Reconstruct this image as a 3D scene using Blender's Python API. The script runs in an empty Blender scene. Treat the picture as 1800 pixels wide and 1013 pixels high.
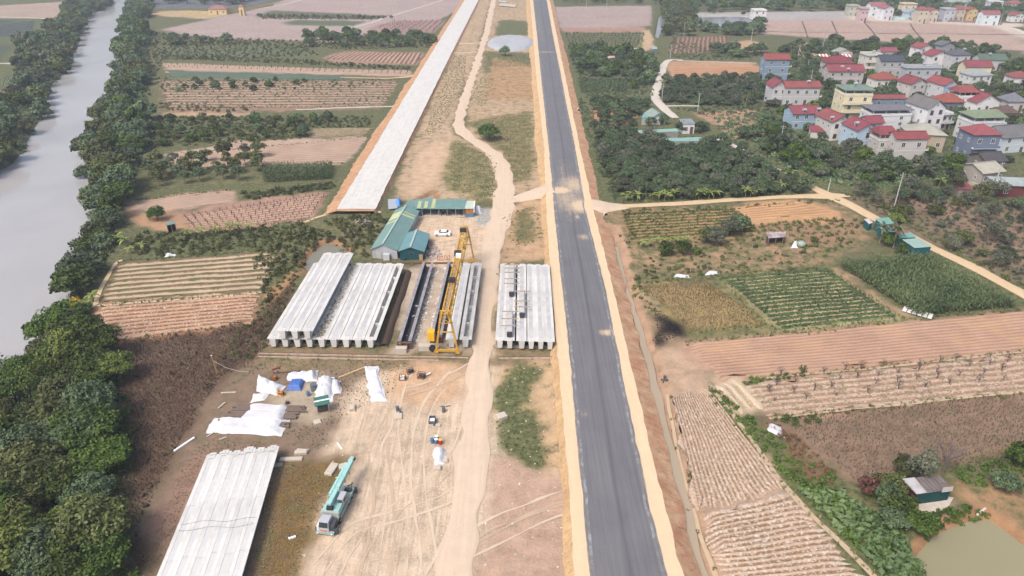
import bpy, bmesh, math, random
import numpy as np
from mathutils import Vector, Matrix
random.seed(7)
rng = np.random.default_rng(7)
sc = bpy.context.scene
COL = sc.collection

# ------------------------------------------------------------------ camera
F, PITCH, CAMH = 1230.0, math.radians(28.45), 78.0      # focal length in photo pixels, pitch, height
cam = bpy.data.cameras.new('camera')
cam.sensor_width = 36.0
cam.lens = F / 1800.0 * 36.0
cam.clip_start, cam.clip_end = 1.0, 12000.0
camo = bpy.data.objects.new('camera', cam)
camo.location = (0, 0, CAMH)
camo.rotation_euler = (math.pi / 2 - PITCH, 0, 0)
COL.objects.link(camo)
sc.camera = camo
sc.render.resolution_x, sc.render.resolution_y = 1024, 576

# ------------------------------------------------------------------ sky, sun, exposure
SUN_EL, SUN_AZ = math.radians(54), math.radians(-140)    # azimuth from +Y (away from camera), negative = left
world = bpy.data.worlds.new('World')
sc.world = world
world.use_nodes = True
wn, wl = world.node_tree.nodes, world.node_tree.links
bg = wn['Background']
sky = wn.new('ShaderNodeTexSky')
sky.sky_type = 'NISHITA'
sky.sun_disc = False
sky.sun_elevation = SUN_EL
sky.sun_rotation = SUN_AZ
sky.air_density, sky.dust_density, sky.ozone_density = 1.0, 6.0, 0.6
wl.new(sky.outputs[0], bg.inputs[0])
bg.inputs[1].default_value = 0.15
sun = bpy.data.lights.new('sun', 'SUN')
sun.energy, sun.angle, sun.color = 1.45, math.radians(12), (1.0, 0.965, 0.93)
suno = bpy.data.objects.new('sun', sun)
COL.objects.link(suno)
sd = Vector((math.sin(SUN_AZ) * math.cos(SUN_EL), math.cos(SUN_AZ) * math.cos(SUN_EL), math.sin(SUN_EL)))
suno.rotation_euler = sd.to_track_quat('Z', 'Y').to_euler()
vs = sc.view_settings
vs.view_transform, vs.look, vs.gamma, vs.use_curve_mapping = 'Standard', 'None', 1.0, False
vs.exposure = 0.58
HAZE = 0.0003
sc.cycles.use_denoising = True
sc.cycles.max_bounces = 5
sc.cycles.diffuse_bounces = 3
sc.cycles.glossy_bounces = 2
sc.cycles.transmission_bounces = 2
sc.cycles.volume_bounces = 0
sc.cycles.transparent_max_bounces = 4

# ------------------------------------------------------------------ helpers
def P(x, y, z=0.0):
    """photo pixel + height -> world x, y"""
    dx, dv = x - 900.0, 506.5 - y
    dy = F * math.cos(PITCH) + dv * math.sin(PITCH)
    dz = -F * math.sin(PITCH) + dv * math.cos(PITCH)
    t = (z - CAMH) / dz
    return (dx * t, dy * t)

def PP(pts, z=0.0):
    return np.array([P(a, b, z) for a, b in pts])

def lin(c):
    c = c / 255.0
    return c / 12.92 if c <= 0.04045 else ((c + 0.055) / 1.055) ** 2.4

GAIN = 1.65
def A(r, g, b, k=1.0):
    """colour seen in the photograph on a level surface -> albedo"""
    if r > g > b and r - b < 130:                                       # soils: take back the warm cast
        m = .3 * r + .59 * g + .11 * b; r, g, b = [v + (m - v) * .05 for v in (r, g, b)]
    return (min(lin(r) / GAIN * k, .8), min(lin(g) / GAIN * k, .8), min(lin(b) / GAIN * k, .8))

def tag(o, label=None, cat=None, group=None, kind=None):
    if label: o['label'] = label
    if cat: o['category'] = cat
    if group: o['group'] = group
    if kind: o['kind'] = kind
    return o

def link(o, parent=None):
    COL.objects.link(o)
    if parent is not None: o.parent = parent
    return o

def empty(name, loc=(0, 0, 0), rz=0.0, parent=None):
    o = bpy.data.objects.new(name, None)
    o.empty_display_size = 0.3
    o.location = loc
    o.rotation_euler = (0, 0, rz)
    return link(o, parent)

def mesh_np(name, V, Fq, mats, smooth=False, mi=None):
    """fast mesh from numpy verts (N,3) and faces (M,k)"""
    V = np.asarray(V, dtype=np.float32); Fq = np.asarray(Fq, dtype=np.int32)
    me = bpy.data.meshes.new(name)
    n, k = Fq.shape
    me.vertices.add(len(V)); me.vertices.foreach_set('co', V.ravel())
    me.loops.add(n * k); me.loops.foreach_set('vertex_index', Fq.ravel())
    me.polygons.add(n)
    me.polygons.foreach_set('loop_start', np.arange(0, n * k, k, dtype=np.int32))
    me.polygons.foreach_set('loop_total', np.full(n, k, dtype=np.int32))
    if mi is not None: me.polygons.foreach_set('material_index', np.asarray(mi, dtype=np.int32))
    me.polygons.foreach_set('use_smooth', np.full(n, smooth, dtype=bool))
    for m in (mats if isinstance(mats, (list, tuple)) else [mats]): me.materials.append(m)
    me.update(calc_edges=True)
    return me

def fattr(me, name, arr):
    a = me.attributes.new(name, 'FLOAT', 'POINT'); a.data.foreach_set('value', np.asarray(arr, dtype=np.float32))

def cattr(me, name, rgb):
    a = me.attributes.new(name, 'FLOAT_COLOR', 'POINT')
    c = np.ones((len(rgb), 4), dtype=np.float32); c[:, :3] = rgb
    a.data.foreach_set('color', c.ravel())

def obj(name, me, parent=None, loc=None, rot=None):
    o = bpy.data.objects.new(name, me)
    if loc is not None: o.location = loc
    if rot is not None: o.rotation_euler = rot
    return link(o, parent)

class MB:
    """collects boxes, prisms and tubes; build() links them as one mesh object"""
    def __init__(s): s.v, s.f = [], []
    def add(s, vs_, fs):
        b = len(s.v); s.v += [tuple(v) for v in vs_]; s.f += [tuple(i + b for i in f) for f in fs]; return s
    def box(s, x0, x1, y0, y1, z0, z1):
        return s.add([(x0, y0, z0), (x1, y0, z0), (x1, y1, z0), (x0, y1, z0), (x0, y0, z1), (x1, y0, z1), (x1, y1, z1), (x0, y1, z1)],
                     [(0, 3, 2, 1), (4, 5, 6, 7), (0, 1, 5, 4), (1, 2, 6, 5), (2, 3, 7, 6), (3, 0, 4, 7)])
    def bar(s, a, b, w, h=None, up=(0, 0, 1)):
        a, b = Vector(a), Vector(b); h = h or w
        d = (b - a).normalized(); u = Vector(up)
        if abs(d.dot(u)) > .98: u = Vector((0, 1, 0))
        r = d.cross(u).normalized() * (w / 2); u = r.cross(d).normalized() * (h / 2)
        c = [a - r - u, a + r - u, a + r + u, a - r + u, b - r - u, b + r - u, b + r + u, b - r + u]
        return s.add(c, [(0, 1, 2, 3), (7, 6, 5, 4), (0, 4, 5, 1), (1, 5, 6, 2), (2, 6, 7, 3), (3, 7, 4, 0)])
    def tube(s, pts, rad, n=6, cap=True):
        pts = [Vector(p) for p in pts]
        rad = rad if isinstance(rad, (list, tuple)) else [rad] * len(pts)
        vs_, fs = [], []
        for i, p in enumerate(pts):
            d = (pts[min(i + 1, len(pts) - 1)] - pts[max(i - 1, 0)]).normalized()
            r = d.cross(Vector((0, 0, 1)) if abs(d.z) < .95 else Vector((1, 0, 0))).normalized(); u = d.cross(r)
            for k in range(n):
                t = 2 * math.pi * k / n
                vs_.append(p + (r * math.cos(t) + u * math.sin(t)) * rad[i])
        for i in range(len(pts) - 1):
            for k in range(n):
                a, b = i * n + k, i * n + (k + 1) % n
                fs.append((a, a + n, b + n, b))
        if cap: fs += [tuple(range(n)), tuple(range((len(pts) - 1) * n, len(pts) * n))[::-1]]
        return s.add(vs_, fs)
    def lathe(s, c, prof, n=12):
        vs_, fs = [], []
        for r, z in prof:
            for k in range(n):
                t = 2 * math.pi * k / n; vs_.append((c[0] + r * math.cos(t), c[1] + r * math.sin(t), c[2] + z))
        m = len(prof)
        for i in range(m - 1):
            for k in range(n):
                a, b = i * n + k, i * n + (k + 1) % n
                fs.append((a, b, b + n, a + n))
        fs += [tuple(range(n))[::-1], tuple(range((m - 1) * n, m * n))]
        return s.add(vs_, fs)
    def prism(s, prof, y0, y1):
        """profile in x,z extruded along y"""
        n = len(prof)
        vs_ = [(x, y0, z) for x, z in prof] + [(x, y1, z) for x, z in prof]
        return s.add(vs_, [tuple(range(n)), tuple(range(n, 2 * n))[::-1]] + [(i, i + n, (i + 1) % n + n, (i + 1) % n) for i in range(n)])
    def mesh(s, name, mat, smooth=False):
        me = bpy.data.meshes.new(name); me.from_pydata(s.v, [], s.f)
        bm = bmesh.new(); bm.from_mesh(me); bmesh.ops.recalc_face_normals(bm, faces=bm.faces); bm.to_mesh(me); bm.free()
        me.materials.append(mat)
        if smooth: me.polygons.foreach_set('use_smooth', [True] * len(me.polygons))
        return me
    def build(s, name, mat, parent=None, smooth=False, loc=None, rot=None):
        return obj(name, s.mesh(name, mat, smooth), parent, loc, rot)

# ------------------------------------------------------------------ materials
def newmat(name):
    m = bpy.data.materials.new(name); m.use_nodes = True
    return m, m.node_tree.nodes, m.node_tree.links, m.node_tree.nodes['Principled BSDF']

def nd(N, t, **kw):
    n = N.new(t)
    for k, v in kw.items():
        if k in n.inputs: n.inputs[k].default_value = v
        else: setattr(n, k, v)
    return n

def noise(N, L, coord, scale, detail=4.0, rough=.55, dist=0.0):
    n = N.new('ShaderNodeTexNoise')
    n.inputs['Scale'].default_value = scale; n.inputs['Detail'].default_value = detail
    n.inputs['Roughness'].default_value = rough; n.inputs['Distortion'].default_value = dist
    L.new(coord, n.inputs['Vector']); return n.outputs['Fac']

def ramp(N, L, fac, stops, interp='LINEAR'):
    r = N.new('ShaderNodeValToRGB'); r.color_ramp.interpolation = interp
    e = r.color_ramp.elements
    while len(e) < len(stops): e.new(.5)
    for i, (p, c) in enumerate(stops):
        e[i].position = p; e[i].color = (c, c, c, 1) if not isinstance(c, (tuple, list)) else (*c, 1)
    L.new(fac, r.inputs[0]); return r.outputs[0]

def mixc(N, L, fac, a, b, mode='MIX'):
    m = N.new('ShaderNodeMix'); m.data_type = 'RGBA'; m.blend_type = mode; m.clamp_factor = True
    for s, v in ((0, fac), (6, a), (7, b)):
        if isinstance(v, (int, float)): m.inputs[s].default_value = v
        elif isinstance(v, (tuple, list)): m.inputs[s].default_value = (*v[:3], 1)
        else: L.new(v, m.inputs[s])
    return m.outputs[2]

def math_(N, L, op, a, b=0.0, clamp=False):
    m = N.new('ShaderNodeMath'); m.operation = op; m.use_clamp = clamp
    for i, v in enumerate((a, b)):
        if isinstance(v, (int, float)): m.inputs[i].default_value = v
        else: L.new(v, m.inputs[i])
    return m.outputs[0]

def coords(N, kind='Object'):
    return N.new('ShaderNodeTexCoord').outputs[kind]

def attr(N, name, out='Fac'):
    a = N.new('ShaderNodeAttribute'); a.attribute_name = name; return a.outputs[out]

def bump(N, L, b, h, strength=.4, dist=.1):
    n = N.new('ShaderNodeBump'); n.inputs['Strength'].default_value = strength; n.inputs['Distance'].default_value = dist
    L.new(h, n.inputs['Height']); L.new(n.outputs[0], b.inputs['Normal'])

_pm = {}
def pm(name, col, rough=.75, var=.18, scale=1.5, stain=None, stain_amt=.0, bmp=0.0, metal=0.0, spec=.3, rnd=0.0, stretch=None):
    """plain procedural surface: base colour with two scales of noise, optional stains"""
    if name in _pm: return _pm[name]
    m, N, L, b = newmat(name)
    co = coords(N)
    if stretch:
        mp = N.new('ShaderNodeMapping'); mp.inputs['Scale'].default_value = stretch; L.new(co, mp.inputs[0]); co = mp.outputs[0]
    n1 = noise(N, L, co, scale, 5); n2 = noise(N, L, co, scale * 6, 3)
    v = math_(N, L, 'ADD', math_(N, L, 'MULTIPLY', n1, .6), math_(N, L, 'MULTIPLY', n2, .4))
    k = ramp(N, L, v, [(.25, 1 - var), (.75, 1 + var)])
    c = mixc(N, L, 1.0, col, k, 'MULTIPLY')
    if stain is not None:
        s = ramp(N, L, noise(N, L, co, scale * .7, 6, .65), [(.5 - stain_amt * .3, 0.0), (.75 - stain_amt * .3, 1.0)])
        c = mixc(N, L, math_(N, L, 'MULTIPLY', s, min(1, stain_amt * 1.6)), c, stain)
    if rnd:
        oi = N.new('ShaderNodeObjectInfo')
        c = mixc(N, L, 1.0, c, ramp(N, L, oi.outputs['Random'], [(0, 1 - rnd), (1, 1 + rnd)]), 'MULTIPLY')
    L.new(c, b.inputs['Base Color'])
    b.inputs['Roughness'].default_value = rough; b.inputs['Metallic'].default_value = metal
    b.inputs['Specular IOR Level'].default_value = spec
    if bmp: bump(N, L, b, n2, bmp, .05)
    _pm[name] = m
    return m

# numpy value noise ------------------------------------------------
_ng = rng.random((257, 257)).astype(np.float32)
def vnoise(x, y, s):
    x = np.asarray(x, dtype=np.float64) * s; y = np.asarray(y, dtype=np.float64) * s
    xi = np.floor(x).astype(int); yi = np.floor(y).astype(int); fx = x - xi; fy = y - yi
    fx = fx * fx * (3 - 2 * fx); fy = fy * fy * (3 - 2 * fy)
    a = _ng[yi % 256, xi % 256]; b = _ng[yi % 256, (xi + 1) % 256]; c = _ng[(yi + 1) % 256, xi % 256]; d = _ng[(yi + 1) % 256, (xi + 1) % 256]
    return (a * (1 - fx) + b * fx) * (1 - fy) + (c * (1 - fx) + d * fx) * fy
def fbm(x, y, s, o=3):
    r = 0; w = .5; t = 0
    for i in range(o): r = r + w * vnoise(x + 31 * i, y - 17 * i, s); t += w; s *= 2.1; w *= .5
    return r / t

def inpoly(X, Y, poly):
    poly = np.asarray(poly); inside = np.zeros(X.shape, bool)
    bx = (X >= poly[:, 0].min()) & (X <= poly[:, 0].max()) & (Y >= poly[:, 1].min()) & (Y <= poly[:, 1].max())
    idx = np.nonzero(bx.ravel())[0]
    if not len(idx): return inside
    x = X.ravel()[idx]; y = Y.ravel()[idx]; r = np.zeros(len(idx), bool); n = len(poly)
    for i in range(n):
        x0, y0 = poly[i]; x1, y1 = poly[(i + 1) % n]
        if y0 == y1: continue
        c = (y0 > y) != (y1 > y)
        r ^= c & (x < (x1 - x0) * (y - y0) / (y1 - y0) + x0)
    inside.ravel()[idx] = r
    return inside

def polydist(X, Y, poly, closed=True):
    poly = np.asarray(poly); D = np.full(X.shape, 1e9); n = len(poly)
    for i in range(n if closed else n - 1):
        x0, y0 = poly[i]; x1, y1 = poly[(i + 1) % n]
        dx, dy = x1 - x0, y1 - y0
        t = np.clip(((X - x0) * dx + (Y - y0) * dy) / (dx * dx + dy * dy + 1e-9), 0, 1)
        D = np.minimum(D, np.hypot(X - x0 - t * dx, Y - y0 - t * dy))
    return D
# ================================================================== THE SETTING: terrain, water
RIVER_R = [(232,-30),(226,0),(222,40),(215,75),(208,110),(210,150),(180,185),(160,215),(150,250),(150,290),(175,330),(172,380),(172,430),(140,475),(125,505),(125,545),(85,590),(60,640),(20,690),(-120,760)]
RIVER_L = [(-260,470),(-120,360),(-20,296),(15,278),(38,255),(55,222),(78,182),(78,150),(118,115),(128,90),(143,50),(152,22),(196,3),(203,-30)]
river_poly = PP(RIVER_R + RIVER_L)
river_poly = np.vstack([river_poly, ])
pond_near = PP([(1612,975),(1640,938),(1700,912),(1738,906),(1775,930),(1830,975),(1850,1040),(1640,1040),(1618,1000)])
pond_yard = PP([(535,463),(545,445),(562,428),(585,424),(606,433),(604,447),(590,470),(545,476)])
pond_green = PP([(733,353),(748,345),(762,338),(764,350),(758,358),(735,358)])
pond_far = PP([(1212,44),(1225,28),(1300,28),(1340,32),(1330,44),(1260,46)])
canal_far = PP([(1152,62),(1158,30),(1164,22),(1168,30),(1164,50),(1156,66)])
ditch = PP([(1073,400),(1083,430),(1093,470),(1101,506),(1120,560),(1135,610),(1152,680),(1168,750),(1187,820),(1205,890),(1222,960),(1240,1013),(1262,1080)])
ditch_w = [1.0,1.0,1.1,1.2,1.3,1.4,1.8,1.9,2.0,1.9,1.6,1.4,1.4]

def axis(lo, fine0, fine1, hi, f, m, far):
    a = [np.arange(fine0, fine1, f)]
    x = fine1
    r = []
    while x < hi: r.append(x); x += m
    while x < far: r.append(x); x += max(m, (x - hi) * .35)
    r.append(far)
    return np.array(r)
xs = np.concatenate([np.arange(-135, 135.1, 1.05)])
xm = np.arange(137.5, 560, 3.0)
xf = np.array([575, 620, 700, 850, 1100, 1600, 2500, 4500])
XS = np.concatenate([-xf[::-1], -xm[::-1], xs, xm, xf])
ys = np.concatenate([[-1500, -600, -200, -50, 10, 30, 40], np.arange(46, 290, .95), np.arange(290, 480, 1.8), np.arange(480, 900, 3.0), [920, 960, 1030, 1150, 1350, 1700, 2300, 3500, 6500]])
GX, GY = np.meshgrid(XS, ys)

def smooth(e0, e1, x):
    t = np.clip((x - e0) / (e1 - e0), 0, 1); return t * t * (3 - 2 * t)

def ground_z(X, Y):
    X = np.asarray(X, float); Y = np.asarray(Y, float)
    z = (fbm(X, Y, .05, 3) - .5) * .7 * smooth(20, 60, Y)
    z = z + (vnoise(X, Y, .45) - .5) * .16
    D = polydist(X, Y, river_poly); ins = inpoly(X, Y, river_poly); sdv = np.where(ins, D, -D)
    z = z - 4.2 * smooth(-5, 3, sdv)
    for pp, dep in ((pond_near, 1.6), (pond_yard, 1.5), (pond_green, 1.0), (pond_far, 1.2), (canal_far, 1.4)):
        x0, y0 = pp.min(0) - 8; x1, y1 = pp.max(0) + 8
        m = (X > x0) & (X < x1) & (Y > y0) & (Y < y1)
        if m.any():
            d = polydist(X[m], Y[m], pp); i = inpoly(X[m], Y[m], pp); s = np.where(i, d, -d)
            z[m] -= dep * smooth(-1.6, 1.2, s)
    m = (X > 5) & (X < 60) & (Y < 240)
    if m.any():
        d = polydist(X[m], Y[m], ditch, False)
        z[m] -= 1.0 * (1 - smooth(.6, 2.6, d))
    # low slope on the left of the yard, down towards the bank trees
    return z

def gz(x, y):
    return float(ground_z(np.array([x]), np.array([y]))[0])

GZ = ground_z(GX, GY)

# colour zones: (polygon in photo pixels, colour seen, grass amount, dry-weed amount, track amount)
Z = []
def zone(poly, rgb, g=.0, d=.0, t=.0): Z.append((PP(poly), A(*rgb), g, d, t))
# -- across the river
zone([(-900,-60),(300,-60),(240,60),(200,200),(140,300),(0,420),(-900,420)], (105,122,92), .75, .25)
zone([(-500,14),(0,10),(128,2),(120,20),(98,33),(-500,32)], (190,168,152), .05)
zone([(-300,36),(62,36),(50,62),(-300,72)], (84,84,92), .1)
zone([(-60,52),(30,36),(62,36),(0,55),(-60,66)], (92,112,92), .4)
zone([(-200,78),(28,78),(18,92),(0,108),(-200,140)], (92,100,88), .3)
zone([(0,160),(32,156),(30,170),(-40,182),(-40,170)], (190,160,135), .1)
# -- right of river
zone([(225,-60),(880,-60),(700,360),(560,480),(250,470),(150,560),(90,600),(180,250)], (125,118,92), .7, .3)
zone([(255,20),(340,18),(420,24),(360,34),(270,28)], (205,180,140), .2)
zone([(270,0),(480,-8),(470,6),(400,14),(265,16)], (120,122,128), .3)
zone([(283,52),(330,42),(470,12),(560,-25),(850,-25),(800,20),(775,35),(640,62),(600,75),(528,72),(430,70),(330,62)], (190,170,163), .03)
zone([(500,40),(520,35),(645,38),(620,46),(505,44)], (92,122,104), .6)
zone([(450,28),(480,18),(690,28),(660,34),(560,33),(455,32)], (120,118,105), .5, .3)
zone([(645,50),(700,36),(785,36),(765,58),(700,62)], (176,146,138), .2, .2)
zone([(566,101),(600,91),(745,92),(734,115),(590,112)], (182,150,130), .08)
zone([(275,84),(330,76),(530,80),(556,100),(440,106),(280,100)], (116,132,116), .6)
zone([(282,110),(450,118),(725,124),(722,136),(560,130),(290,124)], (200,170,155), .05)
zone([(292,124),(560,131),(650,137),(600,143),(300,137)], (98,124,112), .5)
zone([(275,138),(700,140),(672,192),(285,200)], (172,142,120), .35, .2)
zone([(285,198),(445,198),(440,205),(285,204)], (205,175,140), .15)
zone([(270,206),(650,206),(640,226),(545,226),(540,242),(265,250)], (98,112,84), .8)
zone([(550,226),(655,224),(640,240),(552,241)], (165,148,125), .15)
zone([(288,272),(350,262),(412,247),(648,240),(605,288),(560,292),(450,290),(300,300)], (204,176,156), .04)
zone([(255,282),(455,278),(460,325),(270,330)], (140,136,100), .5, .1)
zone([(214,352),(408,335),(412,352),(300,372),(220,380)], (200,170,145), .04)
zone([(210,372),(300,370),(345,405),(300,412),(225,385)], (200,160,125), .2)
zone([(430,335),(580,322),(590,330),(440,350)], (120,128,98), .7)
zone([(300,376),(410,352),(578,338),(548,388),(345,410)], (186,150,130), .05)
zone([(250,410),(345,410),(540,392),(560,420),(440,440),(270,455)], (86,100,66), .9)
zone([(205,460),(505,438),(456,515),(165,542)], (160,138,112), .25, .1)
zone([(160,540),(456,515),(438,572),(143,607)], (192,148,115), .04)
zone([(440,440),(560,400),(640,430),(640,470),(540,480),(470,560),(455,515)], (112,108,76), .75, .3)
zone([(455,560),(470,515),(500,480),(528,468),(520,480),(490,520),(465,570)], (205,160,115), .1)
# -- left slope of dead weeds
zone([(143,607),(440,572),(528,478),(470,610),(440,645),(385,668),(300,800),(235,930),(250,1080),(60,1080),(150,760)], (106,82,68), .22, .6)
zone([(220,600),(330,590),(330,640),(215,650)], (118,96,84), .1, .6)
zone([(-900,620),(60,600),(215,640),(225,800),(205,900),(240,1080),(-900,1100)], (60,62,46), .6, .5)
# -- construction yard
zone([(385,668),(470,612),(700,632),(760,640),(690,700),(600,745),(560,795),(625,820),(560,905),(515,1080),(250,1080),(240,950),(300,800)], (150,128,108), .3, .4)
zone([(440,1080),(470,860),(490,812),(600,812),(600,860),(560,905),(515,1080)], (138,112,68), .3, .5)
zone([(270,985),(255,950),(330,800),(362,800),(360,850),(300,960)], (170,138,120), .15, .4)
zone([(470,690),(560,655),(585,700),(560,740),(480,735)], (196,180,155), .05, .1)
zone([(600,690),(690,640),(770,632),(985,632),(1012,1080),(500,1080),(560,905),(620,815),(560,795),(600,750)], (230,206,178), .04, .03, 1.0)
zone([(690,640),(780,635),(830,640),(800,700),(740,720),(680,700)], (224,186,150), .08, .1, .3)
zone([(880,640),(985,632),(1005,830),(930,830),(870,760)], (220,186,146), .3, .15)
zone([(872,690),(905,648),(945,645),(930,690),(905,720),(880,740)], (120,128,70), .8, .1)
zone([(870,735),(930,728),(965,800),(960,830),(915,810),(875,785)], (110,120,66), .85, .1)
zone([(862,800),(905,805),(990,840),(1010,1080),(835,1080),(850,880)], (206,174,150), .05, .12)
zone([(455,600),(1000,612),(1000,640),(455,650)], (160,138,108), .4, .3)
zone([(690,470),(845,465),(830,620),(690,620)], (212,194,172), .06)
zone([(690,475),(715,470),(700,610),(672,610)], (130,112,80), .4, .4)
zone([(700,372),(880,372),(872,470),(870,630),(838,630),(846,465),(745,465),(760,420),(720,400)], (238,210,178), .02, .0, .7)
zone([(835,372),(868,365),(870,390),(840,398)], (195,190,180), .05)
zone([(890,360),(965,345),(968,462),(880,462)], (214,178,140), .25, .2)
zone([(900,380),(940,365),(945,420),(910,430)], (150,132,92), .5, .4)
zone([(560,385),(665,372),(680,420),(650,455),(560,420)], (150,136,104), .55, .3)
# -- median strip between the two carriageways
zone([(880,-30),(935,-30),(962,340),(900,345),(850,260),(815,235),(825,170),(850,80)], (206,178,144), .34, .25)
zone([(690,352),(880,352),(872,290),(845,258),(800,238),(800,200),(840,90),(868,-20),(848,-20),(745,200),(700,300)], (208,180,148), .33, .15)
zone([(800,245),(850,270),(868,310),(860,352),(835,352),(780,330),(780,290)], (172,156,110), .5, .2)
zone([(715,330),(745,260),(790,245),(775,310),(745,345)], (222,190,158), .15, .05)
zone([(880,35),(928,38),(930,62),(870,62)], (140,140,104), .7, .1)
zone([(850,90),(935,92),(940,120),(850,130)], (150,138,108), .55, .3)
zone([(815,215),(935,195),(940,300),(900,330),(880,270)], (170,148,108), .5, .35)
zone([(868,100),(935,115),(938,175),(850,175)], (200,162,122), .35, .2)
# -- right hand side
zone([(968,-60),(2600,-60),(2600,560),(1800,540),(1480,345),(1050,362),(1000,120)], (112,112,84), .75, .3)
zone([(968,-60),(1150,-60),(1155,12),(972,10)], (108,120,98), .8)
zone([(974,12),(1145,10),(1146,46),(985,52)], (188,168,160), .05)
zone([(985,48),(1135,48),(1134,56),(988,58)], (186,150,132), .1)
zone([(990,57),(1135,57),(1128,88),(1000,88)], (128,122,96), .6, .1)
zone([(1130,55),(1145,52),(1150,80),(1130,100),(1125,85)], (214,184,150), .1)
zone([(1180,66),(1280,63),(1282,90),(1172,96)], (150,118,102), .4, .1)
zone([(1275,75),(1320,70),(1350,80),(1330,95),(1290,92)], (206,170,135), .15)
zone([(1170,108),(1320,108),(1352,136),(1178,136)], (206,164,130), .12)
zone([(1335,36),(1500,34),(1760,46),(1820,86),(1820,100),(1640,78),(1500,74),(1335,66)], (198,172,158), .03)
zone([(1200,22),(1520,20),(1520,34),(1335,36),(1200,30)], (190,185,182), .05)
zone([(1480,22),(1530,26),(1800,42),(1800,48),(1500,36)], (228,212,194), .0)
zone([(1745,44),(1775,46),(1850,82),(1850,92)], (226,212,196), .0)
zone([(1385,75),(1440,72),(1440,100),(1410,102)], (200,165,130), .15)
zone([(1015,140),(1100,138),(1104,162),(1018,166)], (104,122,84), .9)
zone([(1030,190),(1115,186),(1120,215),(1045,222)], (206,158,122), .3)
zone([(1210,198),(1330,192),(1348,240),(1300,250),(1260,225)], (196,158,130), .35, .1)
zone([(1340,60),(1800,90),(1800,330),(1640,330),(1480,270),(1340,200)], (110,108,90), .6, .2)
zone([(1375,165),(1400,160),(1400,140),(1412,140),(1420,165),(1400,185)], (170,165,160), .1)
zone([(1710,310),(1745,320),(1740,335),(1700,325)], (205,196,180), .05)
zone([(1040,370),(1500,355),(1530,420),(1440,470),(1130,490),(1085,440)], (178,148,114), .5, .2)
zone([(1088,375),(1290,366),(1330,402),(1100,412)], (170,140,105), .3, .1)
zone([(1280,366),(1392,350),(1482,376),(1455,398),(1312,390)], (212,168,124), .05)
zone([(1310,392),(1510,388),(1520,410),(1460,430),(1320,425)], (170,138,108), .35, .25)
zone([(1120,425),(1330,405),(1440,440),(1430,470),(1130,485)], (190,156,122), .5, .2)
zone([(1115,500),(1270,486),(1420,470),(1480,460),(1620,560),(1380,590),(1210,600)], (150,140,96), .6, .1)
zone([(1128,505),(1240,492),(1345,572),(1215,585)], (178,158,106), .3, .15)
zone([(1262,488),(1458,474),(1580,560),(1375,584)], (168,160,118), .12)
zone([(1455,470),(1475,466),(1625,556),(1590,562)], (190,160,128), .3)
zone([(1468,466),(1640,448),(1800,540),(1612,558)], (92,100,64), .6)
zone([(1200,606),(1380,586),(1800,548),(2300,505),(2300,590),(1800,622),(1345,668),(1240,668)], (202,164,138), .0)
zone([(1300,672),(1800,622),(2300,588),(2300,650),(1800,692),(1350,738)], (194,160,134), .15, .25)
zone([(1350,738),(1800,692),(2300,660),(2300,800),(1800,800),(1490,850)], (158,132,110), .25, .5)
zone([(1480,850),(1800,790),(2300,780),(2300,1080),(1560,1080)], (130,118,80), .6, .3)
zone([(1680,850),(1800,840),(1850,960),(1750,930),(1690,880)], (186,150,112), .4, .1)
zone([(1600,880),(1660,872),(1690,890),(1640,912),(1610,905)], (172,162,152), .05)
zone([(1225,690),(1305,735),(1480,850),(1620,1080),(1545,1080),(1390,868),(1240,680)], (104,112,66), .8, .25)
zone([(1340,740),(1360,745),(1470,850),(1430,850)], (140,104,82), .3, .5)
zone([(1250,672),(1305,666),(1345,720),(1300,735)], (220,194,164), .03)
zone([(1170,690),(1245,678),(1392,866),(1545,1080),(1270,1080),(1212,900)], (200,170,145), .05)
zone([(1150,600),(1200,605),(1245,665),(1240,682),(1172,690),(1148,640)], (204,174,146), .15, .25)
zone([(1105,470),(1125,500),(1210,600),(1160,600),(1135,560),(1112,520)], (192,162,130), .35, .25)
zone([(1146,548),(1160,544),(1198,578),(1196,592),(1170,600),(1150,612),(1143,596),(1156,585)], (34,30,32), .0)
zone([(1478,345),(1520,340),(1800,360),(2300,420),(2300,600),(1800,508),(1645,432),(1545,385)], (148,126,106), .42, .4)
zone([(1560,350),(1680,390),(1800,470),(1800,400),(1650,350)], (168,140,118), .25, .35)

jx = (fbm(GX, GY, .22, 3) - .5) * 4.5; jy = (fbm(GX + 500, GY + 90, .22, 3) - .5) * 6.0
CX, CY = GX + jx, GY + jy
gcol = np.empty(GX.shape + (3,), np.float32); gcol[:] = A(125, 118, 90)
gg = np.full(GX.shape, .5, np.float32); gd = np.full(GX.shape, .3, np.float32); gt = np.zeros(GX.shape, np.float32)
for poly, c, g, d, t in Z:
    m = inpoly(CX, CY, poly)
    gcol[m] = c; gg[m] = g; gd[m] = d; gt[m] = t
def soften(a, k):
    for _ in range(k):
        p = np.pad(a, [(1, 1), (1, 1)] + [(0, 0)] * (a.ndim - 2), mode='edge')
        a = (p[1:-1, 1:-1] * 2 + p[:-2, 1:-1] + p[2:, 1:-1] + p[1:-1, :-2] + p[1:-1, 2:]) / 6
    return a
gcol, gg, gd, gt = soften(gcol, 2), soften(gg, 3), soften(gd, 3), soften(gt, 4)
# banks of river and ponds are bare mud just above the water
Dr = polydist(GX, GY, river_poly)
gcol[(Dr < 2.5)] = A(120, 105, 85)
for pp in (pond_near, pond_yard, pond_green):
    m = polydist(GX, GY, pp) < 1.6; gcol[m] = A(176, 136, 100); gg[m] = .15; gd[m] = .1
m = polydist(GX, GY, ditch, False) < 2.6; gcol[m] = A(198, 162, 132); gg[m] = .2; gd[m] = .2; gt[m] = 0

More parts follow.
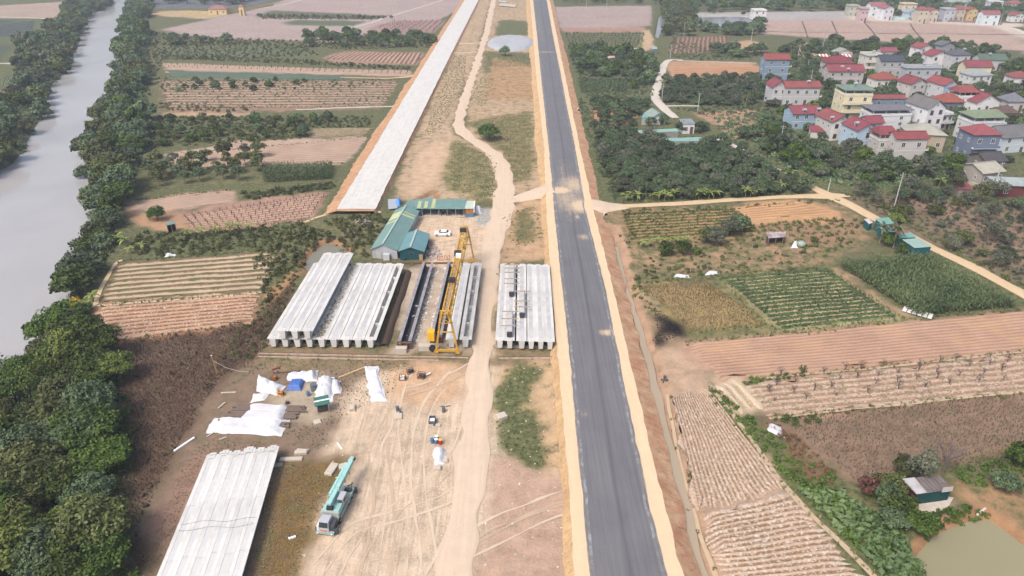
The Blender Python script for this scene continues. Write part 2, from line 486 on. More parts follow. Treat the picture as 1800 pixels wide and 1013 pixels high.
def ground_material():
    m, N, L, b = newmat('earth_and_grass')
    co = coords(N)
    base = attr(N, 'soil', 'Color'); g = attr(N, 'grass'); d = attr(N, 'dry'); t = attr(N, 'track')
    nbig = noise(N, L, co, .035, 4); nmid = noise(N, L, co, .35, 6, .6); nfine = noise(N, L, co, 2.6, 5, .65)
    v = math_(N, L, 'ADD', math_(N, L, 'MULTIPLY', nmid, .5), math_(N, L, 'ADD', math_(N, L, 'MULTIPLY', nfine, .3), math_(N, L, 'MULTIPLY', nbig, .2)))
    c = mixc(N, L, 1.0, base, ramp(N, L, v, [(.32, .58), (.5, 1.0), (.68, 1.28)]), 'MULTIPLY')
    # redder clods
    c = mixc(N, L, ramp(N, L, noise(N, L, co, .8, 6, .7), [(.56, 0.0), (.72, .4)]), c, mixc(N, L, 1.0, c, (.86, .62, .5), 'MULTIPLY'))
    # wheel tracks: streaks along the haul direction, bent by noise
    mp = N.new('ShaderNodeMapping'); mp.inputs['Scale'].default_value = (1.0, .045, 1.0); mp.inputs['Rotation'].default_value = (0, 0, .12)
    L.new(co, mp.inputs[0])
    s1 = noise(N, L, mp.outputs[0], 1.5, 4, .6, .9)
    mp2 = N.new('ShaderNodeMapping'); mp2.inputs['Scale'].default_value = (1.0, .07, 1.0); mp2.inputs['Rotation'].default_value = (0, 0, -.55)
    L.new(co, mp2.inputs[0])
    s2 = noise(N, L, mp2.outputs[0], 1.2, 3, .6, .7)
    tr = mixc(N, L, 1.0, ramp(N, L, s1, [(.3, .78), (.5, 1.0), (.7, 1.1)]), ramp(N, L, s2, [(.3, .86), (.55, 1.0), (.72, 1.05)]), 'MULTIPLY')
    c = mixc(N, L, t, c, mixc(N, L, 1.0, c, tr, 'MULTIPLY'))
    # dry weeds
    nd_ = noise(N, L, co, .55, 8, .72)
    md = ramp(N, L, math_(N, L, 'ADD', nd_, math_(N, L, 'SUBTRACT', math_(N, L, 'MULTIPLY', d, .55), .5)), [(.25, 0.0), (.42, 1.0)])
    dryc = mixc(N, L, ramp(N, L, noise(N, L, co, 1.7, 5, .7), [(.35, 0.0), (.65, 1.0)]), A(78, 64, 60), A(158, 134, 108))
    c = mixc(N, L, math_(N, L, 'MULTIPLY', md, .8), c, dryc)
    # green
    ng = noise(N, L, co, .3, 9, .7)
    mg = ramp(N, L, math_(N, L, 'ADD', ng, math_(N, L, 'SUBTRACT', math_(N, L, 'MULTIPLY', g, .6), .5)), [(.2, 0.0), (.36, 1.0)])
    grc = mixc(N, L, ramp(N, L, noise(N, L, co, .9, 6, .7), [(.35, 0.0), (.65, 1.0)]), A(68, 80, 52), A(142, 142, 102))
    c = mixc(N, L, math_(N, L, 'MULTIPLY', mg, .88), c, grc)
    # small pale stones and litter
    vo = N.new('ShaderNodeTexVoronoi'); vo.inputs['Scale'].default_value = 1.1; L.new(co, vo.inputs['Vector'])
    c = mixc(N, L, math_(N, L, 'MULTIPLY', ramp(N, L, vo.outputs['Distance'], [(.05, 1.0), (.1, 0.0)]), ramp(N, L, noise(N, L, co, .12, 3), [(.55, 0.0), (.65, .6)])), c, A(235, 228, 215))
    L.new(c, b.inputs['Base Color']); b.inputs['Roughness'].default_value = .95; b.inputs['Specular IOR Level'].default_value = .1
    bump(N, L, b, math_(N, L, 'ADD', nmid, math_(N, L, 'MULTIPLY', nfine, .5)), .7, .35)
    return m

ny, nx = GX.shape
idx = np.arange(ny * nx).reshape(ny, nx)
quads = np.stack([idx[:-1, :-1], idx[:-1, 1:], idx[1:, 1:], idx[1:, :-1]], -1).reshape(-1, 4)
me = mesh_np('ground', np.stack([GX, GY, GZ], -1).reshape(-1, 3), quads, ground_material(), smooth=True)
cattr(me, 'soil', gcol.reshape(-1, 3)); fattr(me, 'grass', gg.ravel()); fattr(me, 'dry', gd.ravel()); fattr(me, 'track', gt.ravel())
tag(obj('ground', me), 'open farmland of dry soil, weeds and bare sand', 'ground', kind='structure')

# ------------------------------------------------------------------ water
def water_mat(name, col, rough, wave=.02):
    m, N, L, b = newmat(name)
    co = coords(N)
    c = mixc(N, L, ramp(N, L, noise(N, L, co, .02, 4), [(.3, 0.0), (.7, 1.0)]), tuple(x * .88 for x in col), tuple(min(1, x * 1.1) for x in col))
    L.new(c, b.inputs['Base Color']); b.inputs['Roughness'].default_value = rough; b.inputs['IOR'].default_value = 1.33
    b.inputs['Specular IOR Level'].default_value = .35
    bump(N, L, b, noise(N, L, co, 1.3, 4), .25, wave)
    return m

def sheet(name, poly, z, mat, label, cat, kind='structure', grow=0.0):
    poly = np.asarray(poly); c = poly.mean(0)
    if grow:
        q = poly - c; poly = c + q * (1 + grow / (np.linalg.norm(q, axis=1, keepdims=True) + 1e-6))
    bm = bmesh.new()
    f = bm.faces.new([bm.verts.new((x, y, z)) for x, y in poly]); bm.normal_update()
    if f.normal.z < 0: f.normal_flip()
    bmesh.ops.triangulate(bm, faces=bm.faces)
    me = bpy.data.meshes.new(name); bm.to_mesh(me); bm.free(); me.materials.append(mat)
    return tag(obj(name, me), label, cat, kind=kind)

# river sheet a little wider than its bed so that the sloping bank meets it
sheet('river', PP([(x + (14 if i < len(RIVER_R) else -14), y) for i, (x, y) in enumerate(RIVER_R + RIVER_L)]), -2.6, water_mat('river_water', (.325, .322, .325), .12, .014),
      'wide grey river between wooded banks', 'river')
sheet('pond', pond_near, -.85, water_mat('pond_water', A(170, 164, 130, 1.0), .1, .006), 'olive green fish pond beside the rusty hut', 'pond', grow=1.5)
sheet('pond', pond_yard, -.8, water_mat('murky_water', A(160, 156, 138, .85), .1, .006), 'murky pond behind the stacked girders', 'pond', grow=1.2)
sheet('pond', pond_green, -.55, water_mat('green_water', A(170, 180, 160, .85), .12, .006), 'small pale green pool behind the long open shed', 'pond', grow=1.0)
sheet('pond', pond_far, -.7, water_mat('far_water', A(170, 172, 176, .85), .12, .01), 'far pond below the wood', 'pond', grow=2)
sheet('canal', canal_far, -.8, bpy.data.materials['far_water'], 'short pale canal beside far trees', 'canal', grow=1.2)

def catmull(pts, step=2.0):
    pts = [np.array(p, float) for p in pts]
    pts = [2 * pts[0] - pts[1]] + pts + [2 * pts[-1] - pts[-2]]
    out = []
    for i in range(1, len(pts) - 2):
        p0, p1, p2, p3 = pts[i - 1:i + 3]
        n = max(2, int(np.linalg.norm((p2 - p1)[:2]) / step))
        for k in range(n):
            t = k / n
            out.append(.5 * (2 * p1 + (p2 - p0) * t + (2 * p0 - 5 * p1 + 4 * p2 - p3) * t * t + (3 * p1 - p0 - 3 * p2 + p3) * t ** 3))
    out.append(pts[-2]); return np.array(out)

def ribbon(name, px, w, mat, z=.05, crown=.0, cols=7, wob=.25, label='', cat='', kind='structure', step=1.5, zfun=None, world=False, parent=None, seed=0, drape=True):
    """strip along a centre line given in photo pixels; w in metres (number or one per point)"""
    base = np.array(px, float) if world else PP(px)
    ws = np.array([w] * len(base) if np.isscalar(w) else w, float)
    cl = catmull(np.column_stack([base, ws]), step)
    d = np.gradient(cl[:, :2], axis=0); d /= np.linalg.norm(d, axis=1, keepdims=True) + 1e-9
    nrm = np.column_stack([d[:, 1], -d[:, 0]])
    U = np.linspace(-1, 1, cols); V = []; us = []
    for i, (x, y, ww) in enumerate(cl):
        for u in U:
            e = (vnoise(i * .37 + seed * 13.1, 3.3 + (9 if u > 0 else 0), 1.0) - .5) * 2 * wob * abs(u) ** 4
            r = u * ww / 2 + e * (1 if u > 0 else -1)
            V.append((x + nrm[i, 0] * r, y + nrm[i, 1] * r, 0)); us.append((u + 1) / 2)
    V = np.array(V)
    if drape:
        V[:, 2] = ground_z(V[:, 0], V[:, 1]) + z
        W = V[:, 2].reshape(len(cl), cols)
        for _ in range(2): W[:] = np.maximum(W, (np.vstack([W[:1], W[:-1]]) + W + np.vstack([W[1:], W[-1:]])) / 3)
        W += .10 * (1 - np.abs(U) ** 6)[None, :] * (1 if crown else 0)
        V[:, 2] = W.ravel()
    else:
        V[:, 2] = z
    if zfun is not None: V[:, 2] += zfun(V[:, 0], V[:, 1])
    n = len(cl); I = np.arange(n * cols).reshape(n, cols)
    q = np.stack([I[:-1, :-1], I[:-1, 1:], I[1:, 1:], I[1:, :-1]], -1).reshape(-1, 4)
    me = mesh_np(name, V, q, mat, smooth=True); fattr(me, 'u', us)
    o = obj(name, me, parent)
    if parent is None: tag(o, label, cat, kind=kind)
    return o

def track_mat(name, col, dark=.82, edge=None):
    """beaten earth: paler wheel lanes, streaks along the way"""
    m, N, L, b = newmat(name)
    co = coords(N); u = attr(N, 'u')
    mp = N.new('ShaderNodeMapping'); mp.inputs['Scale'].default_value = (1.0, .05, 1.0); L.new(co, mp.inputs[0])
    st = noise(N, L, mp.outputs[0], 1.6, 4, .6, .5); n2 = noise(N, L, co, .5, 6, .65); n3 = noise(N, L, co, 3.0, 4, .6)
    v = math_(N, L, 'ADD', math_(N, L, 'MULTIPLY', st, .4), math_(N, L, 'ADD', math_(N, L, 'MULTIPLY', n2, .35), math_(N, L, 'MULTIPLY', n3, .25)))
    c = mixc(N, L, 1.0, col, ramp(N, L, v, [(.33, dark), (.5, 1.0), (.68, 1.12)]), 'MULTIPLY')
    if edge:
        e = math_(N, L, 'ABSOLUTE', math_(N, L, 'SUBTRACT', u, .5))
        e = math_(N, L, 'ADD', e, math_(N, L, 'MULTIPLY', math_(N, L, 'SUBTRACT', n2, .5), .25))
        c = mixc(N, L, ramp(N, L, e, [(.4, 0.0), (.5, .8)]), c, edge)
    L.new(c, b.inputs['Base Color']); b.inputs['Roughness'].default_value = .95; b.inputs['Specular IOR Level'].default_value = .1
    bump(N, L, b, v, .4, .12)
    return m

# ------------------------------------------------------------------ the two carriageways on their embankments
def banded(name, table, zs, mats, label, cat, y0, y1, step=2.0, wob=None, seed=1, kind='structure', parent=None, uattr=False, colsub=None):
    """surface through columns of photo points: table = [(photo row, x per column)], zs = height per column"""
    nc = len(zs); cols = []
    for c in range(nc):
        w = np.array([P(r[1][c], r[0], zs[c]) for r in table]); o = np.argsort(w[:, 1]); cols.append(w[o])
    Ys = np.concatenate([np.arange(y0, min(y1, 320), step), np.arange(min(y1, 320), y1, step * 2.5), [y1]])
    X = np.stack([np.interp(Ys, c[:, 1], c[:, 0]) for c in cols], 1)
    k = np.array([.03] * 1)
    ker = np.ones(9) / 9
    for c in range(nc):
        pad = np.concatenate([2 * X[0, c] - X[4:0:-1, c], X[:, c], 2 * X[-1, c] - X[-2:-6:-1, c]]); X[:, c] = np.convolve(pad, ker, 'valid')
    if wob:
        for c in range(nc): X[:, c] += (fbm(Ys, np.full_like(Ys, 7.7 * c + seed), .35, 3) - .5) * 2 * wob[c]
    V = []; us = []
    for i, y in enumerate(Ys):
        for c in range(nc):
            V.append((X[i, c], y, zs[c])); us.append(c / (nc - 1))
    V = np.array(V); n = len(Ys)
    Zc = V[:, 2].reshape(n, nc)
    mi = []
    I = np.arange(n * nc).reshape(n, nc)
    q = np.stack([I[:-1, :-1], I[:-1, 1:], I[1:, 1:], I[1:, :-1]], -1)
    mi = np.tile(np.arange(nc - 1), n - 1)
    ml, remap = [], []
    for mm in mats:
        if mm not in ml: ml.append(mm)
        remap.append(ml.index(mm))
    me = mesh_np(name, V, q.reshape(-1, 4), ml, smooth=False, mi=np.array(remap)[mi])
    if uattr: fattr(me, 'u', us)
    o = obj(name, me, parent)
    if parent is None: tag(o, label, cat, kind=kind)
    return o, Ys, X

def slope_mat(name, col, col2):
    m, N, L, b = newmat(name)
    co = coords(N)
    mp = N.new('ShaderNodeMapping'); mp.inputs['Scale'].default_value = (.12, 1.0, 1.0); mp.inputs['Rotation'].default_value = (0, 0, .25); L.new(co, mp.inputs[0])
    st = noise(N, L, mp.outputs[0], 1.1, 6, .7, .6); n2 = noise(N, L, co, .35, 7, .7)
    c = mixc(N, L, ramp(N, L, n2, [(.38, 0.0), (.62, 1.0)]), col, col2)
    c = mixc(N, L, 1.0, c, ramp(N, L, st, [(.3, .7), (.5, 1.0), (.7, 1.14)]), 'MULTIPLY')
    g = ramp(N, L, noise(N, L, co, .5, 8, .72), [(.6, 0.0), (.68, .7)])
    c = mixc(N, L, g, c, A(128, 122, 80))
    L.new(c, b.inputs['Base Color']); b.inputs['Roughness'].default_value = .95; b.inputs['Specular IOR Level'].default_value = .1
    bump(N, L, b, st, .8, .3)
    return m

RZ = 1.3
sand = track_mat('shoulder_sand', A(246, 218, 180), .9)
slope_r = slope_mat('red_slope', A(228, 190, 152), A(206, 152, 118))
slope_l = slope_mat('sand_slope', A(232, 196, 148), A(214, 176, 132))
EMB = [  # row, (toe, shoulder outer, asphalt left, asphalt right, shoulder outer, toe)
    (1120, (1000,1019,1046,1199,1229,1262)), (1013, (985,1010,1037,1174,1201,1232)), (886, (985,1002,1025,1141,1168,1197)), (759, (978,992,1013,1115,1137,1163)), (632, (965,981,1002,1089,1107,1132)),
    (506, (958,970,988,1064,1078,1100)), (380, (950,961,975,1032,1046,1066)), (253, (938,956,964,1010,1018,1036)), (190, (935,949,957,997,1005,1020)), (126, (931,942,950,985,992,1006)),
    (63, (926,937,944,972,979,988)), (0, (922,932,937,961,966,974)), (-40, (918,927,931,952,956,962))]
emb = [(r, (c[0], c[1], c[2] + 3, c[3] - 3, c[4], c[5])) for r, c in EMB]
Yn, Yf = P(900, 1120, RZ)[1], P(900, -40, RZ)[1]
banded('road_embankment', emb, [-.35, RZ, RZ, RZ, RZ, -.35], [slope_l, sand, sand, sand, slope_r], 'sandy embankment carrying the new asphalt carriageway', 'embankment', Yn, Yf, wob=[.7, .25, 0, 0, .3, .6])

def asphalt():
    m, N, L, b = newmat('new_asphalt')
    co = coords(N); u = attr(N, 'u'); du = attr(N, 'dust')
    mp = N.new('ShaderNodeMapping'); mp.inputs['Scale'].default_value = (1.0, .02, 1.0); L.new(co, mp.inputs[0])
    st = noise(N, L, mp.outputs[0], 2.2, 4, .6); n2 = noise(N, L, co, .18, 5); n3 = noise(N, L, co, 7.0, 3, .7)
    v = math_(N, L, 'ADD', math_(N, L, 'MULTIPLY', st, .5), math_(N, L, 'ADD', math_(N, L, 'MULTIPLY', n2, .25), math_(N, L, 'MULTIPLY', n3, .25)))
    c = mixc(N, L, ramp(N, L, v, [(.35, 0.0), (.65, 1.0)]), A(114, 114, 119), A(138, 138, 142))
    # darker paving joint along the middle
    j = math_(N, L, 'ABSOLUTE', math_(N, L, 'SUBTRACT', math_(N, L, 'ADD', u, math_(N, L, 'MULTIPLY', math_(N, L, 'SUBTRACT', n2, .5), .03)), .53))
    c = mixc(N, L, ramp(N, L, j, [(.0, .55), (.06, 0.0)]), c, A(96, 95, 104))
    # sand blown and tracked on to the surface
    nz = noise(N, L, mp.outputs[0], 4.0, 6, .7); nq = noise(N, L, co, 1.1, 7, .72)
    k = math_(N, L, 'ADD', du, math_(N, L, 'MULTIPLY', math_(N, L, 'SUBTRACT', math_(N, L, 'ADD', math_(N, L, 'MULTIPLY', nz, .5), math_(N, L, 'MULTIPLY', nq, .5)), .5), 1.3))
    c = mixc(N, L, ramp(N, L, k, [(.22, 0.0), (.75, .95)]), c, A(238, 212, 176))
    sp = ramp(N, L, noise(N, L, co, 1.6, 3, .8), [(.7, 0.0), (.74, .5)])
    c = mixc(N, L, sp, c, A(205, 196, 184))
    L.new(c, b.inputs['Base Color']); b.inputs['Roughness'].default_value = .8; b.inputs['Specular IOR Level'].default_value = .25
    bump(N, L, b, n3, .2, .02)
    return m

nlat = 17
asp = []
for r, c in EMB:
    asp.append((r, tuple(c[2] + (c[3] - c[2]) * i / (nlat - 1) for i in range(nlat))))
road, Ya, Xa = banded('asphalt_road', asp, [RZ + .03 + .10 * (1 - abs(2 * i / (nlat - 1) - 1)) for i in range(nlat)], [asphalt()] * (nlat - 1), 'long straight grey asphalt carriageway dusted with sand', 'road', Yn, Yf, step=1.0,
                      wob=[.22] + [0] * (nlat - 2) + [.22], uattr=True)
dust_blobs = [((985, 335), 24, 7, 1.0), ((1010, 325), 34, 18, .62), ((1028, 362), 34, 13, 1.05), ((1000, 350), 34, 34, .5), ((1010, 356), 14, 6, .5), ((1030, 345), 22, 30, .38), ((1000, 370), 30, 26, .3), ((1026, 417), 12, 6, .55), ((1070, 585), 20, 6, .75), ((1028, 728), 8, 9, .42),
              ((948, 48), 12, 40, .25), ((960, 92), 30, 1.5, .5), ((1040, 790), 26, 2.2, .25), ((1015, 382), 5, 4, .6), ((1045, 395), 12, 20, .35), ((990, 300), 14, 30, .3), ((1062, 814), 3, 22, .25)]
rv = np.empty(len(road.data.vertices) * 3, np.float32); road.data.vertices.foreach_get('co', rv); rv = rv.reshape(-1, 3)
du = np.zeros(len(rv))
for (bx, by), rx, ry, a in dust_blobs:
    cx, cy = P(bx, by, RZ); ex = abs(P(bx + rx, by, RZ)[0] - cx); ey = abs(P(bx, by - ry, RZ)[1] - cy)
    du = np.maximum(du, a * np.exp(-((rv[:, 0] - cx) / ex) ** 2 - ((rv[:, 1] - cy) / ey) ** 2))
ue = np.abs(np.tile(np.linspace(-1, 1, nlat), len(Ya)))
du = np.maximum(du, .34 * smooth(.86, 1.0, ue))
fattr(road.data, 'dust', du)
line_mat = pm('edge_line_paint', A(192, 198, 202), .8, .2, .8, stain=A(136, 134, 136), stain_amt=.75)
for u0, u1 in ((.035, .075), (.925, .965)):
    V = []
    for i, y in enumerate(Ya):
        if y > 420: break
        w = Xa[i, -1] - Xa[i, 0]; j = (vnoise(y, u0 * 99, .6) - .5) * .12
        h = RZ + .03 + .10 * (1 - abs(2 * (u0 + u1) / 2 - 1)) + .012
        V += [(Xa[i, 0] + w * u0 + j, y, h), (Xa[i, 0] + w * u1 + j * .5, y, h)]
    n = len(V) // 2; I = np.arange(2 * n).reshape(n, 2)
    me = mesh_np('edge_line', np.array(V), np.stack([I[:-1, 0], I[:-1, 1], I[1:, 1], I[1:, 0]], -1), line_mat)
    obj('edge_line', me, road)

WH = [  # white crushed-stone carriageway: toe, left edge, right edge, toe
    (368, (566,592,663,672)), (340, (588,611,675,684)), (316, (605,629,686,695)), (290, (622,643,698,706)), (253, (645,663,716,725)), (190, (675,690,743,752)), (126, (719,732,773,781)), (63, (770,780,808,814)), (0, (812,820,845,850)), (-40, (836,842,862,866))]
wl_ = []
for c_ in range(4):
    w_ = np.array([P(r[1][c_], r[0], 1.2 if c_ in (1, 2) else 0) for r in WH]); k_ = np.polyfit(w_[:, 1], w_[:, 0], 2); wl_.append(k_)
def proj(x, y, z):
    f_ = y * math.cos(PITCH) - (z - CAMH) * math.sin(PITCH); u_ = y * math.sin(PITCH) + (z - CAMH) * math.cos(PITCH); return 900 + F * x / f_
WH = [(r, tuple(proj(np.polyval(wl_[c_], P(600, r, 1.2 if c_ in (1, 2) else 0)[1]), P(600, r, 1.2 if c_ in (1, 2) else 0)[1], 1.2 if c_ in (1, 2) else 0) for c_ in range(4))) for r, _ in WH]
gravel = track_mat('white_crushed_stone', A(234, 233, 228), .76)
slope_o = slope_mat('orange_slope', A(226, 182, 142), A(206, 156, 118))
Yw0, Yw1 = P(620, 368, 1.2)[1], P(850, -40, 1.2)[1]
banded('roadbed_embankment', [(r, (c[0], c[1] + 1, c[2] - 1, c[3])) for r, c in WH], [-.35, 1.2, 1.2, -.35], [slope_o, slope_o, slope_o], 'orange earth embankment under the unpaved white roadbed', 'embankment', Yw0 - 1.5, Yw1, wob=[.8, .2, .2, .6], seed=4)
wcols = [(r, tuple(c[1] + (c[2] - c[1]) * i / 8 for i in range(9))) for r, c in WH]
banded('gravel_road', wcols, [1.24 + .1 * (1 - abs(i / 4 - 1)) for i in range(9)], [gravel] * 8, 'white crushed stone roadbed ending above the yard', 'road', Yw0, Yw1, step=1.5, wob=[.25] + [0] * 7 + [.25], uattr=True, seed=9)

# ------------------------------------------------------------------ haul tracks and lanes
dirt = track_mat('beaten_sand', A(236, 212, 186), .88, edge=A(226, 202, 174))
concrete_lane = track_mat('lane_concrete', A(226, 218, 206), .86, edge=A(190, 172, 145))
lane_sand = track_mat('lane_sand', A(234, 206, 166), .86, edge=A(190, 160, 120))
ribbon('haul_road', [(770,1100),(797,1013),(818,886),(834,759),(846,632),(857,506),(864,440),(880,385),(888,340),(886,305),(868,272),(842,253),(818,238),(808,218),(812,190),(820,165),(834,125),(846,88),(857,50),(868,0),(878,-40)],
       [5.2,5.0,4.6,4.8,4.6,4.3,5.0,6.5,6.0,5.2,5.2,5.0,5.2,5.0,4.6,4.4,4.2,4.2,4.6,5,5], dirt, .06, 1, 11, .9, 'pale sandy haul road winding past the girder yard', 'track')
ribbon('side_track', [(884,352),(905,351),(930,344),(952,338)], [5, 4.2, 3.8, 4.2], dirt, .07, 1, 7, .3, 'sandy ramp climbing from haul road to asphalt', 'track')
ribbon('farm_lane', [(1062,366),(1090,364),(1130,362),(1200,358),(1300,352),(1400,347),(1452,346)], [3.6,3.2,3.0,3.0,3.0,3.2,5], lane_sand, .06, 1, 7, .2, 'pale farm lane running off beside the banana plants', 'lane')
ribbon('farm_lane', [(1405,318),(1432,332),(1465,348),(1500,364),(1540,386),(1600,416),(1640,437),(1690,460),(1725,477),(1775,504),(1900,570)], [3.2,3.6,5.5,4.2,3.8,3.8,3.8,3.8,3.8,3.8,3.8], lane_sand, .10, 1, 7, .2, 'pale farm lane passing the row of teal sheds', 'lane')
ribbon('farm_lane', [(1466,344),(1492,344)], [3.5, 2.4], lane_sand, .14, 1, 5, .2, 'short sandy stub leaving the lane junction', 'lane')
ribbon('concrete_lane', [(1255,240),(1275,250),(1300,262),(1330,280),(1360,296),(1395,312)], 2.8, concrete_lane, .08, 1, 5, .15, 'narrow concrete lane along the edge of the orchard', 'lane')
ribbon('concrete_lane', [(1200,106),(1178,106),(1168,114),(1163,130),(1156,150),(1152,165),(1155,178),(1166,190),(1178,200),(1188,208)], [2.5,3.5,4,4,4,4.4,4.6,4.4,4,3], concrete_lane, .08, 1, 7, .2, 'winding white concrete lane between orchard plots', 'lane')
ribbon('field_path', [(1165,187),(1190,187),(1230,187)], [2.2,1.8,1.5], concrete_lane, .1, 0, 3, .2, 'thin pale path beside the orchard rows', 'path')
ribbon('field_path', [(1190,107),(1250,109),(1330,111)], [1.8,1.6,2.0], concrete_lane, .06, 0, 3, .2, 'thin pale path above the orange field', 'path')
ribbon('field_path', [(1500,33),(1600,37),(1760,46),(1850,85)], [5, 4, 5, 6], concrete_lane, .08, 0, 3, .3, 'white village road beyond the ploughed field', 'lane')
ribbon('field_path', [(-100,30),(20,31),(110,34)], 3, concrete_lane, .08, 0, 3, .2, 'straight white lane across the river', 'lane')
ribbon('field_path', [(-60,112),(10,112),(30,114)], 3, concrete_lane, .08, 0, 3, .2, 'short white path ending at riverbank trees', 'path')
ribbon('field_path', [(290,127),(420,129),(560,135),(690,138),(735,132)], [1.6,1.6,1.6,2,3], lane_sand, .08, 0, 3, .2, 'thin pale path joining the white roadbed', 'path')
ribbon('field_path', [(520,193),(620,190),(690,188),(700,186)], [1.6,1.8,2.2,3], concrete_lane, .08, 0, 3, .2, 'grey strip path below the brown rows', 'path')
ribbon('field_path', [(395,24),(440,18),(500,8),(560,-8)], 3.0, concrete_lane, .08, 0, 3, .2, 'white lane leading to the yellow gate', 'lane')
ribbon('field_path', [(600,53),(640,44),(690,28),(780,0)], 2.5, concrete_lane, .08, 0, 3, .2, 'grey lane crossing the far pink fields', 'path')
ribbon('field_path', [(168,540),(172,520),(185,495),(203,463),(215,457)], [1.2,1.0,1.0,1.0,1], lane_sand, .08, 0, 3, .2, 'thin footpath at the end of the striped field', 'path')
ribbon('field_path', [(172,539),(300,529),(400,520),(455,514)], [.9,.8,.8,.9], lane_sand, .1, 0, 3, .1, 'pale ridge path between two striped fields', 'path')
ribbon('field_path', [(535,392),(560,382),(600,373),(640,371),(670,374)], 1.2, lane_sand, .1, 0, 3, .1, 'thin sandy footpath below the white roadbed', 'path')
ribbon('field_path', [(800,75),(815,77),(845,76)], [3.0,3,3], dirt, .1, 0, 3, .3, 'short sandy link between roadbed and haul road', 'track')
ribbon('field_path', [(797,93),(820,94),(838,92)], [3.0,3,3], dirt, .1, 0, 3, .3, 'sandy crossing below the gravel mound', 'track')
ribbon('ditch_water', ditch[1:].tolist(), [w * 1.0 for w in ditch_w[1:]], water_mat('ditch_mud_water', A(198, 180, 154, .95), .2, .004), -.62, 0, 5, .25, 'shallow muddy water in the roadside ditch', 'ditch', world=True, drape=False)

# wheel tracks pressed into the yard sand
wt_pale = track_mat('pressed_sand_pale', A(234, 212, 186), .9, edge=A(228, 205, 178))
wt_dark = track_mat('pressed_sand_dark', A(216, 190, 162), .9, edge=A(228, 205, 178))
TR = [[(690,1060),(705,960),(700,860),(690,760),(700,690),(720,650)], [(760,1050),(750,950),(735,850),(738,760),(760,700),(800,655)], [(600,1040),(640,960),(700,890),(760,850),(800,800),(825,740)], [(640,1050),(660,940),(668,860),(660,790),(690,730)], [(560,1000),(620,930),(700,905),(780,880),(820,850)], [(800,960),(860,925),(930,895),(1000,870)], [(805,985),(870,950),(940,915),(995,895)],
      [(740,1050),(790,960),(812,880)], [(715,690),(760,676),(800,660),(835,640)], [(770,430),(800,425),(840,420),(860,440)], [(730,395),(780,398),(830,400),(870,395)]]
for i, t in enumerate(TR):
    for k, off in enumerate((-1.0, 1.0)):
        w_ = PP(t); d_ = np.gradient(w_, axis=0); d_ /= np.linalg.norm(d_, axis=1, keepdims=True); w_ = w_ + np.column_stack([d_[:, 1], -d_[:, 0]]) * off
        ribbon('wheel_track', w_.tolist(), .34, wt_dark if (i + k) % 3 == 0 else wt_pale, .035 + .004 * i, 0, 3, .22, 'worn wheel track pressed into the yard sand', 'track', world=True, seed=i * 2 + k, step=1.0)

ridge_earth = track_mat('ridge_earth', A(214, 190, 160), .8, edge=A(176, 150, 118))
ribbon('field_path', [(1345,667),(1450,657),(1600,642),(1800,621),(1900,610)], [.6,.5,.5,.6,.6], ridge_earth, .22, 0, 3, .15, 'pale ridge path above the bare sapling rows', 'path')
ribbon('field_path', [(1352,738),(1500,722),(1650,706),(1800,690),(1900,682)], [.5,.5,.5,.6,.6], ridge_earth, .22, 0, 3, .15, 'pale ridge path below the bare sapling rows', 'path')
ribbon('field_path', [(1246,678),(1310,760),(1388,866),(1470,950),(1560,1040),(1620,1100)], [.7,.8,.8,.9,.9,.9], ridge_earth, .18, 0, 3, .15, 'pale ridge path between straw rows and creepers', 'path')
ribbon('field_path', [(1172,692),(1188,770),(1205,840),(1222,905),(1255,1000),(1290,1090)], [.5,.5,.5,.6,.6,.6], ridge_earth, .22, 0, 3, .15, 'thin pale ridge beside the muddy ditch', 'path')

# sandy ramps up to the carriageway on both sides of the crossing
def ramp_(name, px, ws, zs, label):
    c = catmull(np.column_stack([PP(px), ws, zs]), 1.0); d = np.gradient(c[:, :2], axis=0); d /= np.linalg.norm(d, axis=1, keepdims=True); n = np.column_stack([d[:, 1], -d[:, 0]])
    U = np.linspace(-1, 1, 9); V, us = [], []
    for i, (x, y, w, z) in enumerate(c):
        for u in U:
            e = (vnoise(i * .5 + (5 if u > 0 else 0), 2.2, 1.0) - .5) * .9 * abs(u) ** 3; r = u * w / 2 + e
            V.append((x + n[i, 0] * r, y + n[i, 1] * r, z - (z + .5) * max(0, abs(u) - .74) / .26 + .04 * (vnoise(x + r, y, 1.3) - .5))); us.append((u + 1) / 2)
    m = len(c); I = np.arange(m * 9).reshape(m, 9); q = np.stack([I[:-1, :-1], I[:-1, 1:], I[1:, 1:], I[1:, :-1]], -1).reshape(-1, 4)
    me = mesh_np(name, np.array(V), q, dirt, smooth=True); fattr(me, 'u', us); return tag(obj(name, me), label, 'ramp', kind='structure')
ramp_('sand_ramp', [(905,351),(932,345),(955,341),(968,339)], [5.5, 6.5, 8.5, 11.0], [.12, .75, 1.28, 1.4], 'sandy ramp rising from the haul road to the crossing')
ramp_('sand_ramp', [(1105,364),(1080,365),(1058,366),(1040,366)], [4.6, 6.0, 8.5, 11.0], [.14, .6, 1.28, 1.4], 'sandy ramp rising from the farm lane to the crossing')
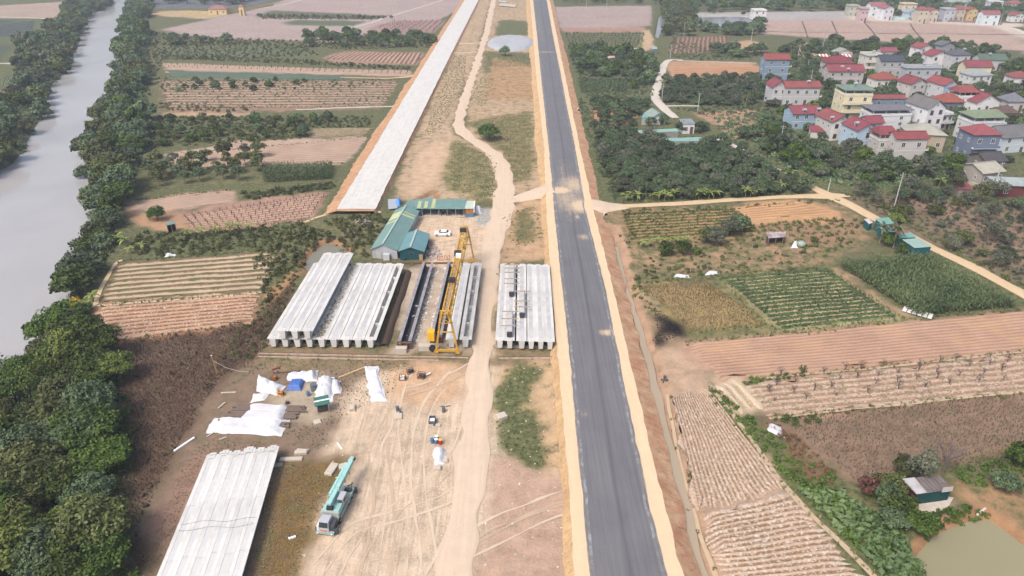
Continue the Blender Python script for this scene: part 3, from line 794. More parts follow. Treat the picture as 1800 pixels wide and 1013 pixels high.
# ================================================================== FIELDS with real ridges
def fieldmat(name, ridge, furrow, litter=None, lit=.0, green=None, gr=.0, streak=None):
    m, N, L, b = newmat(name)
    co = coords(N); r = attr(N, 'ridge')
    n1 = noise(N, L, co, .12, 4); n2 = noise(N, L, co, 1.3, 6, .68); n3 = noise(N, L, co, 4.5, 4, .7)
    e = math_(N, L, 'ADD', r, math_(N, L, 'MULTIPLY', math_(N, L, 'SUBTRACT', n2, .5), .9))
    c = mixc(N, L, ramp(N, L, e, [(.3, 0.0), (.65, 1.0)]), furrow, ridge)
    v = math_(N, L, 'ADD', math_(N, L, 'MULTIPLY', n1, .4), math_(N, L, 'MULTIPLY', n3, .6))
    c = mixc(N, L, 1.0, c, ramp(N, L, v, [(.33, .72), (.5, 1.0), (.67, 1.2)]), 'MULTIPLY')
    if streak: c = mixc(N, L, ramp(N, L, noise(N, L, co, .09, 5, .6), [(.52, 0.0), (.66, .6)]), c, streak)
    if green: c = mixc(N, L, ramp(N, L, math_(N, L, 'ADD', noise(N, L, co, .8, 8, .72), math_(N, L, 'MULTIPLY', math_(N, L, 'SUBTRACT', r, .5), .25)), [(.62 - gr * .3, 0.0), (.72 - gr * .3, .9)]), c, green)
    if litter: c = mixc(N, L, ramp(N, L, noise(N, L, co, 2.3, 7, .78), [(.6 - lit * .16, 0.0), (.67 - lit * .16, .85)]), c, litter)
    L.new(c, b.inputs['Base Color']); b.inputs['Roughness'].default_value = .95; b.inputs['Specular IOR Level'].default_value = .1
    bump(N, L, b, n2, .8, .25)
    return m

FIELD = {}
def field(label, q, n, h, mat, z=.12, sharp=1.0, wob=.12, name='field', cat='field', seed=0, sub=5, maxseg=2.0):
    a, b, c, d = [np.array(P(*p)) for p in q]
    lu = max(np.linalg.norm(b - a), np.linalg.norm(c - d)); nu = int(min(max(lu / maxseg, 6), 90)); nv = n * sub + 1
    U, V = np.meshgrid(np.linspace(0, 1, nu), np.linspace(0, 1, nv))
    X = (a[0] * (1 - U) + b[0] * U) * (1 - V) + (d[0] * (1 - U) + c[0] * U) * V
    Y = (a[1] * (1 - U) + b[1] * U) * (1 - V) + (d[1] * (1 - U) + c[1] * U) * V
    ph = V * n + (vnoise(X + seed * 9, Y, .12) - .5) * wob * 2 * np.sin(np.pi * V)
    r = .5 - .5 * np.cos(2 * np.pi * ph)
    r = np.clip((r - .5) * sharp + .5, 0, 1)
    r = r * (.75 + .5 * vnoise(X, Y, .5))
    Zz = ground_z(X, Y) * .6 + z + r * h + (vnoise(X, Y, 1.1) - .5) * h * .5
    edge = np.minimum(np.minimum(U, 1 - U) * lu / 1.0, np.minimum(V, 1 - V) * n / .4); Zz -= .3 * (1 - np.clip(edge, 0, 1))
    jx_ = (fbm(X + 70, Y, .5, 2) - .5) * 2.4; ed = (np.clip(edge, 0, 1) < 1); X = X + jx_ * ed; Y = Y + (fbm(X, Y + 50, .5, 2) - .5) * 2.8 * ed
    I = np.arange(nu * nv).reshape(nv, nu)
    qd = np.stack([I[:-1, :-1], I[:-1, 1:], I[1:, 1:], I[1:, :-1]], -1).reshape(-1, 4)
    if np.cross(np.append(b - a, 0), np.append(d - a, 0))[2] < 0: qd = qd[:, ::-1]
    me = mesh_np(name, np.stack([X, Y, Zz], -1).reshape(-1, 3), qd, mat, smooth=True); fattr(me, 'ridge', np.clip(r, 0, 1).ravel())
    return tag(obj(name, me), label, cat, kind='structure')

tan_soft = fieldmat('tan_tilth', A(206, 178, 156), A(190, 160, 138))
field('striped field of weedy beds by the riverside path', [(207,462),(502,439),(457,514),(172,538)], 9, .35, fieldmat('weedy_beds', A(146,124,102), A(212,188,156), None, 0, A(112,112,76), .35), sub=6)
field('reddish ridged field strewn with pale straw above the dead weeds', [(176,542),(456,517),(440,570),(147,605)], 9, .38, fieldmat('red_straw', A(206,168,138), A(150,104,76), A(240,226,206), .45), sub=6)
field('pinkish field of bare vine stumps below the corn', [(318,381),(578,340),(549,386),(340,408)], 10, .3, fieldmat('stump_rows', A(168,132,114), A(208,176,152), A(232,212,192), .2))
field('smooth tan field below the young tree rows', [(216,356),(408,336),(412,353),(250,376)], 7, .12, tan_soft)
field('long tan ploughed field beside the white roadbed', [(292,274),(648,241),(606,286),(300,298)], 12, .14, tan_soft, seed=2)
field('small brown bed rows above the long tan field', [(551,227),(655,225),(641,239),(553,240)], 9, .4, fieldmat('brown_beds', A(176,158,130), A(128,112,92), None, 0, A(120,124,88), .2))
field('wide brown field with broken rows of shrubs', [(284,142),(702,142),(674,187),(292,188)], 11, .45, fieldmat('shrub_rows', A(150,124,104), A(196,164,140), A(224,204,184), .25, A(104,112,84), .4))
field('brown strip beds below the scrub trees', [(574,104),(602,92),(744,93),(733,114)], 20, .35, fieldmat('strip_beds', A(140,108,94), A(206,174,150)), sub=4)
field('bare tan strip between two dark hedges', [(284,111),(722,125),(720,135),(294,122)], 4, .15, tan_soft, seed=5)
field('dull green vegetable strip under the tan strip', [(293,125),(600,133),(600,142),(302,136)], 4, .3, fieldmat('veg_strip', A(98,122,108), A(112,122,100)))
field('broad ploughed field tinted orange beside the road ditch', [(1207,606),(1900,538),(1900,612),(1262,668)], 13, .2, fieldmat('ploughed_pink', A(206,170,146), A(190,150,124), None, 0, None, 0, A(216,176,132)), sub=5, wob=.3)
field('mounded rows of bare peach saplings', [(1300,678),(1900,613),(1900,684),(1352,735)], 7, .3, fieldmat('peach_rows', A(206,178,154), A(170,138,112), A(232,214,194), .5, A(116,118,74), .12), wob=.4)
field('long straw littered rows beside the muddy ditch', [(1176,693),(1224,900),(1384,864),(1243,681)], 19, .2, fieldmat('straw_rows', A(204,174,150), A(164,134,106), A(236,220,200), .6), sub=5, wob=.35)
field('straw covered cross rows below the long straw rows', [(1232,906),(1390,869),(1585,1080),(1290,1090)], 22, .22, fieldmat('straw_rows_wide', A(212,184,160), A(160,126,94), A(242,228,210), .6), sub=5, wob=.35)
field('small pale seed bed at the corner of the ploughed field', [(1253,674),(1302,731),(1342,717),(1301,668)], 3, .25, fieldmat('pale_bed', A(226,204,174), A(196,170,134), A(244,234,216), .4))
field('neat green vegetable field in narrow beds', [(1268,489),(1456,475),(1576,560),(1378,582)], 15, .35, fieldmat('green_beds', A(140,146,104), A(196,180,142)), sub=6, sharp=1.5)
field('brown and green bean rows below the farm lane', [(1094,378),(1290,368),(1334,410),(1110,424)], 9, .4, fieldmat('bean_rows', A(118,120,78), A(184,146,108), None, 0, A(98,110,66), .4))
field('orange tan ploughed patch below the lane junction', [(1284,367),(1392,352),(1480,377),(1316,389)], 7, .22, fieldmat('orange_tilth', A(216,174,130), A(196,150,108)))
field('maroon strip beds beyond the orchard', [(1178,95),(1186,67),(1280,64),(1282,90)], 13, .4, fieldmat('maroon_beds', A(132,98,92), A(176,142,118), None, 0, A(104,112,88), .3))
field('orange soil field beside the winding lane', [(1180,119),(1342,118),(1352,134),(1182,134)], 5, .25, fieldmat('orange_soil', A(212,164,128), A(190,140,108)))
field('tan bed rows behind the red roofed houses', [(1406,101),(1392,78),(1420,76),(1440,99)], 7, .35, fieldmat('tan_rows', A(208,176,142), A(150,132,100)))
field('green bed rows on the far river bank', [(2,150),(10,134),(38,133),(30,150)], 6, .4, fieldmat('far_green_rows', A(84,112,80), A(150,148,116)))
field('dark ploughed strips across the river', [(-120,60),(62,36),(52,62),(-120,76)], 6, .3, fieldmat('dark_strips', A(84,86,94), A(96,110,92)))
bund = pm('bund_earth', A(120, 104, 88), .95, .2, .8)
for pts, lab in (([(1410,38),(1420,66)], 'thin earth bund across the far field, nearest the grey lane end'), ([(1462,38),(1475,66)], 'thin earth bund across the far field, second from lane end'), ([(1520,40),(1545,70)], 'thin earth bund across the far field, behind the white house'),
                 ([(1600,42),(1620,72)], 'thin earth bund across the far field, behind the red gables'), ([(1336,56),(1800,62)], 'long earth bund running the length of the far field')):
    ribbon('field_bund', pts, 1.0, bund, .18, 0, 3, .2, lab, 'bund')

# ================================================================== VEGETATION
def leafmat(name, dark, light, rnd=.25, rough=.6, hue=.02):
    m, N, L, b = newmat(name)
    t = attr(N, 'tint'); oi = N.new('ShaderNodeObjectInfo')
    f = math_(N, L, 'ADD', t, math_(N, L, 'MULTIPLY', math_(N, L, 'SUBTRACT', oi.outputs['Random'], .5), .5), True)
    c = mixc(N, L, f, dark, light)
    h = N.new('ShaderNodeHueSaturation'); L.new(c, h.inputs['Color'])
    L.new(math_(N, L, 'ADD', .5 - hue, math_(N, L, 'MULTIPLY', oi.outputs['Random'], hue * 2)), h.inputs['Hue'])
    oi2 = math_(N, L, 'FRACT', math_(N, L, 'MULTIPLY', oi.outputs['Random'], 17.3))
    L.new(math_(N, L, 'ADD', 1 - rnd, math_(N, L, 'MULTIPLY', oi2, rnd * 2)), h.inputs['Value'])
    L.new(h.outputs[0], b.inputs['Base Color']); b.inputs['Roughness'].default_value = rough; b.inputs['Specular IOR Level'].default_value = .2
    return m

LM = {
    'deep': leafmat('deep_green_leaves', (.009, .022, .005), (.100, .145, .024)),
    'bluish': leafmat('bluish_green_leaves', (.032, .058, .030), (.125, .168, .078)),
    'orchard': leafmat('orchard_leaves', (.026, .046, .024), (.098, .132, .062), .22),
    'olive': leafmat('olive_leaves', (.026, .036, .010), (.125, .140, .045)),
    'grey': leafmat('grey_green_leaves', (.042, .052, .034), (.140, .150, .100)),
    'bright': leafmat('bright_leaves', (.045, .080, .016), (.200, .240, .055)),
    'dry': leafmat('dry_weed_stems', (.056, .039, .032), (.165, .120, .090), .1),
    'dry_pale': leafmat('pale_weed_stems', (.095, .072, .055), (.240, .190, .140), .1),
    'rust': leafmat('rust_brown_weeds', (.060, .030, .020), (.170, .090, .055)),
    'corn': leafmat('corn_leaves', (.030, .055, .022), (.130, .165, .070), .1),
    'veg': leafmat('vegetable_leaves', (.040, .075, .030), (.130, .180, .075), .1),
    'grass': leafmat('grass_blades', (.090, .105, .038), (.210, .215, .095), .1),
    'straw': leafmat('straw_blades', (.200, .150, .075), (.380, .310, .190), .1),
    'banana': leafmat('banana_leaves', (.060, .100, .020), (.230, .260, .070), .2),
    'palm': leafmat('palm_fronds', (.030, .045, .018), (.120, .130, .060), .2),
    'twig': leafmat('purple_twigs', (.055, .042, .042), (.150, .115, .105), .2),
    'yellow': leafmat('yellow_flowers', (.25, .17, .01), (.55, .40, .03), .1),
}
bark = pm('tree_bark', (.085, .065, .05), .9, .25, 3.0)
pale_bark = pm('pale_bark', (.20, .17, .14), .9, .25, 3.0)

def leaf_quads(C, Nn, size, asp=1.5, r=None):
    """quads centred at C facing Nn"""
    r = r or rng
    n = len(C); Nn = Nn / (np.linalg.norm(Nn, axis=1, keepdims=True) + 1e-9)
    T = np.cross(Nn, r.normal(size=(n, 3))); T /= np.linalg.norm(T, axis=1, keepdims=True) + 1e-9
    B = np.cross(Nn, T); s = (size * (.65 + .7 * r.random(n)))[:, None]
    T = T * s * asp / 2; B = B * s / 2
    V = np.stack([C - T, C + B * .9, C + T, C - B * .9], 1).reshape(-1, 3)      # pointed leaf-cluster shape
    Q = np.arange(4 * n).reshape(n, 4)
    return V, Q

def crown_mesh(name, seed, R, Hc, base, nl, leaf, lobes=12, flat=.75, mat='deep', gap=.0):
    r = np.random.default_rng(seed)
    C, Nn, T = [], [], []
    R *= (1, 1.08, .9, 1.02, .95)[seed // 31 % 5]; Hc *= (1, .85, 1.18, .95, 1.1)[seed // 31 % 5]; lobes = lobes + (0, 3, -2, 5, 1)[seed // 31 % 5]
    per = nl // lobes
    for i in range(lobes):
        if i == 0: c = np.array([0, 0, base + Hc * .55]); lr = R * .62
        else:
            a = i * 2.399 + r.random() * .6; rr = R * (.25 + .5 * math.sqrt(r.random())); zz = base + Hc * (.2 + .65 * r.random() * (1.15 - rr / R))
            c = np.array([math.cos(a) * rr, math.sin(a) * rr, zz]); lr = R * (.26 + .2 * r.random())
        d = r.normal(size=(per, 3)); d /= np.linalg.norm(d, axis=1, keepdims=True); d[:, 2] = np.where(d[:, 2] < -.35, -d[:, 2], d[:, 2])
        rad = lr * (.62 + .42 * r.random((per, 1)) ** .6) * (1 + .25 * np.sin(d[:, :1] * 5 + i) * np.cos(d[:, 1:2] * 4))
        p = c + d * rad * np.array([1, 1, flat])
        C.append(p); Nn.append(d * .8 + r.normal(size=(per, 3)) * .55 + np.array([0, 0, .35]))
        lt = .22 + .42 * r.random()
        T.append(np.clip(lt + .22 * r.normal(size=per) + .12 * d[:, 2], 0, 1))
    C = np.vstack(C); Nn = np.vstack(Nn); T = np.concatenate(T)
    C[:, 2] = np.maximum(C[:, 2], .15)
    V, Q = leaf_quads(C, Nn, leaf, 1.4, r)
    me = mesh_np(name, V, Q, LM[mat]); fattr(me, 'tint', np.repeat(T, 4))
    return me

def trunk_mesh(name, seed, R, Hc, base, rad, mat=bark, limbs=5, tips=0):
    r = random.Random(seed); mb = MB()
    lean = (r.uniform(-.3, .3), r.uniform(-.3, .3)); top = (lean[0] * 1.5, lean[1] * 1.5, base + Hc * .55)
    mb.tube([(0, 0, -.4), (lean[0] * .5, lean[1] * .5, base * .6), (lean[0], lean[1], base + Hc * .15), top], [rad * 1.25, rad, rad * .75, rad * .3], 6)
    for i in range(limbs):
        a = i * 2.4 + r.random(); z0 = base * (.7 + .4 * r.random()); e = (math.cos(a) * R * r.uniform(.45, .75), math.sin(a) * R * r.uniform(.45, .75), base + Hc * r.uniform(.3, .75))
        mid = (e[0] * .45, e[1] * .45, z0 + (e[2] - z0) * .6)
        mb.tube([(lean[0] * .8, lean[1] * .8, z0), mid, e], [rad * .5, rad * .35, rad * .12], 4)
        for k in range(tips):
            aa = a + r.uniform(-.9, .9); l = R * r.uniform(.25, .5)
            mb.tube([mid, (mid[0] + math.cos(aa) * l, mid[1] + math.sin(aa) * l, mid[2] + l * r.uniform(.5, 1.3))], [rad * .2, rad * .06], 3)
    return mb.mesh(name, mat)

_tm = {}
def tree_meshes(kind, var, mat):
    k = (kind, var, mat)
    if k in _tm: return _tm[k]
    s = hash((kind, var)) % 1000 if False else (sum(map(ord, kind)) * 7 + var * 31)
    if kind == 'broad':  a = (crown_mesh('crown', s, 4.2, 6.2, 2.2, 6500, .34, 17, .8, mat), trunk_mesh('trunk', s, 4.2, 6, 2.4, .24))
    elif kind == 'broad_mid': a = (crown_mesh('crown', s, 4.0, 5.8, 1.8, 2800, .5, 14, .8, mat), trunk_mesh('trunk', s, 4, 5.6, 2.2, .22, limbs=4))
    elif kind == 'broad_far': a = (crown_mesh('crown', s, 4.0, 5.6, 1.2, 1100, .8, 11, .8, mat), trunk_mesh('trunk', s, 4, 5.4, 2, .22, limbs=3))
    elif kind == 'orchard': a = (crown_mesh('crown', s, 2.5, 3.4, .7, 1700, .36, 11, .85, mat), trunk_mesh('trunk', s, 2.4, 3.2, 1.1, .12, limbs=4))
    elif kind == 'orchard_far': a = (crown_mesh('crown', s, 2.2, 3.0, .5, 600, .52, 8, .85, mat), trunk_mesh('trunk', s, 2.1, 2.8, 1.0, .12, limbs=3))
    elif kind == 'young': a = (crown_mesh('crown', s, 1.9, 3.4, 1.4, 900, .34, 9, 1.0, mat), trunk_mesh('trunk', s, 1.8, 3.0, 1.6, .09, pale_bark, 4))
    elif kind == 'wispy': a = (crown_mesh('crown', s, 2.7, 4.0, 1.6, 800, .32, 11, .9, mat), trunk_mesh('trunk', s, 2.7, 4.0, 1.7, .11, pale_bark, 6, 3))
    elif kind == 'shrub': a = (crown_mesh('crown', s, 1.3, 1.5, .2, 400, .3, 7, .9, mat), trunk_mesh('trunk', s, 1.2, 1.4, .4, .06, limbs=3))
    elif kind == 'bare': a = (crown_mesh('crown', s, .9, 1.3, .5, 60, .12, 4, .9, mat), trunk_mesh('trunk', s, 1.0, 1.7, .5, .07, pm('purple_bark', (.075, .055, .055), .9, .2, 3.0), 6, 3))
    _tm[k] = a
    return a

def tree(kind, x, y, sc_, mat, label, group, name='tree', cat='tree', var=None, rz=None, sz=None, z=None):
    v = var if var is not None else random.randrange(5)
    cm, tm = tree_meshes(kind, v, mat)
    zz = gz(x, y) if z is None else z
    e = empty(name, (x, y, zz), random.uniform(0, 6.28) if rz is None else rz)
    s = sc_; e.scale = (s * random.uniform(.9, 1.1), s * random.uniform(.9, 1.1), (sz or s) * random.uniform(.88, 1.12))
    obj('trunk', tm, e); obj('crown', cm, e)
    return tag(e, label, cat, group)

def scatter(poly, spacing, jit=.45, seed=0, world=False, avoid=None, rows=None):
    pl = np.asarray(poly) if world else PP(poly)
    r = np.random.default_rng(1000 + seed)
    x0, y0 = pl.min(0); x1, y1 = pl.max(0)
    xs_, ys_ = np.meshgrid(np.arange(x0, x1 + spacing, spacing), np.arange(y0, y1 + spacing, spacing * .9))
    xs_ = xs_ + (np.arange(xs_.shape[0]) % 2)[:, None] * spacing * .5
    xs_ = (xs_ + r.uniform(-jit, jit, xs_.shape) * spacing).ravel(); ys_ = (ys_ + r.uniform(-jit, jit, ys_.shape) * spacing).ravel()
    m = inpoly(xs_, ys_, pl)
    if avoid is not None:
        for a in avoid: m &= ~inpoly(xs_, ys_, a)
    return np.column_stack([xs_[m], ys_[m]])

def grove(poly, spacing, kinds, mats, sc_, label, group, seed=0, name='tree', cat='tree', jit=.42, limit=999, avoid=None):
    pts = scatter(poly, spacing, jit, seed, avoid=avoid)
    r = random.Random(seed)
    for i, (x, y) in enumerate(pts[:limit]):
        tree(r.choice(kinds), x, y, r.uniform(*sc_), r.choice(mats), label, group, name, cat)
    return len(pts)

# --- scattered ground cover: one mesh per stand -------------------------------------------------
def tmpl_bush(seed, n=46, leaf=.3, R=.8, H=.9):
    r = np.random.default_rng(seed); d = r.normal(size=(n, 3)); d /= np.linalg.norm(d, axis=1, keepdims=True); d[:, 2] = np.abs(d[:, 2])
    p = d * np.array([R, R, H]) * (.5 + .55 * r.random((n, 1))); p[:, 2] += .05
    V, Q = leaf_quads(p, d + r.normal(size=(n, 3)) * .5 + np.array([0, 0, .3]), leaf, 1.5, r); return V, Q
def tmpl_tuft(seed, n=7, h=.5, w=.09, spread=.35):
    r = np.random.default_rng(seed); V, Q = [], []
    for i in range(n):
        a = r.random() * 6.28; b = r.random() * .12; l = h * (.6 + .6 * r.random()); s = spread * r.random()
        p0 = np.array([math.cos(a) * b, math.sin(a) * b, 0]); tip = p0 + np.array([math.cos(a) * s, math.sin(a) * s, l]); t = np.array([-math.sin(a), math.cos(a), 0]) * w
        k = len(V); V += [p0 - t, p0 + t, tip + t * .3, tip - t * .3]; Q.append((k, k + 1, k + 2, k + 3))
    return np.array(V), np.array(Q)
def tmpl_corn(seed, h=2.2):
    r = np.random.default_rng(seed); V, Q = [], []
    for i in range(7):
        a = i * 2.6 + r.random(); z0 = h * (.15 + .1 * i); l = .95 * (1 - .05 * i); w = .11
        d = np.array([math.cos(a), math.sin(a), 0]); t = np.array([-math.sin(a), math.cos(a), 0]) * w
        p = [np.array([0, 0, z0]), d * l * .55 + np.array([0, 0, z0 + .42]), d * l + np.array([0, 0, z0 + .2])]
        k = len(V); V += [p[0] - t * .5, p[0] + t * .5, p[1] + t, p[1] - t, p[2] + t * .3, p[2] - t * .3]; Q += [(k, k + 1, k + 2, k + 3), (k + 3, k + 2, k + 4, k + 5)]
    k = len(V); V += [np.array(p) for p in ((-.025, 0, 0), (.025, 0, 0), (.015, 0, h + .2), (-.015, 0, h + .2))]; Q.append((k, k + 1, k + 2, k + 3))
    return np.array(V), np.array(Q)

BUSH = [tmpl_bush(i) for i in range(4)]; TUFT = [tmpl_tuft(i) for i in range(4)]; CORN = [tmpl_corn(i) for i in range(3)]
WEED = [tmpl_tuft(20 + i, 12, .9, .05, .6) for i in range(3)]
LEAFY = [tmpl_bush(40 + i, 10, .3, .28, .3) for i in range(3)]

def cover(name, pts, tm, mat, label, cat, sc_=(.7, 1.3), z=None, zadd=0.0, seed=0, tilt=0, parent=None):
    if not len(pts): return None
    r = np.random.default_rng(seed + 77); VV, QQ, TT = [], [], []; off = 0
    pts = np.asarray(pts)
    zz = (ground_z(pts[:, 0], pts[:, 1]) if z is None else np.full(len(pts), z)) + zadd
    which = r.integers(0, len(tm), len(pts))
    patch = np.clip(vnoise(pts[:, 0], pts[:, 1], .15) * .7 + r.random(len(pts)) * .45 - .1, 0, 1)
    for t in range(len(tm)):
        m = which == t; n = int(m.sum())
        if not n: continue
        V, Q = tm[t]; a = r.random(n) * 6.28; s = r.uniform(*sc_, n); ca, sa = np.cos(a) * s, np.sin(a) * s
        X = V[None, :, 0] * ca[:, None] - V[None, :, 1] * sa[:, None] + pts[m, 0][:, None]
        Y = V[None, :, 0] * sa[:, None] + V[None, :, 1] * ca[:, None] + pts[m, 1][:, None]
        Zq = V[None, :, 2] * s[:, None] * r.uniform(.8, 1.2, n)[:, None] + zz[m][:, None]
        VV.append(np.stack([X, Y, Zq], -1).reshape(-1, 3))
        QQ.append((Q[None] + (np.arange(n) * len(V))[:, None, None]).reshape(-1, 4) + off); off += n * len(V)
        TT.append((np.clip(patch[m][:, None] + r.normal(size=(n, len(V))) * .08, 0, 1)).ravel())
    me = mesh_np(name, np.vstack(VV), np.vstack(QQ), LM[mat]); fattr(me, 'tint', np.concatenate(TT))
    o = obj(name, me, parent)
    if parent is None: tag(o, label, cat, kind='stuff')
    else: o['kind'] = 'stuff'
    return o

def rowpts(q, n, step, off=.5, jit=.12, seed=0):
    """points along the ridges of a field given by the same quad"""
    a, b, c, d = [np.array(P(*p)) for p in q]; r = np.random.default_rng(seed); out = []
    for i in range(n):
        v = (i + off) / n; p0 = a + (d - a) * v; p1 = b + (c - b) * v; m = max(2, int(np.linalg.norm(p1 - p0) / step))
        t = (np.arange(m) + .5) / m
        out.append(p0 + (p1 - p0) * t[:, None] + r.uniform(-jit, jit, (m, 2)))
    return np.vstack(out)
# ------------------------------------------------------------------ woods and bank trees
near_wood = [(-90,660),(20,662),(70,620),(115,585),(150,612),(205,640),(222,690),(215,760),(190,800),(205,850),(190,905),(130,930),(235,960),(230,1080),(-120,1090)]
grove(near_wood, 5.2, ['broad'], ['deep', 'deep', 'deep', 'deep', 'olive', 'bright', 'bluish'], (.72, 1.15), 'dense dark green tree of the riverside wood by the dead weeds', 'trees of the riverside wood', 1, name='riverside_tree')
bank_r = [(105,575),(80,600),(95,560),(112,520),(118,480),(160,440),(160,390),(160,335),(135,285),(150,240),(172,200),(205,165),(205,120),(212,60),(224,10),(232,-25),(262,-25),(262,30),(262,60),(258,120),(255,180),(258,225),(258,262),(235,310),(225,345),(205,385),(190,430),(165,470),(140,510),(155,545)]
avoid_r = [river_poly]
pts = scatter(bank_r, 5.6, .4, 2)
pts = np.array([p for p in pts if p[1] < 230 or random.random() < (.6 if p[1] < 400 else .32)])
for i, (x, y) in enumerate(pts):
    far = y > 260
    if inpoly(np.array([x]), np.array([y]), river_poly)[0] and polydist(np.array([x]), np.array([y]), river_poly)[0] > 2: continue
    tree('broad_mid' if not far else 'broad_far', x, y, random.uniform(.75, 1.3) * (1 if y < 400 else 1.2), random.choice(['deep', 'olive', 'bluish', 'bluish']), 'bushy green tree leaning over the river beside the left hand fields', 'trees on the near river bank', 'riverbank_tree')
bank_l = [(-60,350),(-20,300),(15,280),(40,258),(55,225),(80,185),(75,160),(118,118),(128,92),(142,55),(155,22),(200,4),(190,-12),(120,6),(112,30),(112,42),(66,62),(30,82),(36,112),(36,150),(0,190),(-40,232),(-60,290)]
pts = scatter(bank_l, 9.5, .4, 3)
for x, y in pts:
    if inpoly(np.array([x]), np.array([y]), river_poly)[0] and polydist(np.array([x]), np.array([y]), river_poly)[0] > 2: continue
    tree('broad_far', x, y, random.uniform(.8, 1.3), random.choice(['bluish', 'bluish', 'deep', 'olive', 'grey']), 'bushy tree on the far river bank below the dark strips', 'trees on the far river bank', 'far_bank_tree')
cover('bank_scrub', np.vstack([scatter(bank_r, 2.6, .5, 5), scatter(bank_l, 3.2, .5, 6)]), BUSH, 'bluish', 'low scrub crowding the river banks', 'scrub', (.9, 2.0))
cover('bank_reeds', scatter([(100,500),(118,470),(150,440),(185,420),(205,440),(160,480),(130,530),(110,540)], 1.1, .5, 8), WEED, 'olive', 'pale reeds sloping into the river by the footpath', 'reeds', (1.0, 1.9))
cover('wood_undergrowth', scatter([(-90,700),(215,650),(230,790),(215,900),(250,1080),(-100,1090)], 2.2, .5, 9), BUSH, 'deep', 'dark undergrowth beneath the riverside wood', 'undergrowth', (.8, 1.6))
tree('shrub', *P(128, 525), 1.5, 'yellow', 'yellow flowering bush at the water edge', None, 'flowering_bush', 'bush')
# dead weeds on the slope
slope_poly = [(150,606),(440,574),(525,482),(470,606),(436,645),(388,662),(310,790),(245,920),(255,1000),(215,1010),(200,900),(225,780),(215,650)]
cover('dead_weeds', scatter(slope_poly, .5, .5, 10), WEED, 'dry', 'tangle of dead purple brown weeds down the yard slope', 'weeds', (.25, .55))
cover('dead_brush', scatter(slope_poly, 3.2, .5, 11), LEAFY, 'dry', 'mounds of dead brown creeper on the yard slope', 'brush', (.8, 1.6))
cover('slope_greens', scatter([(380,640),(440,640),(470,610),(528,480),(505,470),(440,560),(400,600)], 1.6, .5, 12), BUSH, 'olive', 'green weeds along the upper edge of the slope', 'weeds', (.35, .8))
cover('yard_dry_grass', np.vstack([scatter([(440,1060),(470,860),(492,815),(560,820),(590,870),(545,920),(515,1050)], .42, .5, 13), scatter([(250,1000),(330,800),(370,770),(480,780),(360,800),(270,1010)], .6, .5, 14)]), TUFT, 'straw', 'short dry yellow grass around the low girder deck', 'grass', (.25, .5))
cover('yard_grass', np.vstack([scatter([(455,625),(640,632),(720,640),(690,690),(600,735),(560,790),(500,760),(590,730),(590,660),(470,650),(430,665),(390,690)], .8, .5, 15)]), TUFT, 'grass', 'thin grass between the tarpaulins and the crane rail', 'grass', (.25, .55))
# median patches
med_g = [[(872,690),(905,648),(945,645),(930,690),(905,720),(880,740)], [(870,735),(930,728),(965,800),(960,830),(915,810),(875,785)], [(800,245),(850,270),(868,310),(860,352),(835,352),(800,335),(790,300)], [(895,290),(930,250),(935,300),(915,330)]]
cover('median_grass', np.vstack([scatter(p, 1.0, .5, 20 + i) for i, p in enumerate(med_g)]), TUFT, 'grass', 'green grass patches between haul road and asphalt', 'grass', (.3, .65))
cover('median_scrub', np.vstack([scatter(p, 1.5, .5, 30 + i) for i, p in enumerate([[(825,175),(850,130),(870,140),(850,190)], [(855,95),(930,95),(935,118),(860,118)], [(835,215),(930,200),(938,240),(905,290),(880,262),(850,240)], [(790,100),(820,96),(818,150),(775,230),(745,240)], [(850,262),(875,290),(872,345),(850,350),(855,300)], [(880,385),(945,355),(960,420),(905,440)], [(880,648),(940,640),(950,660),(890,664)]])]), BUSH, 'grass',
      'weedy scrub on the strip between the carriageways', 'scrub', (.18, .5))
tree('broad_mid', *P(860, 246), 1.0, 'deep', 'single round tree standing in the weedy median', None)
tree('broad_far', *P(888, 98), .9, 'bluish', 'small tree below the grey gravel mound', None)
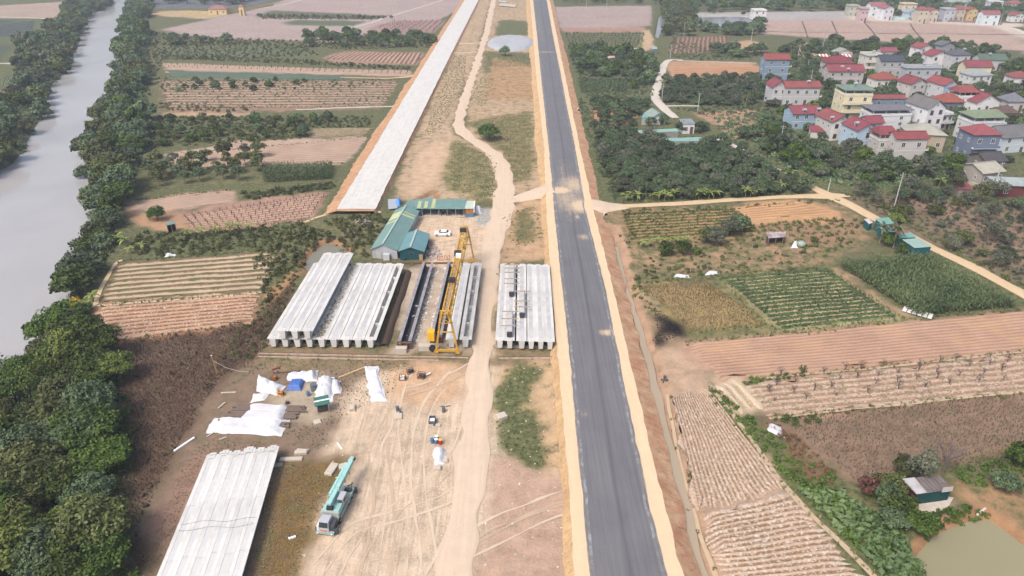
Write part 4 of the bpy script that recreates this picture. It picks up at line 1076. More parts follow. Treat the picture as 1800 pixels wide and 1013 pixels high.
# left fields: hedges and rows
HT = dict(name='hedgerow_tree')
def row(px, step, kinds, mats, sc_, label, group, jit=.35, name='tree', cat='tree', width=0, seed=0):
    c = catmull(PP(px), step); r = random.Random(seed + 5)
    for x, y in c:
        tree(r.choice(kinds), x + r.uniform(-jit, jit) * step, y + r.uniform(-jit, jit) * step + r.uniform(-width, width), r.uniform(*sc_), r.choice(mats), label, group, name, cat)
for i, (p, k) in enumerate([([(272,296),(455,278)], 0), ([(268,306),(455,292)], 1), ([(275,316),(450,302)], 2), ([(285,326),(420,314)], 3)]):
    row(p, 5.2, ['young'], ['olive', 'olive', 'grey', 'bluish'], (1.1, 1.5), 'slender young fruit tree in the rows above the smooth tan field', 'young fruit trees', name='young_tree', seed=i)
cover('field_scrub', np.vstack([scatter(p, s, .5, 50 + i) for i, (p, s) in enumerate([([(262,205),(660,205),(645,225),(545,226),(540,245),(262,262)], 2.6), ([(250,408),(345,411),(540,393),(560,418),(440,438),(270,455),(225,440)], 1.9), ([(300,72),(530,76),(560,98),(440,104),(280,96)], 3.6), ([(262,55),(330,64),(530,72),(420,80),(265,80)], 3.6), ([(535,55),(620,60),(770,62),(760,84),(600,88),(540,82)], 3.2),
                                   ([(285,97),(500,104),(720,118),(720,124),(500,112),(285,104)], 2.6), ([(440,440),(555,402),(640,432),(650,455),(610,440),(560,425),(530,470),(500,480),(470,540),(460,515)], 1.8), ([(270,132),(300,142),(660,145),(640,160),(285,160)], 4.2), ([(280,180),(450,186),(440,198),(285,195)], 3.0), ([(455,26),(690,30),(660,35),(460,34)], 3.2), ([(425,340),(582,322),(588,332),(440,352)], 1.6), ([(240,60),(300,95),(270,135),(262,190),(250,150)], 3.2), ([(660,372),(690,395),(650,440),(600,420),(570,390)], 1.8)])]),
      BUSH, 'olive', 'hedges and scrub dividing the left hand fields', 'scrub', (.6, 1.3))
lf = 'loose green tree in the hedgerows of the left hand fields'
grove([(262,206),(640,208),(560,226),(540,244),(265,262)], 8.5, ['orchard', 'orchard_far'], ['deep', 'bluish', 'olive'], (.7, 1.1), lf, 'hedgerow trees of the left fields', 60, **HT)
grove([(535,58),(640,62),(765,64),(758,82),(600,86),(545,80)], 10, ['broad_far'], ['bluish', 'deep'], (.6, 1.0), lf, 'hedgerow trees of the left fields', 61, **HT)
grove([(330,140),(560,142),(540,158),(310,165)], 10, ['orchard_far'], ['bluish', 'deep'], (.7, 1.0), lf, 'hedgerow trees of the left fields', 62, **HT)
grove([(262,60),(420,72),(300,82)], 10, ['orchard_far', 'broad_far'], ['bluish'], (.7, 1.0), lf, 'hedgerow trees of the left fields', 63, **HT)
row([(455,29),(690,33)], 7, ['orchard_far'], ['bluish'], (.6, .9), lf, 'hedgerow trees of the left fields', seed=4, **HT)
tree('broad_mid', *P(278, 388), .62, 'deep', 'round bushy tree beside the small teal hut', None)
tree('broad_mid', *P(545, 83), 1.0, 'bluish', 'largest dark tree among the scrub above the strip beds', None)
cover('vine_stumps', rowpts([(318,381),(578,340),(549,386),(340,408)], 10, 1.9, seed=3), [tmpl_tuft(90 + i, 9, 1.3, .05, .5) for i in range(3)], 'twig', 'rows of leafless vine stumps in the pinkish field', 'vines', (.6, 1.0), zadd=.2)
cover('sapling_rows', np.vstack([rowpts([(660,50),(690,38),(785,37),(765,57)], 10, 4), rowpts([(284,112),(722,126),(720,133),(294,120)], 2, 3.5)]), [tmpl_tuft(95 + i, 9, 1.8, .08, .7) for i in range(3)], 'twig', 'far rows of bare saplings in pink soil', 'saplings', (.7, 1.1))
cover('shrub_row_plants', rowpts([(284,142),(702,142),(674,187),(292,188)], 11, 2.6, jit=.8, seed=8), BUSH, 'grey', 'broken rows of grey green shrubs on brown soil', 'shrubs', (.4, 1.0), zadd=.2)
cover('corn_plants', rowpts([(463,296),(585,293),(584,316),(463,322)], 10, .55, seed=4), CORN, 'corn', 'small block of tall corn left of the white roadbed', 'corn', (.95, 1.2))
cover('corn_plants', np.vstack([rowpts([(1474,468),(1634,455),(1785,541),(1612,556)], 44, .8, seed=5, jit=.25)]), CORN, 'corn', 'dense dark corn crop beside the farm lane', 'corn', (.9, 1.25))
q12 = [(1268,489),(1456,475),(1576,560),(1378,582)]
cover('vegetable_plants', np.vstack([rowpts(q12, 15, .42, .38, .12, 6), rowpts(q12, 15, .42, .62, .12, 7)]), LEAFY, 'veg', 'rows of leafy vegetables on the neat green beds', 'vegetables', (.7, 1.2), zadd=.38)
cover('bean_plants', rowpts([(1094,378),(1290,368),(1334,410),(1110,424)], 9, .6, seed=9, jit=.3), BUSH, 'olive', 'bean plants on the rows below the farm lane', 'beans', (.3, .75), zadd=.2)
cover('dry_stubble', scatter([(1128,505),(1240,492),(1345,570),(1215,585)], .5, .5, 70), TUFT, 'straw', 'dry yellow stubble plot beside the green beds', 'stubble', (.4, .9))
cover('brown_weeds', scatter([(1372,736),(1800,692),(1900,690),(1900,810),(1740,830),(1640,835),(1500,848),(1450,800)], .55, .5, 71), WEED, 'dry_pale', 'brown weeds covering the plot above the rusty hut', 'weeds', (.2, .5))
cover('ditch_bank_greens', np.vstack([scatter(p, s, .5, 72 + i) for i, (p, s) in enumerate([([(1238,690),(1270,690),(1390,800),(1480,850),(1440,870),(1380,840),(1300,760)], 1.5), ([(1395,850),(1470,860),(1560,920),(1630,985),(1650,1050),(1600,1060),(1520,980)], 1.15), ([(1300,668),(1420,650),(1420,660),(1310,680)], 1.6), ([(1350,738),(1420,730),(1450,745),(1370,750)], 1.5), ([(1500,850),(1600,835),(1590,870),(1530,880)], 1.5), ([(1660,835),(1800,800),(1860,800),(1860,830),(1700,862)], 1.5), ([(1610,910),(1690,890),(1750,905),(1690,915),(1625,945)], 1.1)])]),
      BUSH, 'deep', 'rank green weeds and creepers around the pond and plot edges', 'weeds', (.45, 1.1))
cover('creeper_bed', scatter([(1400,862),(1480,866),(1560,925),(1622,985),(1640,1060),(1600,1060),(1500,960)], .8, .5, 79), LEAFY, 'veg', 'bed of leafy green creepers between straw rows and pond', 'creepers', (1.2, 2.2), zadd=.3)
cover('rust_weeds', scatter([(1345,745),(1372,742),(1470,835),(1480,855),(1440,850)], 1.1, .5, 80), BUSH, 'rust', 'rust brown dead weeds on the ditch bank', 'weeds', (.3, .8))
cover('verge_scrub', np.vstack([scatter(p, s, .5, 90 + i) for i, (p, s) in enumerate([([(1088,412),(1330,405),(1345,425),(1240,440),(1100,440)], 2.3), ([(1110,470),(1440,470),(1430,478),(1260,486),(1125,500)], 2.0), ([(1310,395),(1520,388),(1500,425),(1440,465),(1400,440)], 2.2), ([(1125,445),(1330,430),(1430,465),(1130,482)], 2.6), ([(1330,392),(1500,385),(1500,400),(1335,408)], 2.0), ([(1085,370),(1280,364),(1470,350),(1500,362),(1440,358),(1290,370),(1095,380)], 2.0), ([(1112,470),(1128,500),(1150,545),(1138,560),(1115,520)], 1.5)])]),
      BUSH, 'olive', 'weeds and shrubs around the vegetable plots by the lane', 'scrub', (.35, .95))
# right orchard
orchard = [(1042,222),(1100,232),(1190,246),(1262,250),(1330,285),(1425,335),(1395,343),(1240,350),(1105,354),(1075,330),(1058,280)]
roofs_avoid = [PP([(1118,222),(1198,222),(1198,240),(1118,240)]), PP([(1168,238),(1238,238),(1238,254),(1168,254)])]
n = grove(orchard, 4.3, ['orchard'], ['orchard', 'orchard', 'orchard', 'grey'], (.75, 1.1), 'dark green orchard tree in the dense plot beside the asphalt road', 'orchard trees', 100, avoid=roofs_avoid, name='orchard_tree', limit=295)
cover('orchard_floor', scatter(orchard, 2.0, .5, 101, avoid=roofs_avoid), BUSH, 'orchard', 'dark leafy undergrowth of the dense orchard', 'undergrowth', (.6, 1.2))
ol = 'dull green tree of the upper orchard beside the winding lane'
grove([(1168,140),(1350,136),(1365,190),(1240,185),(1165,182)], 5.4, ['orchard_far', 'orchard'], ['orchard', 'grey', 'orchard'], (.85, 1.15), ol, 'upper orchard trees', 102, name='orchard_tree')
grove([(1040,180),(1130,180),(1150,200),(1115,215),(1250,225),(1255,238),(1180,235),(1060,222)], 5.5, ['orchard'], ['orchard', 'bluish'], (.8, 1.15), 'dark tree around the teal roofed farm sheds', 'farm shed trees', 103, name='farm_tree', avoid=roofs_avoid + [PP([(1120,190),(1190,190),(1195,215),(1120,215)]), PP([(1195,205),(1230,205),(1230,228),(1195,228)])])
grove([(1000,88),(1130,92),(1150,115),(1140,150),(1105,160),(1100,138),(1020,135)], 6.5, ['orchard', 'broad_far'], ['bluish', 'orchard', 'deep'], (.75, 1.1), 'dark bushy tree in the garden plots right of the asphalt road', 'garden plot trees', 104, name='garden_plot_tree')
grove([(1245,88),(1330,86),(1345,100),(1260,102)], 6.5, ['orchard_far', 'broad_far'], ['bluish', 'orchard'], (.75, 1.0), 'dark tree in the belt above the orange field', 'belt trees above the orange field', 105, name='belt_tree')
grove([(1160,12),(1200,5),(1225,40),(1215,62),(1165,70),(1170,40)], 9, ['broad_far'], ['bluish', 'olive'], (.8, 1.2), 'tall tree beside the pale canal', 'canal trees', 106, name='canal_tree')
grove([(1225,48),(1330,48),(1330,30),(1345,30),(1338,66),(1225,58)], 8, ['broad_far'], ['bluish'], (.7, 1.0), 'dark tree around the far pond', 'far pond trees', 107, name='pond_tree')
grove([(1200,22),(1340,22),(1340,27),(1200,27)], 11, ['orchard_far'], ['bluish'], (.8, 1.0), 'round tree in the row along the far pond dyke', 'dyke trees', 108, name='dyke_tree')
cover('orchard_rows', np.vstack([rowpts([(992,58),(1134,58),(1128,86),(1000,86)], 8, 2.4, jit=.5), scatter([(1018,140),(1100,139),(1102,161),(1020,164)], 1.8, .5, 3)]), BUSH, 'orchard', 'rows of low bushes right of the far asphalt road', 'bushes', (.7, 1.2))
cover('right_scrub', np.vstack([scatter(p, s, .5, 110 + i) for i, (p, s) in enumerate([([(1003,88),(1130,92),(1150,120),(1150,185),(1120,200),(1040,190),(1015,140)], 3.0), ([(1160,138),(1350,136),(1370,195),(1240,190),(1165,185)], 3.4), ([(1190,192),(1230,190),(1360,192),(1360,205),(1240,205)], 2.6), ([(1250,205),(1345,240),(1420,300),(1400,312),(1330,272),(1262,240)], 3.6), ([(1012,165),(1040,190),(1050,230),(1070,300),(1098,358),(1078,360),(1052,300),(1026,215)], 2.4), ([(1160,60),(1215,62),(1180,70),(1172,100),(1240,108),(1330,104),(1335,92),(1250,88)], 3.6)])]), BUSH, 'orchard', 'scrub between the right hand orchard plots', 'scrub', (.6, 1.3))

def strip(px, hw, step, seed):
    c = catmull(PP(px), step); r = np.random.default_rng(seed); return c[:, :2] + r.uniform(-hw, hw, (len(c), 2))
cover('bund_weeds', np.vstack([strip(p, .6, .5, 500 + i) for i, p in enumerate([[(1205,604),(1380,585),(1610,560),(1800,546)], [(1265,488),(1378,583),(1576,561)], [(1457,474),(1585,560)], [(1120,500),(1268,487),(1456,474)], [(1340,667),(1500,651),(1800,620)], [(1352,739),(1560,717),(1800,692)], [(1213,586),(1345,572)], [(1248,680),(1390,866),(1560,1040)], [(1094,378),(1290,367)], [(172,540),(300,529),(455,515)], [(207,461),(500,438)], [(147,606),(440,571)], [(216,355),(408,335)], [(292,273),(500,256),(648,240)], [(300,299),(606,287)], [(340,409),(549,387)], [(284,141),(702,141)], [(292,189),(674,188)]])]),
      TUFT, 'grass', 'tufts of grass along the field bunds', 'grass', (.5, 1.2), zadd=.1)
cover('bund_shrubs', np.vstack([strip(p, 1.0, 2.4, 530 + i) for i, p in enumerate([[(1205,604),(1380,585),(1610,560),(1800,546)], [(1120,500),(1268,487),(1456,474)], [(1352,739),(1560,717),(1800,692)], [(1180,700),(1225,905),(1290,1080)], [(147,606),(440,571)], [(340,409),(549,387)], [(284,141),(702,141)], [(300,299),(606,287)]])]),
      BUSH, 'olive', 'scattered low shrubs along the field bunds', 'shrubs', (.2, .6))
# ================================================================== GIRDER YARD
YAW = -0.028
conc = pm('girder_concrete', (.55, .55, .535), .85, .12, .45, stain=(.41, .40, .38), stain_amt=.42, bmp=.1, rnd=.08)
conc_grey = pm('cover_panel_grey', (.37, .375, .385), .85, .2, .6, stain=(.48, .48, .48), stain_amt=.35)
conc_deck = pm('deck_panel_grey', (.49, .49, .49), .85, .14, .5, stain=(.43, .43, .43), stain_amt=.4)
conc_dark = pm('weathered_concrete', (.30, .28, .25), .9, .25, .9, stain=(.2, .17, .14), stain_amt=.4)
conc_block = pm('block_concrete', (.46, .42, .36), .9, .2, 1.2, stain=(.36, .3, .24), stain_amt=.4)
black_fill = pm('shade_and_pane_black', (.02, .02, .02), .9, .1)  # flat black: painted inner shade of holes, also the cabin pane
rust = pm('rusty_steel', (.17, .085, .055), .8, .3, 2.0, stain=(.08, .05, .04), stain_amt=.5)
mould_dark = pm('oiled_mould_steel', (.035, .033, .04), .55, .25, 1.0, spec=.4)
mould_grey = pm('worn_mould_steel', (.19, .18, .20), .6, .2, 1.0, stain=(.33, .32, .33), stain_amt=.4)
gantry_y = pm('gantry_yellow_paint', (.54, .32, .03), .5, .2, 1.5, stain=(.30, .15, .05), stain_amt=.4)
black_rubber = pm('black_rubber', (.022, .022, .024), .8, .2)
wood_grey = pm('weathered_planks', (.15, .115, .095), .9, .3, 2.0, stretch=(1, .2, 1))
white_paint = pm('white_paint', (.72, .72, .72), .5, .06, 1.0)

_gm = {}
def girder_parts(w, L, kind):
    k = (w, L, kind)
    if k in _gm: return _gm[k]
    out = []
    hw = w / 2; tw = min(.62, hw * .55); bw = tw * .74; T = 1.72
    # trough: thin walled U with a solid block at each end
    mb = MB()
    for s in (-1, 1):
        mb.add([(s * tw, 0, T - .12), (s * tw, L, T - .12), (s * bw, 0, 0), (s * bw, L, 0), (s * (tw - .14), 0, T - .12), (s * (tw - .14), L, T - .12), (s * (bw - .12), 0, .2), (s * (bw - .12), L, .2)],
               [(0, 2, 3, 1), (4, 5, 7, 6), (0, 1, 5, 4), (0, 4, 6, 2), (1, 3, 7, 5), (2, 6, 7, 3)])
    mb.box(-bw + .12, bw - .12, 0, L, .0, .2)
    out.append(('trough', mb.mesh('trough', conc)))
    for e, (y0, y1) in enumerate(((-.04, 1.25), (L - 1.25, L + .04))):
        m2 = MB(); m2.add([(-bw + .005, y0, .02), (bw - .005, y0, .02), (tw + .01, y0, T - .06), (-tw - .01, y0, T - .06), (-bw + .005, y1, .02), (bw - .005, y1, .02), (tw + .01, y1, T - .06), (-tw - .01, y1, T - .06)],
                          [(0, 1, 2, 3), (7, 6, 5, 4), (0, 4, 5, 1), (1, 5, 6, 2), (2, 6, 7, 3), (3, 7, 4, 0)])
        m2.box(-tw * .98, tw * .98, y0 + .03, y1, T - .05, T + .055)
        out.append(('end_block', m2.mesh('end_block', conc)))
        yy = y0 + .55 if e == 0 else y1 - .55
        out.append(('lifting_hole_shade', MB().lathe((0, yy, T + .056), [(.09, 0), (.09, .012)], 8).mesh('lifting_hole_shade', black_fill)))  # black disc on the surface, the hole's shade is put in its colour
    for s in (-1, 1):
        m3 = MB(); a, b = sorted((s * (tw - .16), s * (hw - .025)))
        m3.box(a, b, .22, L - .22, T - .125, T)
        out.append(('flange', m3.mesh('flange', conc)))
    if kind != 'open':
        n = 6
        for i in range(n):
            y0 = 1.3 + (L - 2.6) * i / n; y1 = 1.3 + (L - 2.6) * (i + 1) / n
            out.append(('cover_panel', MB().box(-tw + .17, tw - .17, y0 + .02, y1 - .02, T - .11, T - .025 - .012 * (i % 2)).mesh('cover_panel', conc_grey if kind == 'closed' else conc_deck)))
    else:
        for i in range(1, 5):
            y = L * i / 5
            m5 = MB(); m5.add([(-bw + .1, y - .12, .15), (bw - .1, y - .12, .15), (tw - .15, y - .12, T - .2), (-tw + .15, y - .12, T - .2), (-bw + .1, y + .12, .15), (bw - .1, y + .12, .15), (tw - .15, y + .12, T - .2), (-tw + .15, y + .12, T - .2)],
                              [(0, 1, 2, 3), (7, 6, 5, 4), (0, 4, 5, 1), (1, 5, 6, 2), (2, 6, 7, 3), (3, 7, 4, 0)])
            out.append(('diaphragm', m5.mesh('diaphragm', conc)))
    _gm[k] = out
    return out

def girder(x, y, z, rz, w, L, kind, label, group):
    e = empty('bridge_girder', (x, y, z), rz)
    for n, me in girder_parts(w, L, kind): obj(n, me, e)
    return tag(e, label, 'girder', group)

ORD = ['first', 'second', 'third', 'fourth', 'fifth', 'sixth', 'seventh', 'eighth', 'ninth', 'tenth', 'eleventh', 'twelfth', 'thirteenth', 'fourteenth', 'fifteenth', 'sixteenth', 'seventeenth', 'eighteenth', 'nineteenth', 'twentieth']
sleeper = pm('timber_bearer', (.20, .15, .10), .9, .25, 2)
for i in range(9):
    xx = -48.1 + 2.46 * i
    girder(xx, 118.55 - .05 * i, .35, YAW, 2.42, 34.6, 'open' if i == 8 else 'closed', ('open trough concrete girder at the mould side of the long stack' if i == 8 else 'bottom layer concrete girder, %s counting from the dead weed slope' % ORD[i]), 'girders in the long stack')
for i in range(3):
    xx = -45.75 + 2.46 * i
    girder(xx, 118.2, 2.42, YAW, 2.42, 36.2, 'closed', 'top layer concrete girder on the long stack, %s from the dead weed slope' % ORD[i], 'girders in the long stack')
for yy, lab in ((120.0, 'near'), (151.5, 'far')):
    tag(MB().box(-1, 21.5, -.35, .35, -.1, .34).build('bearing_beam', conc_dark, loc=(-48.6 + (.9 if lab == 'far' else 0), yy, gz(-40, yy)), rot=(0, 0, 0)), 'low concrete bearing beam under the %s ends of the long stack' % lab, 'beam')
    tag(MB().box(-.6, 6.4, -.18, .18, 0, .2).build('timber_bearer', sleeper, loc=(-46.2 + (.9 if lab == 'far' else 0), yy, 2.09 + .12)), 'timber bearer under the %s ends of the top girder layer' % lab, 'timber')
xs6 = [-2.41, -.45, 1.95, 3.85, 5.75, 7.6]
for i, xx in enumerate(xs6):
    girder(xx, 118.0 - .1 * i, .35, -.016, 1.98 if i != 2 else 2.3, 34.6, 'closed', 'concrete girder beside the asphalt road, %s from the haul road' % ORD[i], 'girders beside the asphalt road')
for yy, lab in ((119.2, 'near'), (151.0, 'far')):
    tag(MB().box(-4, 9, -.35, .35, -.1, .34).build('bearing_beam', conc_dark, loc=(.1, yy, gz(0, yy))), 'low concrete bearing beam under the %s ends of the roadside girders' % lab, 'beam')
for i, (xx, kind) in enumerate(((-12.15, 'closed'), (-9.35, 'open'))):
    girder(xx, 118.3, .35, YAW * .8, 2.5, 34.8, kind, 'concrete girder lying beside the gantry crane, %s' % ('flat topped' if kind == 'closed' else 'open trough between it and haul road'), 'girders beside the gantry')
    for yy, lab in ((119.4, 'near'), (151.5, 'far')):
        tag(MB().box(-1.1, 1.1, -.3, .3, -.1, .34).build('bearing_block', conc_dark, loc=(xx + (.75 if lab == 'far' else 0), yy, gz(xx, yy))), 'low bearing block under the %s end of the %s girder by the gantry' % (lab, 'flat topped' if kind == 'closed' else 'open trough'), 'block')
DR = math.radians(5.6)
for i in range(6):
    t = 11.0 * (i + .5) / 6
    ox, oy = -46.07 + math.cos(DR) * t + math.sin(DR) * 8, 62 + math.sin(DR) * t - math.cos(DR) * 8
    sh = [0, .5, .2, .9, .55, .9][i] - .9
    girder(ox - math.sin(DR) * sh, oy + math.cos(DR) * sh, .25, DR, 1.87, 32.2, 'deck', 'concrete girder in the low deck beside the dry grass, %s from the riverside wood' % ORD[i], 'girders in the low deck')
tag(MB().box(-.4, 11.6, -.4, .4, -.2, .24).build('bearing_beam', conc_dark, loc=(-48.1, 83.5, gz(-43, 83)), rot=(0, 0, DR)), 'low concrete bearing beam under the far ends of the deck', 'beam')
tag(MB().box(-.4, 11.6, -.4, .4, -.2, .24).build('bearing_beam', conc_dark, loc=(-45.9, 60.5, gz(-43, 60)), rot=(0, 0, DR)), 'low concrete bearing beam under the near ends of the deck', 'beam')

# void formers lying on the roadside girders
def void_former(px, py0, py1, bars, label):
    x0, y0 = P(px, py0, 2.6); y1 = P(px, py1, 2.6)[1]; L = y1 - y0
    e = empty('void_former', (x0, y0, 2.13), -.016)
    MB().prism([(-.5, 0), (.5, 0), (.62, .75), (.45, .95), (-.45, .95), (-.62, .75)], .35, L).build('shell', pm('pale_former_steel', (.40, .40, .40), .6, .25, 1.0), e)
    MB().prism([(-.44, .06), (.44, .06), (.56, .72), (.4, .9), (-.4, .9), (-.56, .72)], -.5, .36).build('mouth_shade_plug', mould_dark, e)  # solid dark plug, the shade inside the mouth is put in its colour
    for b in bars: MB().bar((-1.75, L * b, 1.06), (1.75, L * b, 1.06), .16, .2).build('cross_bar', pm('former_timber', (.33, .27, .21), .85, .25, 2), e)
    tag(e, label, 'formwork', 'void formers on the roadside girders')
void_former(899, 517, 468, [.28, .45, .68, .84, .97], 'longest void former with five cross bars on roadside girders')
void_former(917.7, 554, 514, [.25, .5, .95], 'middle void former with dark open end on roadside girders')
void_former(895.5, 588, 550, [.28, .6, .95], 'void former with three bars above the haul road end')

# casting moulds
def mould(x0, y0, x1, y1, w, label):
    L = math.hypot(x1 - x0, y1 - y0); e = empty('casting_mould', (x0, y0, gz(x0, y0)), math.atan2(-(x1 - x0), y1 - y0))
    mb = MB()
    hw = w / 2
    for s in (-1, 1):
        mb.add([(s * hw * .5, 0, 1.5), (s * hw * .5, L, 1.5), (s * hw * .33, 0, .25), (s * hw * .33, L, .25), (s * hw * .58, 0, 1.5), (s * hw * .58, L, 1.5), (s * hw * .41, 0, .1), (s * hw * .41, L, .1)],
               [(0, 2, 3, 1), (4, 5, 7, 6), (0, 1, 5, 4), (0, 4, 6, 2), (1, 3, 7, 5), (2, 6, 7, 3)])
    mb.box(-hw * .4, hw * .4, 0, L, .08, .26); mb.build('mould_trough', mould_dark, e)
    for s in (-1, 1):
        a, b = sorted((s * hw * .52, s * hw)); MB().box(a, b, 0, L, 1.5, 1.58).build('top_plate', mould_grey, e)
    for i in range(int(L / 2.4)):
        for s in (-1, 1): MB().bar((s * hw * .95, 1 + i * 2.4, 1.48), (s * hw * .55, 1 + i * 2.4, .0), .1).build('side_brace', rust, e)
    fr = MB()
    for s in (-1, 1): fr.box(s * hw - .12, s * hw + .12, -.7, -.1, 0, 1.5); fr.box(s * hw * .45 - .1, s * hw * .45 + .1, -.68, -.12, 0, 1.36)
    fr.box(-hw, hw, -.66, -.14, 1.32, 1.48); fr.box(-hw, hw, -.66, -.14, .1, .28); fr.box(-hw, hw, -.6, -.2, .7, .85)
    fr.build('end_frame', rust, e)
    return tag(e, label, 'mould', 'steel casting moulds')
mould(-21.6, 118.6, -20.6, 154.2, 2.75, 'open black steel casting mould with rusty end frame')
mould(-15.4, 120.6, -14.6, 154.0, 2.4, 'grey edged casting mould half hidden below the gantry')
ribbon('earth_mound', [(675,610),(684,582),(695,548),(706,515),(717,480)], [1.9,1.9,1.9,1.8,1.7], pm('dark_oily_earth', A(92, 76, 64), .95, .25, 1.2), .0, 0, 7, .25, 'long dark earth bank beside the black mould', 'bank', zfun=lambda x, y: .0 * x)
me = bpy.data.objects['earth_mound'].data
co_ = np.empty(len(me.vertices) * 3, np.float32); me.vertices.foreach_get('co', co_); co_ = co_.reshape(-1, 3); co_[:, 2] += np.tile(.75 * (1 - np.linspace(-1, 1, 7) ** 2), len(co_) // 7); me.vertices.foreach_set('co', co_.ravel())

def rubble(label, pts, mat, s=(.1, .35), seed=0, flat=.6):
    r = np.random.default_rng(seed); V, Q = [], []; base = np.array([(-1, -1, -1), (1, -1, -1), (1, 1, -1), (-1, 1, -1), (-1, -1, 1), (1, -1, 1), (1, 1, 1), (-1, 1, 1)], float) * .5
    fq = np.array([(4, 5, 6, 7), (0, 1, 5, 4), (1, 2, 6, 5), (2, 3, 7, 6), (3, 0, 4, 7)])
    zz = ground_z(pts[:, 0], pts[:, 1])
    for i, (x, y) in enumerate(pts):
        a = r.random() * 6.28; c, sn = math.cos(a), math.sin(a); d = base * r.uniform(*s, 3) * np.array([1, 1, flat]) * (1 + .35 * r.normal(size=(8, 3)))
        V.append(np.column_stack([d[:, 0] * c - d[:, 1] * sn + x, d[:, 0] * sn + d[:, 1] * c + y, d[:, 2] + zz[i] + .05])); Q.append(fq + 8 * i)
    return tag(obj('rubble', mesh_np('rubble', np.vstack(V), np.vstack(Q), mat)), label, 'rubble', kind='stuff')
chips = pm('pale_rubble', (.55, .53, .5), .9, .35, 2.0)
rubble('pale concrete rubble strewn between the two casting moulds', np.vstack([scatter([(724,600),(735,604),(772,470),(762,468)], .75, .5, 201), scatter([(750,600),(765,604),(795,470),(783,468)], .8, .5, 202), scatter([(708,600),(716,600),(752,478),(744,474)], 1.0, .5, 203)]), chips, (.15, .6), 1)
rubble('small stones and scraps littering the sandy yard', np.vstack([scatter([(560,795),(700,640),(830,640),(840,800),(760,1010),(520,1013)], 2.6, .5, 204), scatter([(860,640),(985,640),(1000,1010),(850,1010)], 2.8, .5, 205), scatter([(700,385),(860,385),(860,455),(760,455)], 2.4, .5, 206)]), pm('yard_scraps', (.5, .44, .37), .9, .4, 3.0), (.08, .28), 2)
rubble('grey gravel spill beside the open shed', scatter([(836,374),(866,368),(870,388),(842,396)], .45, .5, 207), pm('grey_gravel', (.36, .36, .34), .9, .3, 3.0), (.1, .3), 3)
rubble('rubbish heap beside the small teal shed', scatter([(746,452),(752,420),(768,432),(775,446),(758,462)], .7, .5, 208), pm('mixed_rubbish', (.34, .30, .29), .8, .5, 5.0), (.2, .7), 4, 1.0)
rubble('rubbish dumped on the grass behind the long shed', scatter([(620,388),(645,380),(660,392),(640,398)], .8, .5, 209), bpy.data.materials['mixed_rubbish'], (.2, .6), 5, .8)

# crane rails
rail_conc = pm('rail_beam_concrete', (.46, .39, .31), .9, .2, 1.0, stain=(.25, .17, .12), stain_amt=.4)
def rail(x0, y0, x1, y1, label, seg=6.0, mat=rail_conc):
    L = math.hypot(x1 - x0, y1 - y0); a = math.atan2(y1 - y0, x1 - x0); e = empty('crane_rail', (x0, y0, .12), a)
    n = int(L / seg)
    for i in range(n):
        MB().box(i * seg + .05, (i + 1) * seg - .05, -.22, .22, -.3, .12 + .01 * (i % 2)).build('rail_beam', mat, e)
        MB().box(i * seg - .12, i * seg + .12, -.7, .7, -.3, .06).build('sleeper', sleeper, e)
    MB().box(0, n * seg, -.04, .04, .13, .25).build('steel_rail', rust, e)
    return tag(e, label, 'rail', 'crane rails')
rail(-50.5, 116.5, -7.6, 114.9, 'segmented concrete crane rail in front of the girder stacks')
rail(-50.3, 115.4, -13.0, 114.0, 'second rail beam lying just outside the front crane rail')
rail(-2.6, 114.8, 10.6, 115.0, 'short rail beam in front of the roadside girders', 6.6)
rail(-37.0, 156.6, -7.2, 156.9, 'rusty crane rail behind the moulds and girders', 6, rust)
for x, y, w in ((748, 616, 2.6), (764, 617, 2.0), (706, 620, 2.2)):
    X, Y = P(x, y); tag(MB().box(-w / 2, w / 2, -.6, .6, -.2, 1.1).build('concrete_plinth', conc_block, loc=(X, Y, gz(X, Y)), rot=(0, 0, YAW)), {748: 'concrete plinth at the end of the rubble strip', 764: 'concrete plinth touching the gantry engine', 706: 'concrete plinth under the rusty mould frame'}[x], 'plinth')

